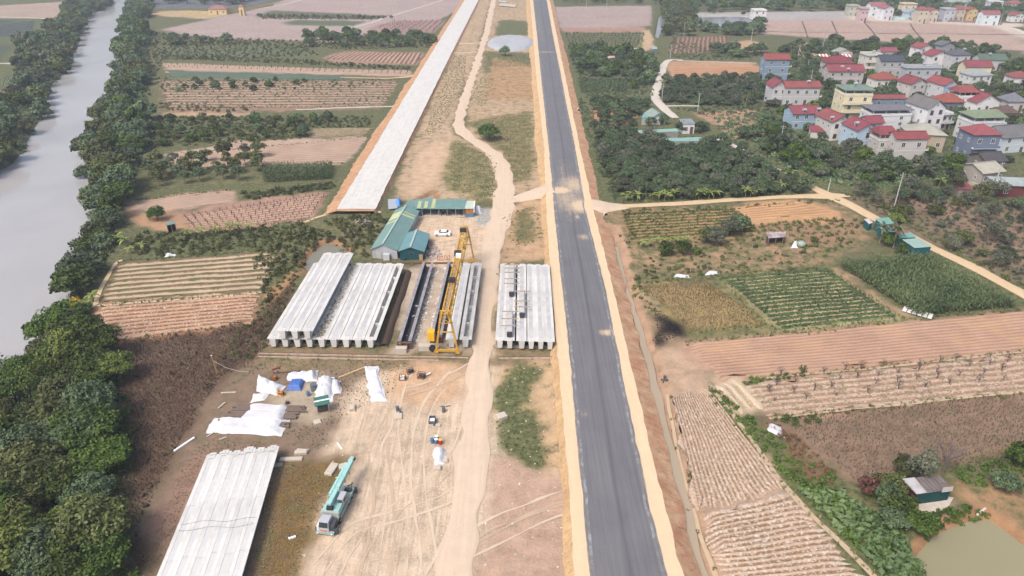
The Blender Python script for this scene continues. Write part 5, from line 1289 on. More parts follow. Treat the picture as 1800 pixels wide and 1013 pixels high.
# ------------------------------------------------------------------ gantry crane
def gantry():
    x0, y0, x1, y1 = -12.9, 116.2, -11.6, 156.8
    L = math.hypot(x1 - x0, y1 - y0); e = empty('gantry_crane', (x0, y0, .25), math.atan2(-(x1 - x0), y1 - y0))
    zt, zb, hw = 9.6, 7.5, .95
    for s in (-1, 1):
        MB().bar((s * hw, -.8, zb), (s * hw, L + .8, zb), .22).build('lower_chord', gantry_y, e)
    MB().bar((-.55, -.8, zt), (-.55, L + .8, zt), .22).build('upper_chord', gantry_y, e)
    MB().bar((.55, -.8, zt), (.55, L + .8, zt), .22).build('upper_chord', gantry_y, e)
    n = 19; st = (L + 1.6) / n
    for i in range(n + 1):
        y = -.8 + st * i
        mb = MB()
        for s in (-1, 1): mb.bar((s * hw, y, zb), (s * .55, y, zt), .11)
        mb.bar((-hw, y, zb), (hw, y, zb), .11).bar((-.55, y, zt), (.55, y, zt), .11); mb.build('truss_frame', gantry_y, e)
        if i < n:
            mb = MB(); k = 1 if i % 2 else -1
            for s in (-1, 1): mb.bar((s * (hw if k > 0 else .55), y, zb if k > 0 else zt), (s * (.55 if k > 0 else hw), y + st, zt if k > 0 else zb), .1)
            mb.bar((-.55 * k, y, zt), (.55 * k, y + st, zt), .09).bar((-hw * k, y, zb), (hw * k, y + st, zb), .09); mb.build('lacing', gantry_y, e)
    for yy in (0, L):
        for s in (-1, 1):
            lg = MB().bar((s * 2.15, yy, .55), (s * .8, yy, zt - .2), .34, .34, (0, 1, 0)).build('leg', gantry_y, e)
            for k in range(3):
                t = .25 + .25 * k; a = (s * (2.15 - 1.35 * t), yy, .55 + (zt - .75) * t)
                MB().box(a[0] - .22, a[0] + .22, a[1] - .22, a[1] + .22, a[2] - .06, a[2] + .06).build('flange_plate', gantry_y, lg)
            bg_ = MB().box(s * 2.15 - .45, s * 2.15 + .45, yy - .28, yy + .28, .1, .55).build('bogie', gantry_y, e)
            for w in (-.28, .28): MB().tube([(s * 2.15 + w, yy - .12, .17), (s * 2.15 + w, yy + .12, .17)], .17, 10).build('wheel', rust, bg_)
        MB().bar((-2.4, yy, .72), (2.4, yy, .72), .36, .4).build('base_beam', gantry_y, e)
        MB().bar((-1.45, yy, 5.0), (1.45, yy, 5.0), .22).build('tie_beam', gantry_y, e)
        MB().bar((-1.0, yy, zt + .15), (1.0, yy, zt + .15), .26).build('head_beam', gantry_y, e)
    eng = MB().box(-3.7, -2.35, -.3, 1.3, 3.0, 4.9).build('control_cabin', pm('cabin_yellow', (.62, .36, .02), .45, .1), e)
    MB().box(-3.71, -3.69, .05, 1.0, 3.6, 4.7).build('pane', black_fill, eng)
    MB().bar((-2.4, .3, 3.3), (-1.5, .2, 3.3), .2).bar((-2.4, 1.1, 3.3), (-1.4, .3, 3.3), .14).build('bracket', rust, e)
    drv = MB().tube([(-3.0, .1, .9), (-3.0, .8, .9)], .62, 14).build('cable_drum', black_rubber, e)
    for k, (t, h, w) in enumerate(((.30, .8, 'dark'), (.61, 1.0, 'dark'), (.93, .8, 'dark'))):
        y = L * t
        tr = MB().box(-.75, .75, y - .55, y + .55, zt + .12, zt + .12 + h).build('trolley', pm('trolley_black', (.03, .03, .035), .6, .2), e)
        if k == 1: MB().box(-.3, .85, y - 1.5, y - .6, zt + .12, zt + .95).build('winch_cover', white_paint, tr)
        MB().tube([(-.55, y, zt + h * .6), (.55, y, zt + h * .6)], .34, 10).build('drum', rust, tr)
        MB().bar((0, y, zb - 1.8), (0, y, zt), .05).box(-.2, .2, y - .15, y + .15, zb - 2.3, zb - 1.8).build('hook_block', black_rubber, tr)
    return tag(e, 'tall yellow lattice gantry crane on four splayed legs', 'crane')
gantry()

# ------------------------------------------------------------------ sheds of the yard
def corr(p00, p10, p11, p01, period=.5, amp=.035, th=.03):
    """corrugated sheet: ribs run from edge p00-p10 to edge p01-p11"""
    p00, p10, p11, p01 = [np.array(p, float) for p in (p00, p10, p11, p01)]
    n = max(2, int(np.linalg.norm(p10 - p00) / period * 2)); nrm = np.cross(p10 - p00, p01 - p00); nrm /= np.linalg.norm(nrm)
    if nrm[2] < 0: nrm = -nrm
    V, Q = [], []
    for i in range(n + 1):
        t = i / n; o = nrm * amp * (1 if i % 2 else -1)
        a = p00 + (p10 - p00) * t + o; b = p01 + (p11 - p01) * t + o
        V += [a, b, a - nrm * th, b - nrm * th]
    for i in range(n):
        k = 4 * i; Q += [(k, k + 4, k + 5, k + 1), (k + 2, k + 3, k + 7, k + 6), (k, k + 2, k + 6, k + 4), (k + 1, k + 5, k + 7, k + 3)]
    Q += [(0, 1, 3, 2), (4 * n, 4 * n + 2, 4 * n + 3, 4 * n + 1)]
    return [tuple(v) for v in V], Q
teal = pm('teal_roof_sheet', A(122, 158, 155), .5, .12, .5, stain=A(136, 172, 164), stain_amt=.4, spec=.4)
teal_blue = pm('blue_teal_roof_sheet', A(120, 164, 172), .5, .12, .5, stain=A(100, 144, 150), stain_amt=.3, spec=.4)
teal_dark = pm('dark_teal_wall', A(38, 92, 100), .6, .15, .7)
sky_sheet = pm('yellowed_skylight', A(206, 214, 160), .5, .1, .7)
wallw = pm('pale_shed_wall', A(214, 218, 226), .7, .1, .6, stain=A(180, 182, 190), stain_amt=.4)
ridge_m = pm('ridge_capping', A(196, 212, 206), .5, .1)
steel = pm('galvanised_steel', (.32, .33, .34), .45, .2, 2.0, spec=.5)
ply = pm('plywood_panel', A(205, 168, 120), .8, .15, 1.5)
glass = pm('window_glass', (.035, .045, .055), .12, .2, .6, spec=.6)

def gable_shed(name, label, corners, eave, apex, off, wall_m, roof_m, skylights=(), over=.35, cat='shed'):
    """corners: world front-left, front-right, length; off = ridge position 0..1"""
    (x0, y0), (x1, y1), L = corners
    w = math.hypot(x1 - x0, y1 - y0); e = empty(name, (x0, y0, gz((x0 + x1) / 2, y0)), math.atan2(y1 - y0, x1 - x0)); ax = w * off
    t = .12; ez = eave - .05; az = apex - .1
    MB().add([(0, 0, 0), (w, 0, 0), (w, 0, ez), (ax, 0, az), (0, 0, ez), (0, t, 0), (w, t, 0), (w, t, ez), (ax, t, az), (0, t, ez)], [(0, 1, 2, 3, 4), (9, 8, 7, 6, 5), (0, 5, 6, 1), (1, 6, 7, 2), (2, 7, 8, 3), (3, 8, 9, 4), (4, 9, 5, 0)]).build('front_wall', wall_m, e)
    MB().add([(0, L - t, 0), (w, L - t, 0), (w, L - t, ez), (ax, L - t, az), (0, L - t, ez), (0, L, 0), (w, L, 0), (w, L, ez), (ax, L, az), (0, L, ez)], [(0, 1, 2, 3, 4), (9, 8, 7, 6, 5), (0, 5, 6, 1), (1, 6, 7, 2), (2, 7, 8, 3), (3, 8, 9, 4), (4, 9, 5, 0)]).build('back_wall', wall_m, e)
    MB().box(0, t, t, L - t, 0, ez).build('side_wall', wall_m, e); MB().box(w - t, w, t, L - t, 0, ez).build('side_wall', wall_m, e)
    sl0 = (apex - eave) / ax; sl1 = (apex - eave) / (w - ax)
    for s, (xa, za) in (('l', (-over, eave - sl0 * over)), ('r', (w + over, eave - sl1 * over))):
        mb = MB(); mb.add(*corr((xa, -over, za + .06), (xa, L + over, za + .06), (ax, L + over, apex + .06), (ax, -over, apex + .06))); r = mb.build('roof_slope', roof_m, e)
        for (side, a, b) in skylights:
            if side == s:
                u = .07; q = [(xa + (ax - xa) * u, a, za + (apex - za) * u + .13), (xa + (ax - xa) * u, b, za + (apex - za) * u + .13), (xa + (ax - xa) * .97, b, za + (apex - za) * .97 + .13), (xa + (ax - xa) * .97, a, za + (apex - za) * .97 + .13)]
                mb = MB(); mb.add(*corr(q[0], q[1], q[2], q[3])); mb.build('skylight', sky_sheet, r)
    MB().bar((ax, -over, apex + .14), (ax, L + over, apex + .14), .45, .06).build('ridge_cap', ridge_m, e)
    tag(e, label, cat)
    return e, w, L
e, w, L = gable_shed('long_shed', 'long teal roofed site shed with pale gable wall', ((-35.4, 160.1), (-29.0, 159.5), 25.6), 2.7, 4.1, .45, wallw, teal, (('l', 17.5, 22.5), ('r', 19.5, 20.4), ('r', 21.5, 22.0), ('l', 15.0, 15.8)))
MB().box(.9, 2.3, -.06, -.01, 0, 2.0).build('door', pm('pale_door', A(236, 236, 232), .6, .05), e)
MB().box(3.0, 4.6, -1.0, -.05, 0, 1.6).build('water_cabinet', pm('grey_white_panel', A(226, 230, 232), .6, .08), e)
MB().bar((.8, -.5, 0), (.8, -.5, 2.2), .08).bar((2.4, -.5, 0), (2.4, -.5, 2.2), .08).bar((.8, -.5, 2.2), (2.4, -.5, 2.2), .08).bar((.8, -.5, 1.1), (2.4, -.5, 1.1), .06).build('rack', steel, e)
e, w, L = gable_shed('small_shed', 'small dark teal shed with blue teal gable roof', ((-28.3, 159.2), (-22.3, 159.0), 10.2), 2.5, 3.6, .47, teal_dark, teal_blue)
wd = MB().box(2.5, 3.5, -.05, -.01, 1.1, 2.0).build('window', pm('teal_frame', A(70, 130, 130), .6, .1), e); MB().box(2.6, 3.4, -.07, -.052, 1.18, 1.92).build('pane', glass, wd)
MB().box(4.9, 5.8, -.25, -.12, 0, 1.6).build('door_panel', ply, e)
MB().box(.2, 1.4, -.5, -.1, 0, .8).build('bench', teal_dark, e)
# open fronted long shed
def open_shed():
    x0, y0, x1 = -28.2, 187.2, -13.5; D = 5.4; e = empty('open_shed', (x0, y0, gz(-20, 189)), -.01); W = x1 - x0
    mb = MB(); mb.add(*corr((0, -.4, 2.45), (W, -.4, 2.45), (W, D, 3.25), (0, D, 3.25))); rf = mb.build('roof', teal, e)
    for a in (.95, 2.9, 5.0):
        mb = MB(); mb.add(*corr((a, .1, 2.58), (a + 1.0, .1, 2.58), (a + 1.0, D * (.75 if a < 4 else .98), 3.13 if a < 4 else 3.3), (a, D * (.75 if a < 4 else .98), 3.13 if a < 4 else 3.3))); mb.build('skylight', sky_sheet, rf)
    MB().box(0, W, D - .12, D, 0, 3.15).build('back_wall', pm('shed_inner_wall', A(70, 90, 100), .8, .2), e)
    MB().box(0, .12, 0, D - .12, 0, 2.6).build('side_wall', teal_dark, e)
    MB().box(0, 2.2, -.05, .05, 0, 2.35).build('front_screen', pm('blue_grey_sheet', A(60, 84, 104), .7, .15), e)
    for i in range(6): MB().bar((2.4 + i * 2.4, 0, 0), (2.4 + i * 2.4, 0, 2.45), .12).build('post', steel, e)
    MB().box(0, W, -.6, D, .02, .12).build('plinth', conc_block, e)
    mb = MB(); mb.add(*corr((-3.4, .8, 2.3), (.2, .8, 2.3), (.2, D, 2.95), (-2.2, D, 2.95))); mb.build('lean_to_roof', teal, e)
    MB().box(-2.0, -1.9, 1.2, D, 0, 2.3).build('lean_to_wall', teal_dark, e)
    bx = empty('site_box', (x1 + .15, y0 - .3, gz(-12, 188)))
    MB().box(0, 2.3, 0, 5.0, 1.05, 2.6).build('upper_wall', pm('orange_brown_panel', A(196, 128, 74), .7, .15), bx)
    MB().box(-.02, 2.32, -.02, 5.02, 0, 1.05).build('lower_wall', pm('blue_panel', A(96, 144, 186), .7, .12), bx)
    mb = MB(); mb.add(*corr((-.15, -.3, 2.72), (2.55, -.3, 2.72), (2.55, 5.2, 2.95), (-.15, 5.2, 2.95))); mb.build('roof', pm('pale_green_roof', A(212, 228, 214), .6, .08), bx)
    MB().box(2.34, 2.6, -.1, 5.0, 1.5, 3.1).build('white_fascia', white_paint, bx)
    tag(e, 'long open fronted teal shed facing the car', 'shed'); tag(bx, 'small orange and blue site box at the end of the open shed', 'shed')
    # motorbikes parked inside
    for i, x in enumerate((8.2, 9.4, 10.2, 13.2)):
        b = empty('motorbike', (x0 + x, y0 + .9, gz(-20, 189) + .12), .3 * (i - 1.5))
        for yy in (-.6, .6):
            w_ = MB().tube([(-.06, yy, .28), (.06, yy, .28)], .28, 12).build('wheel', black_rubber, b); MB().tube([(-.07, yy, .28), (.07, yy, .28)], .14, 8).build('rim', steel, w_)
        MB().bar((0, -.35, .5), (0, .45, .55), .26, .34).build('body', pm('bike_dark_paint', (.03, .03, .05), .3, .1), b)
        MB().bar((0, -.05, .76), (0, -.6, .8), .24, .1).build('seat', black_rubber, b)
        MB().bar((0, .55, .35), (0, .4, 1.0), .07).bar((-.32, .38, 1.02), (.32, .38, 1.02), .05).build('handlebar', steel, b)
        MB().lathe((0, .52, .82), [(.02, -.08), (.1, -.02), (.1, .04), (.03, .08)], 8).build('headlight', white_paint, b)
        tag(b, 'dark motorbike parked inside the open shed', 'motorbike', 'motorbikes in the open shed')
open_shed()

lp = np.array([(-48.1 + 2.46 * 3.72 + .028 * t + random.uniform(-.75, .75), 118.8 + t) for t in np.arange(.3, 33.5, .16)])
cover('straw_litter', lp, LEAFY, 'straw', 'golden straw and offcuts lying along the gap of the long stack', 'litter', (.3, .8), z=2.06)
cab = pm('black_cable', (.12, .12, .12), .6, .1)
for (t0, lab) in ((17.2, 'dark cable strung across the low deck near its middle'), (16.0, 'second dark cable across the low deck'), (31.2, 'dark cable across the far end of the low deck')):
    a = np.array((-46.07, 62.0)) + np.array((math.cos(DR), math.sin(DR))) * .4 + np.array((-math.sin(DR), math.cos(DR))) * (t0 - 8.5)
    pts_ = [(k * 1.28 * math.cos(DR) - (.25 * math.sin(k * 1.3 + t0)) * math.sin(DR), k * 1.28 * math.sin(DR) + .25 * math.sin(k * 1.3 + t0), 2.06 + .02 * (k % 2)) for k in range(9)]
    tag(MB().tube(pts_, .02, 4).build('cable', cab, loc=(a[0], a[1], 0)), lab, 'cable')
# ================================================================== VILLAGE AND FARM BUILDINGS
_wallm = {}
def wallmat(rgb):
    if rgb not in _wallm:
        g_ = sum(rgb) / 3; c = tuple(min(.7, x) for x in A(*[v + (g_ - v) * .25 for v in rgb], 1.25))
        _wallm[rgb] = pm('render_%d_%d_%d' % rgb, c, .85, .1, .35, stain=tuple(x * .78 for x in c), stain_amt=.3)
    return _wallm[rgb]
def tilemat(rgb):
    k = ('t',) + rgb
    if k not in _wallm:
        g_ = sum(rgb) / 3; c = A(*[v + (g_ - v) * .36 for v in rgb], .76)
        m, N, L, b = newmat('roof_tiles_%d_%d_%d' % rgb)
        co = coords(N); w = N.new('ShaderNodeTexWave'); w.inputs['Scale'].default_value = .9; w.inputs['Distortion'].default_value = .4; w.bands_direction = 'DIAGONAL'; L.new(co, w.inputs[0])
        v = math_(N, L, 'ADD', math_(N, L, 'MULTIPLY', noise(N, L, co, .4, 6, .65), .8), math_(N, L, 'MULTIPLY', w.outputs['Fac'], .2))
        cc = mixc(N, L, 1.0, c, ramp(N, L, v, [(.3, .75), (.55, 1.0), (.75, 1.12)]), 'MULTIPLY')
        L.new(cc, b.inputs['Base Color']); b.inputs['Roughness'].default_value = .7; b.inputs['Specular IOR Level'].default_value = .2
        bump(N, L, b, w.outputs['Fac'], .3, .08)
        _wallm[k] = m
    return _wallm[k]
frame_m = pm('window_frame_white', (.6, .6, .58), .6, .1)
frame_d = pm('window_frame_brown', (.12, .07, .05), .6, .2)
tank_m = pm('stainless_tank', (.62, .63, .65), .3, .1, 1, metal=.6)
trim_m = pm('white_trim', (.62, .62, .6), .7, .1)
_wm = {}
def window(parent, x, y, z, w, h, face, frame=frame_m):
    """face: 'f' front wall (normal -y), 'l' left wall (normal -x), 'r' right wall"""
    k = (w, h, frame.name)
    if k not in _wm:
        mb = MB()
        for a, b, c, d in ((-w / 2 - .1, -w / 2, 0, h), (w / 2, w / 2 + .1, 0, h), (-w / 2 - .1, w / 2 + .1, h, h + .12), (-w / 2 - .16, w / 2 + .16, -.12, 0), (-.04, .04, 0, h)):
            mb.box(a, b, -.08, .0, c, d)
        _wm[k] = (mb.mesh('window', frame), MB().box(-w / 2, w / 2, -.035, -.005, 0, h).mesh('pane', glass))
    o = obj('window', _wm[k][0], parent, (x, y, z), (0, 0, {'f': 0, 'l': -math.pi / 2, 'r': math.pi / 2}[face]))
    obj('pane', _wm[k][1], o)
    return o

def slab(mb, pts, t=.16):
    """sloping roof plate: quad thickened downwards"""
    n = len(pts); mb.add([tuple(p) for p in pts] + [(p[0], p[1], p[2] - t) for p in pts], [tuple(range(n)), tuple(range(n, 2 * n))[::-1]] + [(i, i + n, (i + 1) % n + n, (i + 1) % n) for i in range(n)])

def roof_parts(e, kind, w, d, h, rise, mat, wall, o=.5):
    x0, x1, y0, y1 = -w / 2 - o, w / 2 + o, -o, d + o; zt = h + rise; ze = h - .05
    def plates(*ps):
        for p in ps: mb = MB(); slab(mb, p); mb.build('roof_slope', mat, e)
    if kind == 'gable_x':
        ym = d / 2
        plates([(x0, y0, ze), (x1, y0, ze), (x1, ym, zt), (x0, ym, zt)], [(x1, y1, ze), (x0, y1, ze), (x0, ym, zt), (x1, ym, zt)])
        for xx in (-w / 2, w / 2 - .2): MB().add([(xx, 0, h), (xx, d, h), (xx, ym, zt - .2), (xx + .2, 0, h), (xx + .2, d, h), (xx + .2, ym, zt - .2)], [(0, 1, 2), (5, 4, 3), (0, 3, 4, 1), (1, 4, 5, 2), (2, 5, 3, 0)]).build('gable', wall, e)
        MB().bar((x0, ym, zt + .06), (x1, ym, zt + .06), .35, .14).build('ridge', mat, e)
    elif kind == 'gable_y':
        plates([(x0, y1, ze), (x0, y0, ze), (0, y0, zt), (0, y1, zt)], [(x1, y0, ze), (x1, y1, ze), (0, y1, zt), (0, y0, zt)])
        for yy in (0, d - .2): MB().add([(-w / 2, yy, h), (w / 2, yy, h), (0, yy, zt - .2), (-w / 2, yy + .2, h), (w / 2, yy + .2, h), (0, yy + .2, zt - .2)], [(0, 1, 2), (5, 4, 3), (0, 3, 4, 1), (1, 4, 5, 2), (2, 5, 3, 0)]).build('gable', wall, e)
        MB().bar((0, y0, zt + .06), (0, y1, zt + .06), .35, .14).build('ridge', mat, e)
        MB().lathe((0, -.06, h + rise * .38), [(.28, -.1), (.28, .1)], 6).build('gable_vent', frame_d, e)
    elif kind == 'hip':
        k = min(w, d) / 2; ym = d / 2
        if w >= d: a, b = (-(w / 2 - k), ym, zt), (w / 2 - k + .01, ym, zt)
        else: a, b = (0, k, zt), (0, d - k + .01, zt)
        c = [(x0, y0, ze), (x1, y0, ze), (x1, y1, ze), (x0, y1, ze)]
        if w >= d: plates([c[0], c[1], b, a], [c[2], c[3], a, b], [c[3], c[0], a], [c[1], c[2], b])
        else: plates([c[0], c[1], a], [c[1], c[2], b, a], [c[2], c[3], b], [c[3], c[0], a, b])
        MB().bar(a, b, .35, .16).build('ridge', mat, e)
    elif kind == 'flat':
        MB().box(x0, x1, y0, y1, h, h + .22).build('roof_slab', mat, e)
        for a, b, c, dd in ((-w / 2, w / 2, 0, .18), (-w / 2, w / 2, d - .18, d), (-w / 2, -w / 2 + .18, .18, d - .18), (w / 2 - .18, w / 2, .18, d - .18)): MB().box(a, b, c, dd, h + .22, h + .95).build('parapet', wall, e)
    elif kind == 'canopy':
        for a, b, c, dd in ((-w / 2, w / 2, 0, .18), (-w / 2, w / 2, d - .18, d), (-w / 2, -w / 2 + .18, .18, d - .18), (w / 2 - .18, w / 2, .18, d - .18)): MB().box(a, b, c, dd, h - 2.2 + .0, h - 1.4).build('parapet', wall, e)
        for px_ in (-w / 2 + .3, -w / 6, w / 6, w / 2 - .3):
            for py_ in (.3, d - .3): MB().box(px_ - .12, px_ + .12, py_ - .12, py_ + .12, h - 1.4, h + .02).build('post', trim_m, e)
        k = rise
        plates([(x0, y0, h), (x1, y0, h), (x1 - 1.2, d / 2, h + k), (x0 + 1.2, d / 2, h + k)], [(x1, y1, h), (x0, y1, h), (x0 + 1.2, d / 2, h + k), (x1 - 1.2, d / 2, h + k)], [(x0, y1, h), (x0, y0, h), (x0 + 1.2, d / 2, h + k)], [(x1, y0, h), (x1, y1, h), (x1 - 1.2, d / 2, h + k)])
    elif kind == 'lean':
        mb = MB(); mb.add(*corr((x0, y0, h), (x1, y0, h), (x1, y1, h + rise), (x0, y1, h + rise), .6, .04)); mb.build('roof', mat, e)

def tank(e, x, y, z):
    t = empty_part = MB().tube([(x - .75, y, z + .95), (x + .75, y, z + .95)], .5, 10).build('water_tank', tank_m, e)
    MB().box(x - .6, x - .5, y - .35, y + .35, z - .3, z + .6).box(x + .5, x + .6, y - .35, y + .35, z - .3, z + .6).build('stand', steel, t)

HOUSE_N = 0
def house(label, x, ye, wpx, h, d, rot, wall, roof, rcol, rise=2.0, storeys=2, wins=2, side=2, tanks=(), balcony=None, front=None, door=True, name='house', cat='house', zone_=None, shutters=False, group='houses of the village'):
    global HOUSE_N; HOUSE_N += 1
    X, Y = P(x, ye, h); w = abs(P(x + wpx / 2, ye, h)[0] - P(x - wpx / 2, ye, h)[0])
    e = empty(name, (X, Y, -.1), math.radians(rot)); wm = wallmat(wall); fm = wallmat(front) if front else wm; rm = tilemat(rcol)
    wh = h - (2.2 if roof == 'canopy' else 0)
    MB().box(-w / 2, w / 2, .16, d, 0, wh).build('wall', wm, e)
    MB().box(-w / 2 + .002, w / 2 - .002, 0, .158, 0, wh - .002).build('front_wall', fm, e)
    if roof == 'canopy': MB().box(-w / 2 - .2, w / 2 + .2, -.2, d + .2, wh - .02, wh + .1).build('floor_slab', trim_m, e)
    roof_parts(e, roof, w, d, h, rise, rm, wm, .5 if d > 5 else .3)
    sh = wh / storeys
    for s in range(storeys):
        z = s * sh + sh * .32
        for i in range(wins):
            xx = -w / 2 + w * (i + .5) / wins
            if s == 0 and door and i == wins // 2:
                dd = MB().box(xx - .6, xx + .6, -.05, -.005, .05, sh * .68).build('door', frame_d, e); MB().lathe((xx + .45, -.07, sh * .35), [(.03, 0), (.03, .08)], 6).build('handle', steel, dd)
            else: window(e, xx, -.005, z, 1.2 if w / wins > 2.2 else .8, min(1.5, sh * .5), 'f', frame_d if shutters else frame_m)
        for i in range(side):
            window(e, -w / 2 - .005, .4 + (d - .4) * (i + .5) / side, z, .8, 1.1, 'l', frame_m)
    if storeys > 1:
        for s in range(1, storeys): MB().box(-w / 2 - .06, w / 2 + .06, -.07, .04, s * sh - .07, s * sh + .07).build('string_course', trim_m, e)
    if balcony:
        for s in range(1, storeys):
            if balcony == 'f': b = MB().box(-w / 2, w / 2, -1.3, -.09, s * sh - .16, s * sh + .02).build('balcony', trim_m, e); MB().box(-w / 2, w / 2, -1.3, -1.22, s * sh + .03, s * sh + .9).build('railing', wm, b)
            else: b = MB().box(w / 2 + .02, w / 2 + 1.5, .4, d - .4, s * sh - .16, s * sh + .02).build('balcony', trim_m, e); MB().box(w / 2 + 1.42, w / 2 + 1.5, .4, d - .4, s * sh + .03, s * sh + .9).build('railing', wallmat((236, 206, 130)), b)
    for (tx, ty, tz) in tanks: tank(e, tx * w, ty * d, h + tz)
    return tag(e, label, cat, group)

R1, R2, R3 = (212, 94, 92), (204, 84, 98), (222, 100, 78)
house('tall blue grey three storey house with bright red roof', 1368, 104, 43, 11, 8, 0, (130,158,186), 'gable_x', (216,92,84), 2.2, 3, 2, 1, balcony='r', door=False)
house('wide beige house with long red roof and roof tanks', 1489, 125, 62, 6.8, 8, 0, (192,184,184), 'gable_x', R2, 2.6, 2, 4, 2, [(-.1,.3,.9), (.02,-.02,.2)])
house('beige rear wing under a dark red hip roof', 1478, 110, 46, 6.5, 9, 0, (190,182,184), 'hip', (190,70,84), 3.0, 2, 3, 2)
house('small white house with pale green gable roof', 1486, 92, 29, 5.5, 6, 8, (224,228,234), 'gable_y', (200,208,182), 1.8, 2, 2, 1)
house('long grey house with straight red roof', 1412, 153, 62, 8.6, 7, 0, (198,198,202), 'gable_x', R1, 2.0, 2, 4, 1, [(.18,.3,1.2)], balcony='r')
house('grey wing with red cross gable beside the long grey house', 1372, 153, 26, 8.2, 9, 0, (202,202,208), 'gable_y', R2, 2.6, 2, 2, 2)
house('light blue house with red roof and twin roof tanks', 1419, 199, 50, 6.5, 8, 6, (150,188,216), 'gable_x', R2, 2.2, 2, 3, 1, [(-.1,.05,.4), (.42,.05,.6)])
house('white fronted house with red gable roof and dark shutters', 1481, 213, 36, 7.6, 11, 10, (200,204,198), 'gable_y', R1, 2.4, 2, 2, 3, [(-.46,.15,.3)], front=(238,238,236), shutters=True)
house('low lean-to with red sheet roof below the white gable house', 1443, 232, 32, 2.8, 5, -14, (214,214,206), 'lean', R2, 1.2, 1, 1, 0, name='lean_to', cat='shed')
house('pale blue house with red gable roof over blue walls', 1528, 228, 42, 8.2, 10, 9, (178,208,234), 'gable_y', R2, 2.4, 2, 1, 2, [(-.4,.3,1.0)], shutters=True)
house('pale blue rear wing with small red roof', 1540, 216, 30, 8.0, 6, 9, (176,206,232), 'gable_x', R2, 2.0, 2, 2, 1)
house('cream tower house with green rooftop canopy', 1512, 158, 50, 12.5, 10, 0, (240,226,178), 'canopy', (150,188,164), .9, 3, 2, 2, [(-.08,.3,1.2)], balcony='f')
house('long steel blue house with narrow red roof', 1562, 173, 60, 7.5, 4.5, 0, (122,150,176), 'gable_x', R1, 1.2, 2, 2, 1, door=False)
house('large white house under a flat grey purple roof', 1571, 193, 72, 9.2, 9, 4, (224,228,234), 'canopy', (152,150,166), .7, 3, 2, 2)
house('white three storey house with grey tiled gable', 1648, 190, 36, 10.6, 12, 14, (236,238,244), 'gable_y', (150,147,147), 3.0, 3, 2, 2, shutters=True)
house('white annex with red awning roof beside the grey tiled gable', 1667, 202, 22, 6.0, 7, 14, (232,232,234), 'flat', (210,210,210), 1, 2, 2, 0, balcony='f')
house('slate blue house with broad orange red hip roof', 1674, 179, 44, 5.0, 8, 0, (112,128,150), 'hip', (226,98,76), 3.0, 1, 3, 2)
house('white veranda house with large red gable roof', 1738, 179, 46, 5.5, 11, 10, (238,238,238), 'gable_y', R2, 3.2, 1, 3, 2, [(.1,.6,2.4)])
house('white house with small red hip roof over an open terrace', 1704, 162, 33, 8.6, 8, 4, (224,226,228), 'canopy', (214,94,94), 2.2, 2, 2, 2)
house('sky blue fronted house with red gable roof', 1673, 149, 28, 7.6, 11, 14, (206,208,214), 'gable_y', (218,92,92), 2.4, 2, 1, 2, front=(162,202,234))
house('beige house with dark red gable roof', 1616, 147, 31, 6.6, 9, 14, (206,202,198), 'gable_y', (196,82,86), 2.6, 2, 2, 2)
house('low white house with orange red roof', 1560, 139, 40, 4.4, 8, 6, (232,230,222), 'hip', R3, 2.6, 1, 3, 1)
house('wide grey house with flat concrete roof slab', 1625, 120, 62, 8.5, 6, 0, (180,188,200), 'flat', (206,208,208), 1, 2, 4, 1, [(.06,.5,.8)])
house('grey brick house with dark slate gable roof', 1570, 107, 40, 8.0, 8, 0, (190,188,190), 'gable_x', (92,104,126), 2.4, 2, 3, 2)
house('narrow cream house with rooftop terrace', 1538, 98, 27, 9.4, 8, 4, (226,222,208), 'flat', (208,214,206), 1, 3, 2, 2, [(.1,.4,.9)], balcony='f')
house('small white house with red gable at the far field edge', 1630, 84, 26, 6.2, 8, 16, (234,234,238), 'gable_y', R1, 2.2, 2, 2, 1)
house('white gabled house with two maroon doors', 1655, 98, 36, 6.8, 8, 8, (236,236,240), 'gable_y', R2, 2.6, 2, 2, 1, shutters=True)
house('unfinished grey gable house at the far field', 1668, 80, 26, 5.2, 7, 10, (160,164,172), 'gable_y', (132,138,152), 2.2, 1, 2, 1)
house('tall grey house with dark hip roof', 1692, 96, 33, 8.6, 8, 6, (202,204,210), 'hip', (118,124,142), 2.4, 2, 2, 2, [(.2,.3,1.6)])
house('cream walled house with broad red roof', 1722, 117, 46, 6.2, 7, 0, (240,228,192), 'gable_x', R2, 2.6, 1, 3, 1)
house('grey barn with wide green sheet roof', 1748, 105, 46, 6.0, 8, 0, (206,208,210), 'gable_x', (114,152,130), 2.6, 1, 2, 1, [(-.12,.3,1.8)], name='barn', cat='barn')
house('white house with pale grey hip roof and terrace', 1727, 132, 40, 7.0, 8, 8, (222,222,222), 'hip', (192,206,208), 2.2, 2, 3, 2)
house('white house with broad pale green roof on posts', 1742, 206, 58, 9.6, 9, 5, (214,217,222), 'canopy', (164,190,142), 1.8, 2, 3, 2)
house('slate blue house with pink red hip roof and balconies', 1738, 236, 48, 9.4, 9, 2, (114,132,162), 'hip', (216,94,102), 2.6, 2, 2, 2, balcony='f')
house('pale blue walled house with wide grey tile roof', 1790, 240, 62, 6.0, 10, 12, (206,220,234), 'gable_x', (146,147,152), 3.0, 2, 2, 2, [(-.2,.5,2.6)])
house('long beige house with bright red roof', 1605, 243, 56, 8.8, 6.5, 2, (206,200,196), 'gable_x', (206,84,88), 1.6, 2, 2, 2, balcony='r')
house('beige terrace house with red pavilion roof', 1563, 236, 30, 8.8, 7, 2, (204,196,192), 'canopy', (204,80,88), 2.2, 2, 2, 2)
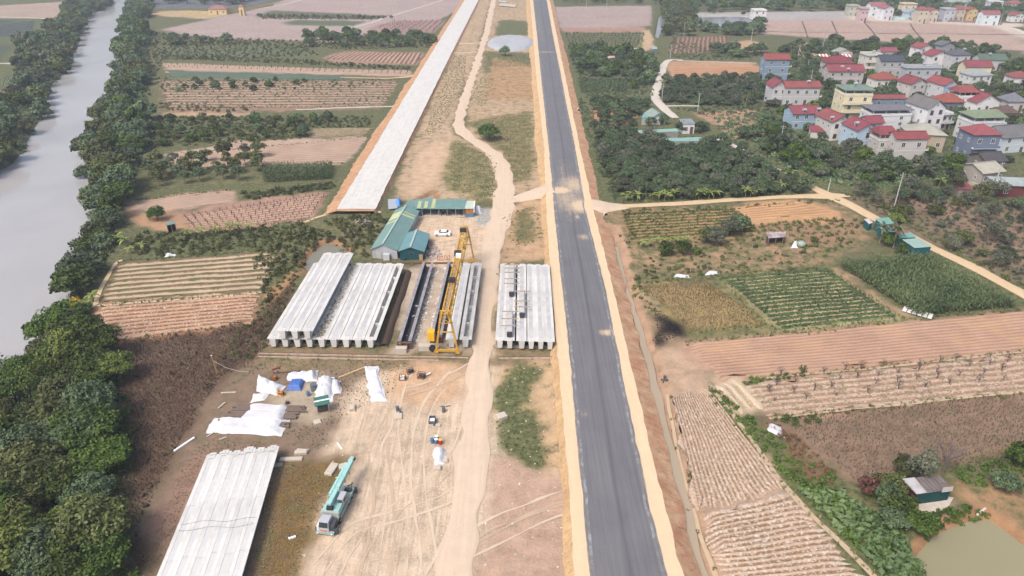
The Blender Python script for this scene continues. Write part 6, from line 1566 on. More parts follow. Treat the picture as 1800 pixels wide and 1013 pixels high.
house('cream hip roofed hall behind the long beige house', 1632, 236, 60, 6.5, 11, -10, (196,176,146), 'hip', (216,212,190), 2.8, 1, 3, 2)
house('low stained house with cream gable roof', 1748, 302, 46, 4.0, 9, 16, (176,166,156), 'gable_x', (228,226,194), 1.8, 1, 3, 2)
house('maroon fronted shed with pale flat roof at the lane end', 1790, 326, 66, 3.8, 6, -8, (214,214,206), 'lean', (204,224,224), .5, 1, 2, 0, front=(122,54,60), name='lean_to', cat='shed')
house('small hut with faded red roof among the trees', 1698, 332, 22, 2.4, 4, -6, (150,136,124), 'lean', R2, .7, 1, 1, 0, name='hut', cat='hut')
house('shelter with a blue tarpaulin roof', 1690, 313, 18, 2.5, 4, 0, (120,110,104), 'lean', (96,132,204), .5, 1, 1, 0, name='hut', cat='hut')
house('white house with red hip roof beside the roadside trees', 1800, 136, 30, 6.0, 8, 0, (232,230,232), 'hip', R1, 2.4, 1, 2, 1)
house('pavilion with pale slate hip roof', 1790, 178, 32, 5.0, 8, 0, (200,196,190), 'hip', (150,156,174), 3.0, 1, 2, 1)
house('low house with brown tiled hip roof', 1776, 198, 32, 3.2, 7, 0, (170,140,124), 'hip', (146,106,96), 2.4, 1, 2, 1)
house('low dark roofed farmhouse below the slate blue house', 1752, 283, 40, 3.2, 8, 8, (128,118,114), 'gable_x', (108,104,112), 2.0, 1, 2, 1)
house('pink roofed cottage behind the slate roofed house', 1564, 90, 27, 5.0, 6, 0, (214,196,196), 'gable_x', (206,98,110), 1.8, 1, 2, 1)
FAR = 'houses beyond the ploughed field'
for row_ in (('olive grey flat house at the far road bend', 1503, 11, 18, 8, 8, 0, (190,192,172), 'flat', (200,204,190)), ('narrow pink walled house', 1522, 16, 13, 10, 8, 0, (216,184,184), 'flat', (210,170,170)), ('white house with pink red roof beside the pink walled one', 1545, 10, 26, 9, 9, 0, (228,236,244), 'gable_x', (222,122,128)),
             ('white gabled villa with pink trim', 1564, 15, 19, 9, 9, 12, (228,232,242), 'gable_y', (216,116,130)), ('cream house with red railed balconies', 1601, 8, 24, 9, 8, 0, (242,226,186), 'flat', (214,130,120)), ('pale blue gabled cottage behind the wall', 1605, 22, 17, 6, 7, 10, (190,216,234), 'gable_y', (176,212,234)),
             ('beige house with tall arched columns', 1626, 17, 17, 10.5, 8, 0, (216,200,174), 'hip', (214,110,112)), ('beige house with red cross gable', 1643, 20, 18, 8, 8, 10, (224,204,184), 'gable_y', (214,104,106)), ('grey three storey house among far trees', 1672, 17, 18, 9, 9, 0, (190,196,208), 'flat', (180,188,200)),
             ('tan house with red roof among far trees', 1690, 16, 17, 9, 8, 0, (208,186,160), 'gable_x', (214,110,104)), ('orange yellow gabled house', 1712, 18, 18, 8, 8, 8, (238,196,118), 'gable_y', (214,106,88)), ('pale blue white house with pink red roof near the white road', 1745, 25, 29, 8, 8, 0, (220,236,246), 'gable_x', (222,114,120)),
             ('white flat house on the skyline', 1754, 4, 22, 7, 8, 0, (232,234,238), 'flat', (226,228,230)), ('red roofed house on the skyline', 1788, 6, 22, 6, 8, 0, (226,214,206), 'hip', (216,112,116)), ('small white house with red gable by the far road end', 1793, 27, 20, 5, 7, 10, (236,236,236), 'gable_y', (216,100,104)), ('long hall with pale green roof on the skyline', 1688, 4, 40, 5, 9, 0, (206,208,206), 'gable_x', (190,212,204)),
             ('white villa with terraces beyond the pond', 1337, 19, 22, 7, 9, 0, (240,240,240), 'flat', (236,236,236))):
    house(*row_, 2.2, 2, 2, 1, group=FAR)
house('yellow walled hall with salmon tile hip roof', 381, 16, 32, 4.6, 9, 0, (240,208,136), 'hip', (222,142,126), 2.6, 1, 3, 1, group='yellow buildings by the river')
house('yellow gateway tower with salmon roof', 423, 12, 9, 7.0, 4, 0, (240,208,136), 'hip', (222,136,120), 2.0, 1, 1, 0, group='yellow buildings by the river', name='gateway', cat='gate')
# compound walls
for px_, h, rgb, lab in (([(320,27),(400,24),(430,20),(480,10)], 2.2, (240,208,140), 'long yellow compound wall leading to the gateway'), ([(1545,33),(1590,36)], 2.4, (186,222,228), 'pale turquoise compound wall beyond the field'), ([(1595,36),(1680,39),(1760,44)], 1.6, (150,130,140), 'low brown wall along the far white road')):
    pts_ = PP(px_); e = empty('compound_wall', (pts_[0][0], pts_[0][1], 0))
    for i in range(len(pts_) - 1):
        a, b = pts_[i] - pts_[0], pts_[i + 1] - pts_[0]; MB().bar((a[0], a[1], h / 2), (b[0], b[1], h / 2), .3, h).build('wall_panel', wallmat(rgb), e)
        MB().box(b[0] - .3, b[0] + .3, b[1] - .3, b[1] + .3, 0, h + .4).build('pier', wallmat(rgb), e)
    tag(e, lab, 'wall')
# striped awning
e = empty('striped_awning', (*P(1442, 97, 4.5), 0))
aw = abs(P(1500, 97, 4.5)[0] - P(1442, 97, 4.5)[0]) / 20
for i in range(20):
    if 9 <= i <= 10: continue
    mb = MB(); slab(mb, [(i * aw, 0, 3.6), ((i + 1) * aw - .03, 0, 3.6), ((i + 1) * aw - .03, 3, 4.6), (i * aw, 3, 4.6)], .06); mb.build('awning_panel', pm('awning_red', (.45, .07, .07), .7, .1) if i % 2 else white_paint, e)
for i in (0, 9, 11, 20): MB().bar((i * aw, .1, 0), (i * aw, .1, 3.55), .1).build('post', steel, e)
tag(e, 'red and white striped awning behind the red roofed house', 'awning')

# ------------------------------------------------------------------ sheds given by their roof corners
def quad_shed(label, q, zf, zb, wall, roof_m, name='shed', cat='shed', group=None, open_front=False, inset=.25, extra=None):
    """q: roof corners in photo pixels: front left, front right, back right, back left"""
    W = [P(*q[0], zf), P(*q[1], zf), P(*q[2], zb), P(*q[3], zb)]; o = np.array(W).mean(0); g = gz(*o)
    e = empty(name, (o[0], o[1], g)); L_ = [np.array(p) - o for p in W]
    mb = MB(); mb.add(*corr((*L_[0], zf - g), (*L_[1], zf - g), (*L_[2], zb - g), (*L_[3], zb - g), .6, .035)); mb.build('roof', roof_m, e)
    I = [p * (1 - inset / max(np.linalg.norm(p), .5)) for p in L_]; Zs = [zf - g - .12, zf - g - .12, zb - g - .12, zb - g - .12]
    names = ['front_wall', 'side_wall', 'back_wall', 'side_wall']
    for i in range(4):
        a, b = I[i], I[(i + 1) % 4]
        if open_front and i == 0:
            for t in (0.0, .5, 1.0): p = a + (b - a) * t; MB().bar((p[0], p[1], 0), (p[0], p[1], zf - g - .1), .14).build('post', sleeper, e)
            continue
        n = np.array([-(b - a)[1], (b - a)[0]]); n = n / np.linalg.norm(n) * .1; aa, bb = a + (b - a) * .004, b - (b - a) * .004
        za, zb_ = Zs[i], Zs[(i + 1) % 4]
        MB().add([(*aa, -.2), (*bb, -.2), (*bb, zb_), (*aa, za), (*(aa + n), -.2), (*(bb + n), -.2), (*(bb + n), zb_), (*(aa + n), za)], [(0, 1, 2, 3), (7, 6, 5, 4), (0, 4, 5, 1), (1, 5, 6, 2), (2, 6, 7, 3), (3, 7, 4, 0)]).build(names[i], wall if not isinstance(wall, list) else wall[i], e)
    return tag(e, label, cat, group)
tealw = pm('teal_sheet_wall', A(46, 112, 120), .6, .15, .7)
pale_teal = pm('pale_teal_roof', A(170, 200, 190), .55, .1, .5, stain=A(150, 184, 176), stain_amt=.4)
mid_teal = pm('mid_teal_roof', A(132, 180, 170), .55, .1, .5)
rust_roof = pm('rust_red_roof', A(162, 116, 104), .8, .2, .8)
GS = 'teal sheds along the farm lane'
quad_shed('teal walled shed with pale roof beside the dense corn', [(1608,436),(1639,434),(1615,418.6),(1586,421)], 3.0, 3.2, tealw, pale_teal, group=GS)
quad_shed('teal shed with pale teal roof behind the corn side shed', [(1577,419),(1611,417.4),(1602,409),(1577,411)], 2.8, 3.3, tealw, mid_teal, group=GS)
quad_shed('lean-to with rust red roof between the teal sheds', [(1576,410.5),(1600,409.5),(1584,397),(1570,399)], 2.6, 2.9, tealw, rust_roof, group=GS)
quad_shed('low wing with blue teal roof behind the palms', [(1562,412),(1573,407),(1560,395),(1543,398)], 2.3, 2.6, tealw, pm('blue_wing_roof', A(136,186,192), .55, .1, .5), group=GS)
quad_shed('tall teal roofed shed at the lane bend', [(1553,395.6),(1573,392.6),(1562,382),(1538,384.5)], 3.0, 3.5, tealw, mid_teal, group=GS)
quad_shed('small teal box hut with white roof by the lane', [(1528,394),(1535,391),(1527,384),(1519,385.5)], 2.4, 2.5, tealw, pm('white_roof_sheet', A(232,222,224), .6, .1, .8, stain=A(170,130,120), stain_amt=.4), group=GS, name='hut', cat='hut')
quad_shed('patched tin hut in the vegetable plots', [(1351,419),(1379,417),(1382,407),(1347,409)], 2.2, 2.6, pm('patched_boards', A(110,96,98), .9, .3, 1.5), pm('patched_tin', A(206,204,208), .6, .15, .7, stain=A(150,104,96), stain_amt=.5), open_front=True, name='hut', cat='hut')
quad_shed('small teal hut on the left bank plot', [(292,397),(309,393),(305,389),(290,392)], 2.4, 2.6, pm('hut_dark', A(50,66,62), .9, .2), teal, open_front=True, name='hut', cat='hut')
quad_shed('maroon roofed hut under the bank trees', [(243,205),(262,200),(262,194),(246,196)], 3, 3.4, pm('hut_grey', A(120,110,112), .9, .2), pm('maroon_roof', A(150,96,124), .7, .15), name='hut', cat='hut')
GO = 'farm sheds in the orchard'
quad_shed('long low shed with pale teal roof in the orchard', [(1124,235),(1194,231),(1189,226),(1121,229)], 3.2, 3.8, pm('shed_block_wall', A(176,172,166), .9, .2), pm('grey_teal_roof', A(150,190,180), .55, .1, .5), group=GO)
quad_shed('second long low shed deeper in the orchard', [(1170,249),(1236,248),(1232,241),(1170,243)], 3.2, 3.8, bpy.data.materials['shed_block_wall'], bpy.data.materials['grey_teal_roof'], group=GO)
house('white farmhouse with teal gable roof at the lane end', 1158, 206, 26, 3.2, 7, 14, (222,226,224), 'gable_y', (176,212,200), 2.0, 1, 2, 1, group=GO)
quad_shed('low teal annex beside the white farmhouse', [(1128,208),(1150,206),(1150,199),(1130,201)], 2.8, 3.2, wallmat((206,208,206)), pm('annex_teal', A(130,186,182), .55, .1, .5), group=GO)
house('white hut with grey sheet roof in the orchard', 1212, 217, 20, 4.2, 5, 6, (230,232,234), 'lean', (176,192,202), .5, 1, 2, 1, group=GO, name='hut', cat='hut')
for q, lab, rgb in (([(1102,88),(1122,86),(1120,84),(1103,86)], 'blue grey roofed shelter in the garden plots', (176,190,196)), ([(1122,107),(1135,105),(1133,101),(1122,102)], 'white roofed shelter beside the garden trees', (214,222,222)), ([(1068,103),(1082,101),(1081,98),(1068,99)], 'salmon roofed hut in the garden plots', (214,166,140)), ([(1145,87),(1156,86),(1154,82),(1146,83)], 'teal hut by the garden track', (150,186,186))):
    quad_shed(lab, q, 2.8, 3.2, wallmat((150, 150, 150)), wallmat(rgb), name='hut', cat='hut')
# rusty hut near the pond
tin = pm('stained_tin_roof', A(112, 100, 98), .8, .35, 1.2, stain=A(150, 142, 142), stain_amt=.35)
qh = [(1611,869.5),(1677,860),(1652,835),(1585,842.5)]
e = quad_shed('teal and maroon hut with rusty tin roof above the pond', qh, 2.4, 3.0, [pm('hut_teal_board', A(26, 84, 86), .7, .2), wallmat((120, 108, 100)), wallmat((110, 90, 80)), pm('hut_maroon_board', A(108, 36, 42), .7, .2)], tin, name='hut', cat='hut', inset=.3)
o = np.array(e.location[:2])
def hp(x, y, z): p = np.array(P(x, y, z)) - o; return (p[0], p[1], z - e.location.z + .1)
mb = MB(); slab(mb, [hp(1611, 869.5, 2.45), hp(1629, 867, 2.45), hp(1607, 840, 3.05), hp(1586, 842.5, 3.05)], .04); mb.build('white_sheet', pm('chalky_tin', A(206, 208, 210), .6, .15, .8, stain=A(150, 120, 110), stain_amt=.3), e)
for i in range(4): a = hp(1655 + i * .8, 866 - i * 2.2, 2.5); b = hp(1674 + i * .5, 863.5 - i * 2.2, 2.5); MB().bar(a, b, .12, .08).build('roof_batten', pm('bleached_timber', (.4, .36, .32), .9, .2), e)
a, b = hp(1606, 880, 1.2), hp(1586, 852, 1.2); MB().bar(a, b, .06, 1.1).build('teal_dado', bpy.data.materials['hut_teal_board'], e)
sheet('hut_yard', PP([(1604,893),(1622,905),(1640,910),(1668,890),(1676,876),(1650,872),(1608,884)]), .16, conc_block, 'grey concrete apron in front of the rusty hut', 'paving')
# ------------------------------------------------------------------ poles
pole_m = pm('pole_concrete', (.42, .42, .41), .85, .12, 1.0)
def pole(x, y, h, label, arm=True, wood=False, rz=.3, group='utility poles'):
    X, Y = P(x, y); e = empty('utility_pole', (X, Y, gz(X, Y)), rz)
    MB().tube([(0, 0, -.3), (0, 0, h * .5), (0, 0, h)], [.17, .14, .1], 8).build('shaft', sleeper if wood else pole_m, e)
    if arm:
        a = MB().bar((-1.0, 0, h - .6), (1.0, 0, h - .6), .1).build('crossarm', steel, e)
        for k in (-.9, 0, .9): MB().lathe((k, 0, h - .55), [(.05, 0), (.08, .1), (.04, .22)], 6).build('insulator', trim_m, a)
        MB().bar((-.7, 0, h - 1.3), (.7, 0, h - 1.3), .08).build('lower_arm', steel, e)
    return tag(e, label, 'pole', group)
for x, y, h, lab in ((1369,266,9.5,'utility pole beside the bend of the concrete lane'), (1571,366,11,'utility pole standing in the weeds past the lane junction'), (1226,198,8.5,'utility pole by the orange bare patch in the orchard'), (1163,178,8.0,'utility pole at the bend of the winding lane'), (1178,104,8,'utility pole at the top of the winding lane'), (1746,334,9,'utility pole beside the maroon fronted shed'),
                    (1455,338,4.5,'short post at the lane junction'), (1418,128,7,'utility pole in front of the wide beige house'), (1425,143,6,'lamp pole near the long grey house'), (1403,98,7,'utility pole beside the blue grey house'), (1446,86,10,'utility pole behind the striped awning'), (1666,29,9,'utility pole on the far white road'), (1757,44,10,'utility pole at the far road corner'), (1690,42,12,'tall leaning pole before the tan house'),
                    (1320,74,9,'utility pole beside the far ploughed field'), (1202,62,9,'utility pole under the canal trees'), (634,24,8,'pole in the far pink field, nearest the canal lane'), (437,46,9,'thin pole in the far pink field below the gateway'), (361,54,9,'thin pole at the edge of the far pink field'), (696,18,8,'pole in the far pink field beside the roadbed'), (1030,18,10,'tall pole by the far muddy field'), (1066,20,10,'tall pole beyond the far muddy field')):
    pole(x, y, h, lab, arm=h > 7)
# ------------------------------------------------------------------ village trees and lane scrub
vp = [(1345,100),(1350,140),(1365,200),(1385,225),(1420,245),(1480,262),(1560,280),(1640,290),(1700,280),(1800,290),(1830,120),(1700,75),(1560,80),(1440,72)]
blds = []
for ob in [x for x in bpy.data.objects if x.type == 'EMPTY' and x.get('category') in ('house', 'barn', 'shed', 'hut') and x.location.x > 60]:
    ws_ = [c for c in ob.children if c.name.startswith(('wall', 'front_wall'))]
    if ob.get('category') in ('house', 'barn') and ws_:
        bb = [c.bound_box for c in ws_]; xs_ = [v[0] for b in bb for v in b]; ys_ = [v[1] for b in bb for v in b]
        c_, s_ = math.cos(ob.rotation_euler.z), math.sin(ob.rotation_euler.z); x0, x1, y0, y1 = min(xs_) - 1.6, max(xs_) + 1.2, min(ys_) - 3.2, max(ys_) + 1.0
        blds.append(np.array([(ob.location.x + a * c_ - b * s_, ob.location.y + a * s_ + b * c_) for a, b in ((x0, y0), (x1, y0), (x1, y1), (x0, y1))]))
grove(vp, 9.6, ['broad_mid', 'broad_far', 'orchard'], ['bluish', 'deep', 'orchard'], (.55, .95), 'dark green garden tree between the village houses', 'village garden trees', 300, avoid=blds, name='garden_tree')
cover('village_scrub', scatter(vp, 3.4, .5, 301, avoid=blds), BUSH, 'bluish', 'hedges and shrubs filling the village gardens', 'scrub', (.7, 1.6))
fr = [(1345,225),(1430,265),(1480,275),(1600,290),(1690,290),(1690,325),(1600,335),(1500,330),(1440,318),(1390,295)]
grove(fr, 6.2, ['broad_mid', 'orchard', 'wispy'], ['deep', 'bluish', 'orchard', 'grey'], (.65, 1.05), 'leafy tree in the belt between the village and the lane junction', 'trees of the village belt', 302, name='belt_tree', avoid=blds)
cover('belt_scrub', np.vstack([scatter(fr, 2.4, .5, 303), scatter([(1345,200),(1440,262),(1390,300),(1330,268),(1262,240),(1262,205)], 3.2, .5, 304)]), BUSH, 'bluish', 'thick scrub below the village', 'scrub', (.8, 1.7))
grove([(1345,205),(1440,262),(1400,300),(1340,270),(1290,235)], 6.8, ['orchard', 'broad_mid'], ['bluish', 'orchard', 'deep'], (.6, .95), 'dark tree between the bare orange patch and the concrete lane', 'trees above the concrete lane', 305, name='belt_tree')
ws = [(1480,340),(1600,335),(1720,335),(1800,360),(1850,400),(1850,520),(1800,500),(1700,455),(1640,425),(1545,378)]
grove(ws, 6.4, ['wispy', 'wispy', 'shrub', 'orchard'], ['grey', 'grey', 'olive', 'orchard'], (.65, 1.15), 'thin grey leaved tree in the weedy ground past the farm lane', 'thin trees past the farm lane', 306, name='thin_tree')
cover('rough_scrub', scatter(ws, 2.2, .5, 307), BUSH, 'grey', 'grey weedy scrub past the farm lane', 'scrub', (.4, 1.0))
cover('lane_verge', np.vstack([scatter([(1500,350),(1530,360),(1640,425),(1800,512),(1800,500),(1650,418),(1540,350)], 1.6, .5, 308)]), BUSH, 'olive', 'green weeds along the lane verge', 'weeds', (.4, .9))
fw = [(1195,-8),(1500,-10),(1520,6),(1490,22),(1350,22),(1200,20)]
grove(fw, 15, ['broad_far'], ['bluish', 'deep'], (1.0, 1.4), 'tall dark tree of the far wood beyond the pond', 'trees of the far wood', 309, name='wood_tree')
grove([(1480,-8),(1850,-10),(1850,36),(1760,40),(1600,34),(1530,28),(1490,10)], 12, ['broad_far'], ['bluish'], (.8, 1.2), 'dark tree between the houses beyond the ploughed field', 'trees of the far hamlet', 310, name='hamlet_tree')
grove([(300,-12),(420,-14),(520,-20),(470,-2),(420,8),(290,8)], 12, ['broad_far'], ['bluish'], (.8, 1.2), 'dark tree behind the yellow compound wall', 'trees behind the yellow wall', 311, name='wood_tree')
grove([(970,-30),(1150,-30),(1155,8),(975,6)], 13, ['broad_far'], ['bluish', 'olive'], (.7, 1.1), 'far tree beyond the muddy field', 'trees beyond the muddy field', 312, name='wood_tree')
# ================================================================== VEHICLES
def car():
    X, Y = P(778, 414); e = empty('car', (X, Y, gz(X, Y) + .02), math.pi / 2 - .04)      # local +y = forward -> points left
    paint = pm('white_car_paint', (.78, .78, .79), .25, .03, 1, spec=.5); dark = pm('tinted_car_glass', (.02, .025, .03), .1, .1, spec=.6)
    L, hw = 4.5, .88
    # body: side profile lofted over width
    prof = [(-2.2, .32), (-2.25, .62), (-2.18, .92), (-1.55, 1.0), (1.0, .98), (1.75, .86), (2.15, .68), (2.22, .42), (2.15, .28)]
    mb = MB(); n = len(prof); sec = [(-1, .0), (-.93, .06), (.93, .06), (1, .0)]
    vs_, fs = [], []
    for sx, ins in ((-hw, 0), (-hw * .96, .05), (hw * .96, .05), (hw, 0)):
        for y, z in prof: vs_.append((sx, y * (1 - (0 if ins else .015)), z + (ins if z > .5 else 0)))
    for k in range(3):
        for i in range(n):
            a, b = k * n + i, k * n + (i + 1) % n; fs.append((a, b, b + n, a + n))
    fs += [tuple(range(n))[::-1], tuple(range(3 * n, 4 * n))]
    mb.add(vs_, fs); mb.build('body', paint, e, smooth=False)
    cab = [(-1.65, 1.0), (-1.05, 1.42), (.25, 1.46), (1.05, 1.0)]
    vs_, fs = [], []
    for sx, k in ((-hw * .92, 1.0), (-hw * .72, 1.0), (hw * .72, 1.0), (hw * .92, 1.0)): pass
    top = MB().add([(-.66, -1.0, 1.43), (.66, -1.0, 1.43), (.66, .25, 1.46), (-.66, .25, 1.46), (-.72, -1.12, 1.36), (.72, -1.12, 1.36), (.72, .36, 1.39), (-.72, .36, 1.39)], [(0, 1, 2, 3), (4, 7, 6, 5), (0, 4, 5, 1), (1, 5, 6, 2), (2, 6, 7, 3), (3, 7, 4, 0)]); top.build('roof', paint, e)
    g = MB().add([(-.82, -1.68, 1.02), (.82, -1.68, 1.02), (.82, 1.08, 1.0), (-.82, 1.08, 1.0), (-.69, -1.08, 1.37), (.69, -1.08, 1.37), (.69, .33, 1.40), (-.69, .33, 1.40)], [(0, 1, 5, 4), (1, 2, 6, 5), (2, 3, 7, 6), (3, 0, 4, 7), (4, 5, 6, 7)]); gl = g.build('window_band', dark, e)
    for s in (-1, 1):
        for y0, z0, y1, z1 in ((-1.66, 1.03, -1.06, 1.38), (-.25, 1.0, -.3, 1.41), (1.06, 1.02, .34, 1.41)): MB().bar((s * .83, y0, z0), (s * .7, y1, z1), .07).build('pillar', paint, gl)
    for y in (-1.38, 1.4):
        for s in (-1, 1):
            w = MB().tube([(s * .7, y, .33), (s * .9, y, .33)], .33, 14).build('wheel', black_rubber, e); MB().tube([(s * .89, y, .33), (s * .915, y, .33)], .2, 10).build('rim', steel, w)
    for s in (-1, 1):
        MB().box(s * .62 - .18, s * .62 + .18, 2.12, 2.24, .62, .76).build('headlight', pm('lamp_glass', (.6, .62, .65), .15, .05), e)
        MB().box(s * .64 - .16, s * .64 + .16, -2.29, -2.2, .72, .88).build('tail_light', pm('tail_red', (.35, .02, .02), .3, .05), e)
        MB().box(s * .98 - .08, s * .98 + .08, .72, .9, .98, 1.1).build('mirror', paint, e)
    tag(e, 'white sedan car parked in front of the long shed', 'car')
car()

def truck_crane():
    x0, y0 = -26.35, 70.5; x1, y1 = -25.3, 79.0
    e = empty('truck_crane', (x0, y0, gz(-26, 74) + .02), math.atan2(-(x1 - x0), y1 - y0) - .02)   # local +y runs from driver cab to tail
    T = pm('crane_turquoise', (.25, .47, .45), .5, .15, 1.0, stain=(.33, .48, .46), stain_amt=.4); TG = pm('crane_grey_green', (.25, .33, .32), .6, .2, 1.5); G = pm('cab_pale_grey', (.36, .38, .41), .4, .1)
    dk = pm('chassis_dark', (.05, .055, .06), .7, .3, 2.0)
    MB().box(-1.15, 1.15, .2, 8.7, .75, 1.15).build('chassis', TG, e)
    MB().box(-1.3, 1.3, 2.4, 8.6, 1.15, 1.28).build('deck', TG, e)
    for s in (-1, 1): MB().box(s * 1.33 - .08, s * 1.33 + .08, 2.6, 8.2, .85, 1.3).build('side_locker', TG, e)
    for y in (1.3, 2.6, 6.2, 7.5):
        for s in (-1, 1):
            w = MB().tube([(s * .95, y, .52), (s * 1.3, y, .52)], .52, 16).build('wheel', black_rubber, e); MB().tube([(s * 1.28, y, .52), (s * 1.32, y, .52)], .26, 10).build('rim', steel, w)
    cb = MB().add([(-.95, -.1, .8), (.55, -.1, .8), (.55, 1.7, .8), (-.95, 1.7, .8), (-.95, -.05, 1.5), (.55, -.05, 1.5), (.55, 1.7, 1.5), (-.95, 1.7, 1.5), (-.88, .25, 2.35), (.48, .25, 2.35), (.48, 1.65, 2.35), (-.88, 1.65, 2.35)],
                  [(0, 3, 2, 1), (0, 1, 5, 4), (1, 2, 6, 5), (2, 3, 7, 6), (3, 0, 4, 7), (4, 5, 9, 8), (5, 6, 10, 9), (6, 7, 11, 10), (7, 4, 8, 11), (8, 9, 10, 11)]).build('driver_cab', G, e)
    MB().add([(-.86, -.075, 1.54), (.46, -.075, 1.54), (.42, .2, 2.26), (-.82, .2, 2.26), (-.86, -.04, 1.54), (.46, -.04, 1.54), (.42, .235, 2.26), (-.82, .235, 2.26)], [(0, 1, 2, 3), (7, 6, 5, 4), (0, 4, 5, 1), (1, 5, 6, 2), (2, 6, 7, 3), (3, 7, 4, 0)]).build('windscreen', glass, cb)
    MB().box(-.7, .3, -.16, -.11, .95, 1.15).build('number_plate', pm('orange_plate', (.5, .16, .04), .5, .1), cb)
    MB().box(-1.3, 1.3, -.3, .15, .5, .82).build('bumper', TG, e)
    for s in (-1, 1): MB().lathe((s * 1.0, -.32, .68), [(.13, 0), (.13, .1)], 8).build('headlight', trim_m, e)
    MB().box(.65, 1.25, .2, 1.7, .85, 1.75).build('engine_housing', dk, e); MB().box(-1.3, -1.02, .1, 1.5, .8, 1.6).build('fuel_tank', trim_m, e)
    for y in (.3, 8.3):
        for s in (-1, 1): MB().box(s * 1.3 - .2, s * 1.3 + .25 * s + .2, y - .18, y + .18, .35, 1.25).build('outrigger', dk, e)
    MB().lathe((0, 4.3, 1.28), [(.95, 0), (.95, .3)], 18).build('slew_ring', dk, e)
    up = MB().add([(-1.25, 2.3, 1.6), (1.25, 2.3, 1.6), (1.25, 4.2, 1.6), (.6, 6.0, 1.6), (-.9, 6.0, 1.6), (-1.25, 4.2, 1.6), (-1.25, 2.3, 2.5), (1.25, 2.3, 2.5), (1.15, 4.2, 2.35), (.6, 6.0, 2.0), (-.8, 6.0, 2.0), (-1.15, 4.2, 2.35)],
                  [(0, 5, 4, 3, 2, 1), (6, 7, 8, 9, 10, 11)] + [(i, (i + 1) % 6, (i + 1) % 6 + 6, i + 6) for i in range(6)]).build('superstructure', T, e)
    MB().box(-1.35, 1.35, 2.0, 2.32, 1.45, 2.45).build('counterweight', pm('counterweight_stripe', (.33, .36, .34), .6, .2), e)
    MB().tube([(-.5, 2.55, 2.75), (.35, 2.55, 2.75)], .35, 12).build('winch', black_rubber, e)
    oc = MB().box(.42, 1.3, 4.1, 5.7, 1.65, 3.0).build('operator_cab', G, e); MB().box(.5, 1.22, 4.07, 4.1, 2.1, 2.85).build('windscreen', glass, oc); MB().box(1.3, 1.33, 4.3, 5.5, 2.15, 2.85).build('side_window', glass, oc)
    b = MB().bar((-.25, 2.7, 3.0), (.0, 11.6, 3.35), .62, .75).build('boom', T, e)
    MB().bar((-.25, 11.4, 3.34), (.0, 12.3, 3.38), .55, .6).build('boom_head', T, b); MB().tube([(-.3, 12.3, 3.2), (.3, 12.3, 3.2)], .28, 10).build('sheave', black_rubber, b)
    for yy in (5.5, 8.0, 9.8): MB().box(-.56, .34, yy - .05, yy + .05, 2.6, 3.7).build('boom_collar', T, b)
    MB().bar((-.95, 4.8, 2.9), (-.65, 11.2, 3.2), .36, .45).build('jib', pm('jib_turquoise', (.27, .50, .48), .5, .12), e)
    for k in range(6): MB().bar((-1.25 + .03 * k, 4.6 + k * .45, 2.5), (-.95, 5.0 + k * .45, 3.1), .07).build('jib_lacing', T, e)
    MB().bar((.0, 3.4, 2.2), (-.1, 7.2, 2.85), .22).build('lift_ram', steel, e)
    MB().bar((1.0, 7.9, 1.28), (1.0, 8.6, 2.1), .1).bar((.2, 8.5, 1.28), (1.2, 8.5, 1.9), .1).box(.2, 1.2, 7.3, 7.8, 1.28, 1.7).build('hook_rack', dk, e)
    tag(e, 'turquoise truck crane with lowered boom on the sand', 'crane')
truck_crane()

# ================================================================== TARPAULINS AND YARD CLUTTER
tarp_white = pm('white_tarpaulin', (.60, .61, .63), .6, .12, .9, stain=(.47, .47, .49), stain_amt=.45, bmp=.6)
tarp_grey = pm('grey_white_sheet', (.55, .55, .57), .7, .12, 1.0, stain=(.42, .42, .44), stain_amt=.4, bmp=.2)
tarp_blue = pm('blue_tarpaulin', (.06, .13, .38), .5, .2, 1.2)
def tarp(name, label, q, hf, mat, n=30, seed=0, wr=.17, cat='tarpaulin', pillow=True, lift=.06):
    a, b, c, d = [np.array(P(*p)) for p in q]; U, V = np.meshgrid(np.linspace(0, 1, n), np.linspace(0, 1, n))
    X = (a[0] * (1 - U) + b[0] * U) * (1 - V) + (d[0] * (1 - U) + c[0] * U) * V; Y = (a[1] * (1 - U) + b[1] * U) * (1 - V) + (d[1] * (1 - U) + c[1] * U) * V
    e = np.minimum(np.minimum(U, 1 - U), np.minimum(V, 1 - V)) * 2
    k = smooth(0, .38, e) if pillow else np.ones_like(U)
    X = X + (fbm(X + seed, Y, .7, 2) - .5) * .9 * (1 - k * .6); Y = Y + (fbm(X, Y + seed * 3, .7, 2) - .5) * .9 * (1 - k * .6)
    g = ground_z(X, Y); Zt = g + lift + hf(U, V) * k + (fbm(X * 1.3 + seed, Y * .6, 1.5, 3) - .5) * wr * 2 * (.35 + .65 * k) + np.abs(np.sin(X * 2.1 + Y * 1.3 + seed)) * wr * .4
    Zt = np.maximum(Zt, g + .03)
    I = np.arange(n * n).reshape(n, n); Q = np.stack([I[:-1, :-1], I[:-1, 1:], I[1:, 1:], I[1:, :-1]], -1).reshape(-1, 4)
    o = obj(name, mesh_np(name, np.stack([X, Y, Zt], -1).reshape(-1, 3), Q, mat, smooth=True))
    return tag(o, label, cat, 'tarpaulins in the yard')
def hump(hs):
    """rounded loads under the sheet: soft boxes rather than points"""
    def f(U, V):
        z = np.zeros_like(U)
        for u, v, h, su, sv in hs: z = np.maximum(z, h * np.exp(-np.abs((U - u) / su) ** 3.2 - np.abs((V - v) / sv) ** 3.2))
        return z
    return f
tarp('tarpaulin', 'white tarpaulin over a bent machine beside the orange generator', [(450,688),(492,698),(502,681),(452,660)], hump([(.25,.55,1.0,.3,.5), (.65,.5,.8,.4,.5)]), tarp_white, seed=1)
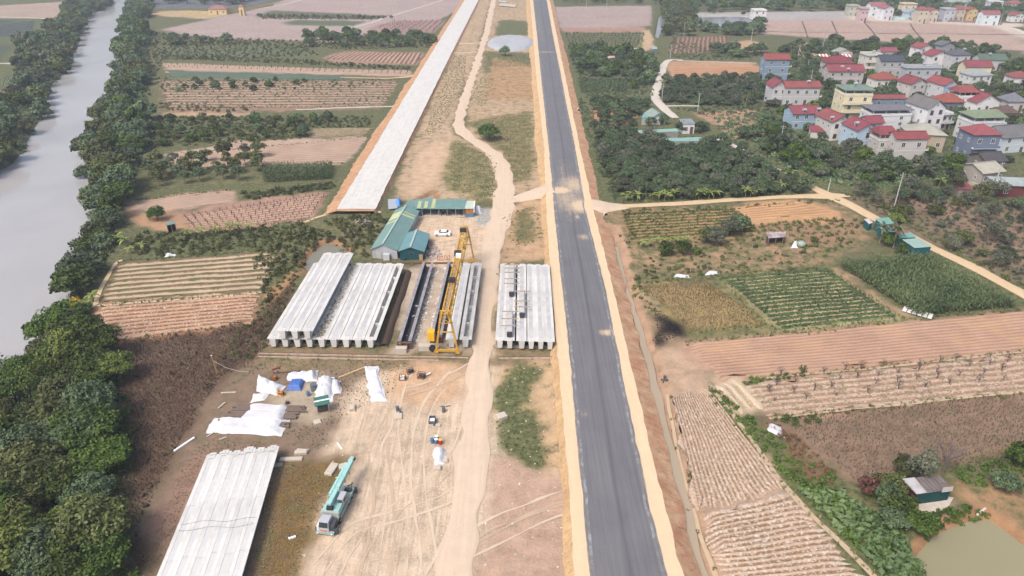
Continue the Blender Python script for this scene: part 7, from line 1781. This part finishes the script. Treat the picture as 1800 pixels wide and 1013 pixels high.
tarp('tarpaulin', 'long white tarpaulin heap behind the blue tarpaulin', [(503,669),(557,671),(560,651),(507,655)], hump([(.18,.5,.8,.25,.5), (.5,.5,.75,.35,.45), (.85,.5,1.1,.2,.5)]), tarp_white, seed=2)
tarp('tarpaulin', 'tallest white tarpaulin heap beside the green kiosk', [(550,706),(586,706),(588,664),(560,664)], hump([(.55,.75,1.5,.4,.3), (.45,.45,1.3,.42,.3), (.4,.2,1.0,.4,.25)]), tarp_white, seed=3, n=30)
tarp('tarpaulin', 'small round white bundle beside the tallest heap', [(579,693),(598,691),(599,668),(582,667)], hump([(.5,.55,1.1,.42,.42)]), tarp_white, seed=4, n=18)
tarp('tarpaulin', 'small flat white tarpaulin below the bent machine', [(439,707),(464,705),(476,691),(446,693)], hump([(.5,.5,.35,.5,.5)]), tarp_white, seed=5, n=18, wr=.07)
tarp('tarpaulin', 'blue tarpaulin over a square stack', [(502,686),(532,686),(538,669),(512,669)], lambda U, V: .9 + 0 * U, tarp_blue, seed=6, n=20, wr=.08)
tarp('tarpaulin', 'long white tarpaulin lying alone on the bare ground', [(652,707),(679,705),(664,644),(639,645)], hump([(.5,.12,.45,.5,.15), (.5,.5,.35,.5,.45), (.5,.88,.4,.5,.25)]), tarp_white, seed=7, n=30, wr=.08)
tarp('tarpaulin', 'lowest broad white sheet covering the plank stacks', [(362,760),(495,766),(512,738),(378,734)], lambda U, V: .8 + .12 * np.sin(U * 9), tarp_white, seed=8, n=36, wr=.06)
tarp('tarpaulin', 'middle grey white sheet covering the plank stacks', [(410,743),(503,746),(508,726),(430,724)], lambda U, V: .92 + .06 * np.sin(U * 8 + 1), tarp_grey, seed=9, n=30, wr=.05)
tarp('tarpaulin', 'upper grey sheet covering the plank stacks', [(432,729),(504,732),(510,715),(434,713)], lambda U, V: .95 + .05 * np.sin(U * 7), tarp_grey, seed=10, n=26, wr=.05)
tarp('tarpaulin', 'white plastic over the pump beside the drums', [(762,820),(780,818),(784,789),(761,789)], hump([(.45,.68,.95,.42,.36), (.4,.3,.7,.4,.3)]), tarp_white, seed=11, n=20, wr=.06)
tarp('tarpaulin', 'white tent like tarpaulin beside the site box', [(830,376),(847,377),(848,366),(834,364)], hump([(.5,.5,1.4,.42,.42)]), tarp_white, seed=12, n=16)
tarp('tarpaulin', 'blue tarpaulin bundle behind the long shed', [(693,365),(705,364),(707,355),(696,354)], hump([(.5,.5,1.6,.45,.45)]), pm('bright_blue_tarpaulin', (.08, .26, .72), .5, .2, 1.2), seed=13, n=16)
tag(sheet('sheet_metal_slab', PP([(683,371),(699,369),(698,352),(682,353)]), .5, pm('grey_slab', A(190, 196, 206), .7, .1), 'grey metal slab behind the long shed', 'slab', kind=None), None)
for (x0, y0, x1, y1, n, lab) in ((414,719,534,721,4,'upper'), (402,730,520,733,4,'middle'), (388,743,508,748,3,'lowest')):
    a, b = np.array(P(x0, y0)), np.array(P(x1, y1)); L_ = np.linalg.norm(b - a); e = empty('plank_stack', (a[0], a[1], gz(*a)), math.atan2(b[1] - a[1], b[0] - a[0]))
    for k in range(n):
        for r_ in range(2): MB().box(random.uniform(-.6, .4), L_ + random.uniform(-.6, .6), -.75 + k * .42, -.40 + k * .42, .04 + r_ * .24, .26 + r_ * .24).build('plank', wood_grey, e)
    tag(e, 'stack of weathered planks under the %s sheet' % lab, 'planks', 'plank stacks')
def block(x, y, sx, sy, sz, lab, rz=.2, mat=None, name='concrete_block', cat='block'):
    X, Y = P(x, y); mb = MB(); c = .06
    mb.add([(-sx / 2, -sy / 2, -.1), (sx / 2, -sy / 2, -.1), (sx / 2, sy / 2, -.1), (-sx / 2, sy / 2, -.1), (-sx / 2, -sy / 2, sz - c), (sx / 2, -sy / 2, sz - c), (sx / 2, sy / 2, sz - c), (-sx / 2, sy / 2, sz - c), (-sx / 2 + c, -sy / 2 + c, sz), (sx / 2 - c, -sy / 2 + c, sz), (sx / 2 - c, sy / 2 - c, sz), (-sx / 2 + c, sy / 2 - c, sz)],
           [(0, 3, 2, 1), (0, 1, 5, 4), (1, 2, 6, 5), (2, 3, 7, 6), (3, 0, 4, 7), (4, 5, 9, 8), (5, 6, 10, 9), (6, 7, 11, 10), (7, 4, 8, 11), (8, 9, 10, 11)])
    o = mb.build(name, mat or conc_block, loc=(X, Y, gz(X, Y)), rot=(0, 0, rz)); return tag(o, lab, cat, 'concrete blocks in the yard')
block(619, 718, 1.0, 1.4, .7, 'upright pale concrete block below the lone tarpaulin')
block(558, 742, 1.2, 1.2, .3, 'flat pale slab beside the low weeds', .5)
block(701, 733, 1.2, 1.5, .3, 'pale slab below the lone grey drum', .1)
block(757, 747, .9, .7, .35, 'pale block at one side of the white topped box')
block(770, 748, .9, .7, .35, 'pale block at other side of the white topped box', .0)
block(769, 825, 1.1, .9, .5, 'rounded pale block below the plastic covered pump', .05)
block(783, 811, .8, .8, .3, 'small pale block touching the plastic covered pump', .1)
block(882, 735, 1.7, 1.4, .6, 'white concrete block beside the haul road grass', .5)
block(529, 797, 2.0, .8, .5, 'white lump of concrete near the low deck', .1)
block(512, 808, 3.6, .8, .35, 'long concrete beam end beside the low deck', .05)
block(532, 793, 2.0, .6, .35, 'short beam lying above the low deck end', -.1)
block(583, 826, 1.3, 2.6, .4, 'pale concrete slab under the crane boom tip', -.25)
block(602, 820, 1.2, 1.2, .25, 'flat pale slab right of the boom tip', .4)
def drum(x, y, col, lid, lab, grp='drums in the yard', h=.9, r=.32):
    X, Y = P(x, y); e = empty('drum', (X, Y, gz(X, Y) - .02))
    MB().lathe((0, 0, 0), [(r, 0), (r, .28), (r * 1.06, .3), (r, .32), (r, .58), (r * 1.06, .6), (r, .62), (r, h)], 14).build('shell', col, e)
    MB().lathe((0, 0, h), [(r * .98, 0), (r * .98, .03), (r * .5, .035)], 14).build('lid', lid, e); return tag(e, lab, 'drum', grp)
blue_d = pm('drum_blue', (.07, .15, .27), .5, .2); grey_d = pm('drum_grey', (.10, .12, .14), .6, .2)
drum(760, 778, blue_d, blue_d, 'plain blue drum at the end of the drum row'); drum(767, 779, blue_d, white_paint, 'blue drum with white lid beside the red drum'); drum(767.5, 773, grey_d, white_paint, 'dark drum with cream lid behind the blue drums'); drum(774, 780, pm('drum_red', (.45, .02, .02), .5, .1), pm('lid_yellow', (.65, .45, .1), .5, .1), 'red drum with yellow lid')
drum(699, 722, grey_d, grey_d, 'lone grey drum above the pale slab'); drum(704, 727, grey_d, grey_d, 'small dark drum lying near the lone grey drum', h=.5, r=.22); drum(780, 724, grey_d, grey_d, 'dark drum beside the crossed planks')
drum(542, 694, blue_d, blue_d, 'blue drum beside the tallest tarpaulin heap'); drum(552, 684, grey_d, grey_d, 'dark tank behind the blue drum', h=1.4, r=.6)
# white topped box
X, Y = P(760, 743); e = empty('mixer_box', (X, Y, gz(X, Y)), .0); 
for a, b, c, d in ((-.55, .55, -.8, -.7), (-.55, .55, .7, .8), (-.55, -.45, -.7, .7), (.45, .55, -.7, .7)): MB().box(a, b, c, d, 0, 1.0).build('side', pm('box_dark_steel', (.10, .10, .11), .6, .2), e)
MB().box(-.44, .44, -.69, .35, .3, .8).build('white_bag', white_paint, e); tag(e, 'dark steel box with white contents on pale blocks', 'box')
# small machines
def machine(x, y, lab, body, s=1.0, rz=.3, name='site_machine', cat='machine', kind=0):
    X, Y = P(x, y); e = empty(name, (X, Y, gz(X, Y)), rz); e.scale = (s, s, s)
    fr = MB()
    for a in (-.6, .6):
        for b in (-.45, .45): fr.bar((a, b, 0), (a, b, .9), .07)
    for a in (-.6, .6): fr.bar((a, -.45, .9), (a, .45, .9), .07).bar((a, -.45, .08), (a, .45, .08), .07)
    for b in (-.45, .45): fr.bar((-.6, b, .9), (.6, b, .9), .07).bar((-.6, b, .08), (.6, b, .08), .07)
    fr.build('frame', rust if kind != 2 else gantry_y, e)
    MB().box(-.4, .35, -.32, .32, .2, .72).build('engine', body, e); MB().tube([(.38, -.2, .45), (.38, .2, .45)], .28, 12).build('flywheel', black_rubber, e)
    MB().tube([(-.2, .0, .72), (-.2, .0, 1.05)], .07, 8).build('exhaust', rust, e)
    if kind == 1: MB().bar((.5, .6, .1), (1.3, 1.0, .5), .3, .05).build('white_sheet', white_paint, e)
    return tag(e, lab, cat, 'small machines in the yard')
orange_m = pm('generator_orange', (.48, .15, .02), .5, .2); dkm = pm('machine_dark', (.06, .06, .065), .6, .3)
machine(482, 667, 'orange generator near the rusty pipes', orange_m, .9, .2, 'generator', 'generator', 0)
machine(493, 694, 'orange generator below the bent tarpaulin', orange_m, 1.0, .0, 'generator', 'generator', 2)
machine(721, 656, 'dark welding set next to rust stains', dkm, 1.0, .5)
machine(741, 664, 'rusty frame machine with white sheets beside it', dkm, 1.1, -.2, kind=1)
machine(708, 668, 'open rusty frame machine with white tray', white_paint, 1.0, .1)
machine(505, 709, 'small dark pump on the pale ground', dkm, .6, .4)
machine(485, 655, 'grey compressor behind the orange generator', pm('machine_grey', (.3, .33, .38), .5, .2), .6, .4)
# kiosk
X, Y = P(568, 722); e = empty('kiosk', (X, Y, gz(X, Y)), .35); km = pm('kiosk_green', (.04, .13, .10), .5, .2)
for a in (-1.0, 1.0):
    for b in (-.6, .6): MB().bar((a, b, 0), (a, b, 2.2), .1).build('post', steel, e)
mb = MB(); slab(mb, [(-1.3, -.9, 2.15), (1.3, -.9, 2.15), (1.3, .9, 2.75), (-1.3, .9, 2.75)], .1); rf = mb.build('roof', km, e); mb = MB(); slab(mb, [(-1.3, -.1, 2.46), (1.3, -.1, 2.46), (1.3, .12, 2.54), (-1.3, .12, 2.54)], .04); mb.build('stripe', white_paint, rf)
MB().box(-.9, .9, -.2, .5, .2, 1.5).build('cabinet', dkm, e); tag(e, 'small green roofed kiosk on thin posts by tarpaulins', 'kiosk')
# planks, pipes and poles lying about
def stick(x0, y0, x1, y1, lab, w=.2, mat=None, z=.15, cat='timber', name='timber_beam'):
    a, b = P(x0, y0), P(x1, y1); m_ = ((a[0] + b[0]) / 2, (a[1] + b[1]) / 2); g = gz(*m_)
    o = MB().bar((a[0] - m_[0], a[1] - m_[1], z), (b[0] - m_[0], b[1] - m_[1], z), w, w * .8).build(name, mat or pm('pale_timber', (.5, .45, .38), .85, .2, 2), loc=(m_[0], m_[1], g)); return tag(o, lab, cat, 'loose timber and pipes')
stick(306, 794, 342, 770, 'long white beam lying on the slope edge', .35, white_paint); stick(389, 692, 415, 691, 'white timber on the brown grass above the tarpaulins'); stick(384, 719, 396, 709, 'short white timber left of the plank stacks'); stick(385, 773, 398, 768, 'white timber below the lowest sheet')
stick(363, 768, 380, 757, 'pale batten sticking out below the lowest sheet', .15); stick(480, 656, 530, 652, 'rusty pipe behind the tarpaulin heaps', .3, rust, cat='pipe', name='pipe'); stick(478, 650, 492, 646, 'red pipe piece at the weed edge', .25, pm('red_oxide', (.25, .06, .04), .7, .2), cat='pipe', name='pipe')
stick(595, 664, 640, 646, 'long pale strip of timber leading to the rail', .3, pm('ochre_timber', (.5, .36, .2), .85, .2, 2), .1); stick(774, 715, 782, 715, 'dark plank near the dark drum', .12, wood_grey); stick(784, 716, 792, 714, 'crossed dark plank near the dark drum', .12, wood_grey); stick(593, 779, 601, 790, 'white plastic strip on the sand', .25, white_paint, .05); stick(507, 947, 520, 943, 'white plastic scrap in the yellow grass', .3, white_paint, .1)
stick(1718, 905, 1733, 893, 'pale plank across the little ditch by the pond', .3)
for i, (x, y) in enumerate(((771, 458), (777, 458), (784, 457), (789, 457))):
    X, Y = P(x, y); o = MB().bar((0, -.3, 0), (0, .3, 0), .12, .1).bar((0, -.25, 0), (0, -.25, 1.2), .1).bar((0, .25, 0), (0, .25, 1.2), .1).bar((0, -.25, 1.2), (0, .25, 1.2), .1).build('steel_trestle', pm('trestle_red', (.3, .07, .05), .6, .2), loc=(X, Y, gz(X, Y)), rot=(0, 0, 1.57)); tag(o, 'small red steel trestle beside the far rail', 'trestle', 'red trestles by the far rail')
# bamboo pole with cable
X, Y = P(382, 659); g = gz(X, Y); e = empty('bamboo_pole', (X, Y, g)); MB().tube([(0, 0, -.2), (-.1, 0, 2.2), (-.25, .0, 4.2)], [.09, .08, .06], 7).build('shaft', pm('bamboo', (.38, .26, .09), .7, .2), e)
MB().lathe((-.25, 0, 4.15), [(.03, 0), (.12, .04), (.12, .14), (.03, .2)], 8).build('lamp', white_paint, e); xb, yb = P(438, 657, 0); MB().tube([(-.2, 0, 3.2), ((xb - X) * .3, (yb - Y) * .3, 1.5), ((xb - X) * .65, (yb - Y) * .65, .6), (xb - X, yb - Y, .2)], .035, 4).build('cable', pm('pale_cable', (.5, .47, .4), .7, .1), e); tag(e, 'bamboo pole with sagging cable at the slope edge', 'pole')
# pipes and culverts
for x, y, lab in ((1066, 377, 'concrete culvert mouth below the farm lane'), (1018, 193, 'culvert mouth in the red slope')):
    X, Y = P(x, y, .6); e = empty('culvert', (X, Y, .3)); MB().lathe((0, 0, 0), [(.8, -.8), (.8, 0), (.62, 0), (.62, -.78)], 14).build('ring', conc_block, e, rot=(math.pi / 2, 0, .3)); MB().lathe((0, 0, -.5), [(.6, 0), (.6, .02)], 14).build('opening_shade', black_fill, e, rot=(math.pi / 2, 0, .3)); tag(e, lab, 'culvert')  # black disc fills the pipe, its colour standing for the shade within
# gravel mound on the median
X, Y = P(898, 76); pr = np.array([(math.cos(t), math.sin(t)) for t in np.linspace(0, 2 * math.pi, 37)[:-1]]); V = [(0, 0, 2.1)]; fc = []
rx = abs(P(858, 76)[0] - X); ry = (P(898, 64)[1] - P(898, 90)[1]) / 2; cy = (P(898, 64)[1] + P(898, 90)[1]) / 2
for j, (k, z) in enumerate(((.45, 2.0), (.8, 1.8), (.93, 1.2), (1.04, -.2))):
    for i, (c, s) in enumerate(pr): f_ = 1 + .05 * (vnoise(i * .8, j * .1, 1.0) - .5) * 2; V.append((c * rx * k * f_, s * ry * k * f_, z + .1 * (vnoise(i * 1.3, j, 1.) - .5)))
for i in range(36): fc.append((0, 1 + i, 1 + (i + 1) % 36))
for j in range(3):
    for i in range(36): a, b = 1 + j * 36 + i, 1 + j * 36 + (i + 1) % 36; fc.append((a, a + 36, b + 36, b))
o = MB().add(V, fc).build('gravel_mound', pm('grey_blue_gravel', A(186, 192, 202), .9, .12, .25, stain=A(204, 206, 208), stain_amt=.4), loc=(X, cy, 0)); tag(o, 'flat topped grey gravel mound between the carriageways', 'gravel mound')
for q, lab in (([(877,11),(905,14),(908,10),(880,6)], 'pale concrete slab ahead of the gravel mound'), ([(876,5),(890,6),(892,3),(877,2)], 'small pale slab at the far median')): sheet('concrete_slab', PP(q), .5, conc_block, lab, 'slab')
for q, lab, s in (([(1183,488),(1212,489),(1210,483),(1184,484)], 'white plastic sheet at the edge of the dry stubble', 20), ([(1238,484),(1266,482),(1266,476),(1240,479)], 'white plastic sheet beside the green beds', 21), ([(289,452),(309,450),(308,446),(291,447)], 'white plastic sheet by the left hedge', 22), ([(1348,760),(1380,772),(1370,752),(1350,745)], 'silver plastic sheet among rust brown weeds', 23)):
    tarp('plastic_sheet', lab, q, lambda U, V: .25 + .2 * np.sin(U * 5), tarp_white if s != 23 else tarp_grey, seed=s, n=16, wr=.08, cat='plastic sheet')
e = empty('seed_trays', (*P(1585, 548), .2), -.65)
for i in range(6):
    for j in range(3): MB().box(i * 1.0, i * 1.0 + .8, j * .9, j * .9 + .55, 0, .12).build('tray', white_paint, e)
tag(e, 'rows of white seed trays beside the green beds', 'trays')
X, Y = P(1408, 434); tag(MB().lathe((X, Y, gz(X, Y)), [(.5, 0), (1.0, .5), (1.1, 1.0), (.85, 1.5), (.4, 1.65), (.4, 1.75)], 16).build('water_jar', pm('jar_grey_green', A(176, 190, 180), .7, .12), smooth=True), 'round grey green water jar beside the patched hut', 'jar')
tarp('plastic_sheet', 'white sack heap beside the water jar', [(1390,437),(1402,436),(1402,427),(1394,428)], hump([(.5,.5,1.2,.4,.4)]), tarp_white, seed=30, n=14, cat='sacks')
X, Y = P(137, 553); drum(137, 553, pm('white_barrel', (.62, .66, .7), .5, .1), white_paint, 'white barrel at the corner of the straw field', None, 1.4, .6)
# burnt heap
rubble('black burnt rubbish beside the ditch', scatter([(1147,550),(1160,546),(1196,578),(1194,592),(1168,600),(1150,610),(1146,596),(1158,585)], .55, .5, 401), pm('charred_black', (.02, .018, .02), .95, .4, 3.0), (.12, .32), 9, .3)
rubble('dark rubbish spot on the ditch bank', scatter([(1160,662),(1172,660),(1177,668),(1166,672)], .5, .5, 402), pm('dark_rubbish', (.06, .06, .075), .7, .4, 3.0), (.2, .5), 10, .8)
# ================================================================== BANANAS, PALMS, SAPLINGS
def banana_leaf(l=2.4, w=.55):
    mb = MB(); n = 6; vs_, fs = [], []
    for i in range(n + 1):
        t = i / n; x = l * t * (1 - .12 * t); z = 1.05 * t - 1.35 * t * t; ww = w * math.sin(math.pi * min(1, .12 + t * .9)) * .5
        vs_ += [(x, -ww, z + ww * .25), (x, 0, z), (x, ww, z + ww * .25)]
    for i in range(n): k = 3 * i; fs += [(k, k + 1, k + 4, k + 3), (k + 1, k + 2, k + 5, k + 4)]
    mb.add(vs_, fs); me = mb.mesh('leaf', LM['banana']); fattr(me, 'tint', [random.uniform(.3, .9) for _ in me.vertices]); return me
BL = [banana_leaf(2.4 + .3 * i, .55 + .08 * i) for i in range(3)]
BS = MB().tube([(0, 0, -.2), (.05, 0, 1.0), (.0, .05, 2.2)], [.17, .13, .08], 7).mesh('stem', pm('banana_stem', (.17, .19, .08), .8, .25, 3))
def banana(x, y, s, label, group):
    X, Y = P(x, y); e = empty('banana_plant', (X, Y, gz(X, Y)), random.random() * 6); e.scale = (s, s, s); obj('stem', BS, e)
    for i in range(8): l = obj('leaf', random.choice(BL), e, (0, 0, 1.9 + .04 * i), (0, random.uniform(-.5, .25), i * 2.4 + random.uniform(-.3, .3)))
    return tag(e, label, 'banana plant', group)
for x in (1100, 1112, 1120, 1146, 1158, 1168, 1176, 1184, 1214, 1222, 1228, 1246, 1254, 1310, 1318, 1326): banana(x, 355 - (x - 1100) * .035, random.uniform(.8, 1.15), 'banana plant in the row along the farm lane', 'bananas along the farm lane')
for x, y in ((1132,436),(1142,434),(1158,431),(1174,430),(1186,429),(1196,428),(1206,426)): banana(x, y, random.uniform(.6, .85), 'banana plant in the vegetable plots below the bean rows', 'bananas in the vegetable plots')
for x, y in ((212,365),(206,372),(195,420),(208,428),(222,432),(275,380),(262,386),(330,415),(352,414),(380,412),(405,408),(420,407),(440,405),(230,445),(250,440),(150,545),(125,585),(115,590),(165,530)): banana(x, y, random.uniform(.7, 1.0), 'banana plant in the hedge above the striped field', 'bananas of the left hedge')
for x, y in ((40,178),(10,215),(50,172),(1128,82),(1165,150),(1410,332),(1370,335),(1385,318),(1345,318),(1560,318),(1650,330),(1415,258)): banana(x, y, random.uniform(.9, 1.3), 'single banana clump among other trees', 'scattered bananas')
def palm(x, y, h, label, r=2.2, nf=14):
    X, Y = P(x, y); e = empty('palm_tree', (X, Y, gz(X, Y)), random.random() * 6)
    MB().tube([(0, 0, -.2), (.15, .1, h * .5), (.1, .2, h)], [.2, .14, .12], 8).build('trunk', pale_bark, e)
    for i in range(nf):
        vs_, fs = [], []; el = .9 - 1.5 * (i / nf); n = 7
        for k in range(n + 1):
            t = k / n; x_ = r * t * math.cos(el * (1 - .3 * t)); z_ = r * (math.sin(el) * t - .55 * t * t); w = .38 * math.sin(math.pi * min(1, .15 + .85 * t)) 
            vs_ += [(x_, -w, z_ - w * .5), (x_, 0, z_), (x_, w, z_ - w * .5)]
        for k in range(n): q = 3 * k; fs += [(q, q + 1, q + 4, q + 3), (q + 1, q + 2, q + 5, q + 4)]
        me = MB().add(vs_, fs).mesh('frond', LM['palm']); fattr(me, 'tint', [random.uniform(.2, .9) for _ in me.vertices]); obj('frond', me, e, (.1, .2, h), (0, 0, i * 2.4))
    return tag(e, label, 'palm', 'palms')
palm(1545, 428, 5.0, 'palm in front of the low blue teal wing', 2.6); palm(1570, 436, 6.0, 'palm in front of the rust red lean-to', 2.8); palm(1622, 222, 8, 'slim palm beside the white three storey house', 2.2); palm(1700, 195, 7, 'palm between the red veranda house and slate blue house', 2.4); palm(1718, 197, 6, 'second palm beside the veranda house', 2.2); palm(1600, 128, 8, 'palm before the wide grey house', 2.6); palm(1580, 228, 6, 'palm between the white house and red pavilion', 2.6); palm(1310, 190, 5, 'pale palm in the upper orchard', 2.4); palm(1078, 240, 5, 'pale palm in the dense orchard', 2.4)
# bare peach saplings in their rows
n_ = 0
for (x0, y0, x1, y1, st) in ((1375,662,1800,627,3.6), (1360,678,1800,640,3.6), (1352,693,1800,652,4.2), (1360,708,1800,664,5.0)):
    for x, y in catmull(PP([(x0, y0), ((x0 + x1) / 2, (y0 + y1) / 2), (x1, y1)]), st):
        if random.random() < .12: continue
        tree('bare', x + random.uniform(-.5, .5), y + random.uniform(-.5, .5), random.uniform(.75, 1.1), 'twig', 'leafless peach sapling in the mounded rows', 'peach saplings', 'bare_sapling', 'sapling', z=.35); n_ += 1
tree('wispy', *P(1612, 850), 1.0, 'grey', 'nearly bare tree leaning over the rusty hut', None, 'bare_tree')
X, Y = P(1655, 832); tm = trunk_mesh('trunk', 77, 3.2, 6, 2.0, .16, pm('grey_bark', (.13, .11, .105), .9, .2, 3), 9, 6); e = empty('bare_tree', (X, Y, gz(X, Y))); obj('trunk', tm, e); tag(e, 'leafless grey tree behind the rusty hut', 'tree')
tree('shrub', *P(1523, 868), 1.6, 'rust', 'round red brown dead bush near the creepers', None, 'bush', 'bush')
for x, y, s, lab in ((1575,905,.62,'bushy tree in front of the rusty hut'), (1566,925,.5,'lower bush tree below the hut tree'), (1618,935,.5,'green bush at the pond corner'), (1565,870,.5,'leafy tree at the side of the maroon wall'), (1590,838,.5,'leafy tree behind the maroon wall'), (1765,862,.5,'dense green bush right of the hut plot'), (1790,820,.6,'dark bush tree at the plot hedge'), (1555,890,.5,'small dark tree beside the creeper bed')): tree('broad_mid', *P(x, y), s, random.choice(['deep', 'olive', 'bluish']), lab, None)
for x, y, s, m_, lab in ((1285,415,.75,'grey','tall grey green bush in the vegetable plots'), (1300,408,.7,'bluish','feathery tree beside the grey green bush'), (1255,432,.7,'grey','drooping bamboo clump in the vegetable plots'), (1240,428,.6,'olive','olive bush in the vegetable plots'), (1170,448,.5,'deep','low dark hedge bush under the bananas'), (1200,446,.5,'deep','second low dark hedge bush under the bananas'), (1225,445,.45,'deep','third low dark hedge bush under the bananas'), (1430,425,.4,'olive','yellowish bush below the patched hut'), (1572,395,.5,'bright','bright green tree behind the teal sheds'), (1588,447,.5,'deep','dark tree hugging the corn side shed'), (1560,433,.5,'deep','dark bush under the palms')): tree('broad_mid' if s > .45 else 'shrub', *P(x, y), s if s > .45 else 1.0, m_, lab, None)
# ------------------------------------------------------------------ the hazy air
hm = bpy.data.materials.new('hazy_air'); hm.use_nodes = True
N, L = hm.node_tree.nodes, hm.node_tree.links
for n in list(N):
    if n.type == 'BSDF_PRINCIPLED': N.remove(n)
vol = N.new('ShaderNodeVolumePrincipled'); vol.inputs['Color'].default_value = (.80, .89, 1.0, 1); vol.inputs['Density'].default_value = HAZE; vol.inputs['Anisotropy'].default_value = .2
L.new(vol.outputs[0], N['Material Output'].inputs['Volume'])
hz = MB().box(-4700, 4700, -1700, 6700, -8, 84).build('haze', hm)
tag(hz, 'thin bluish haze over the whole plain', 'haze', kind='stuff')
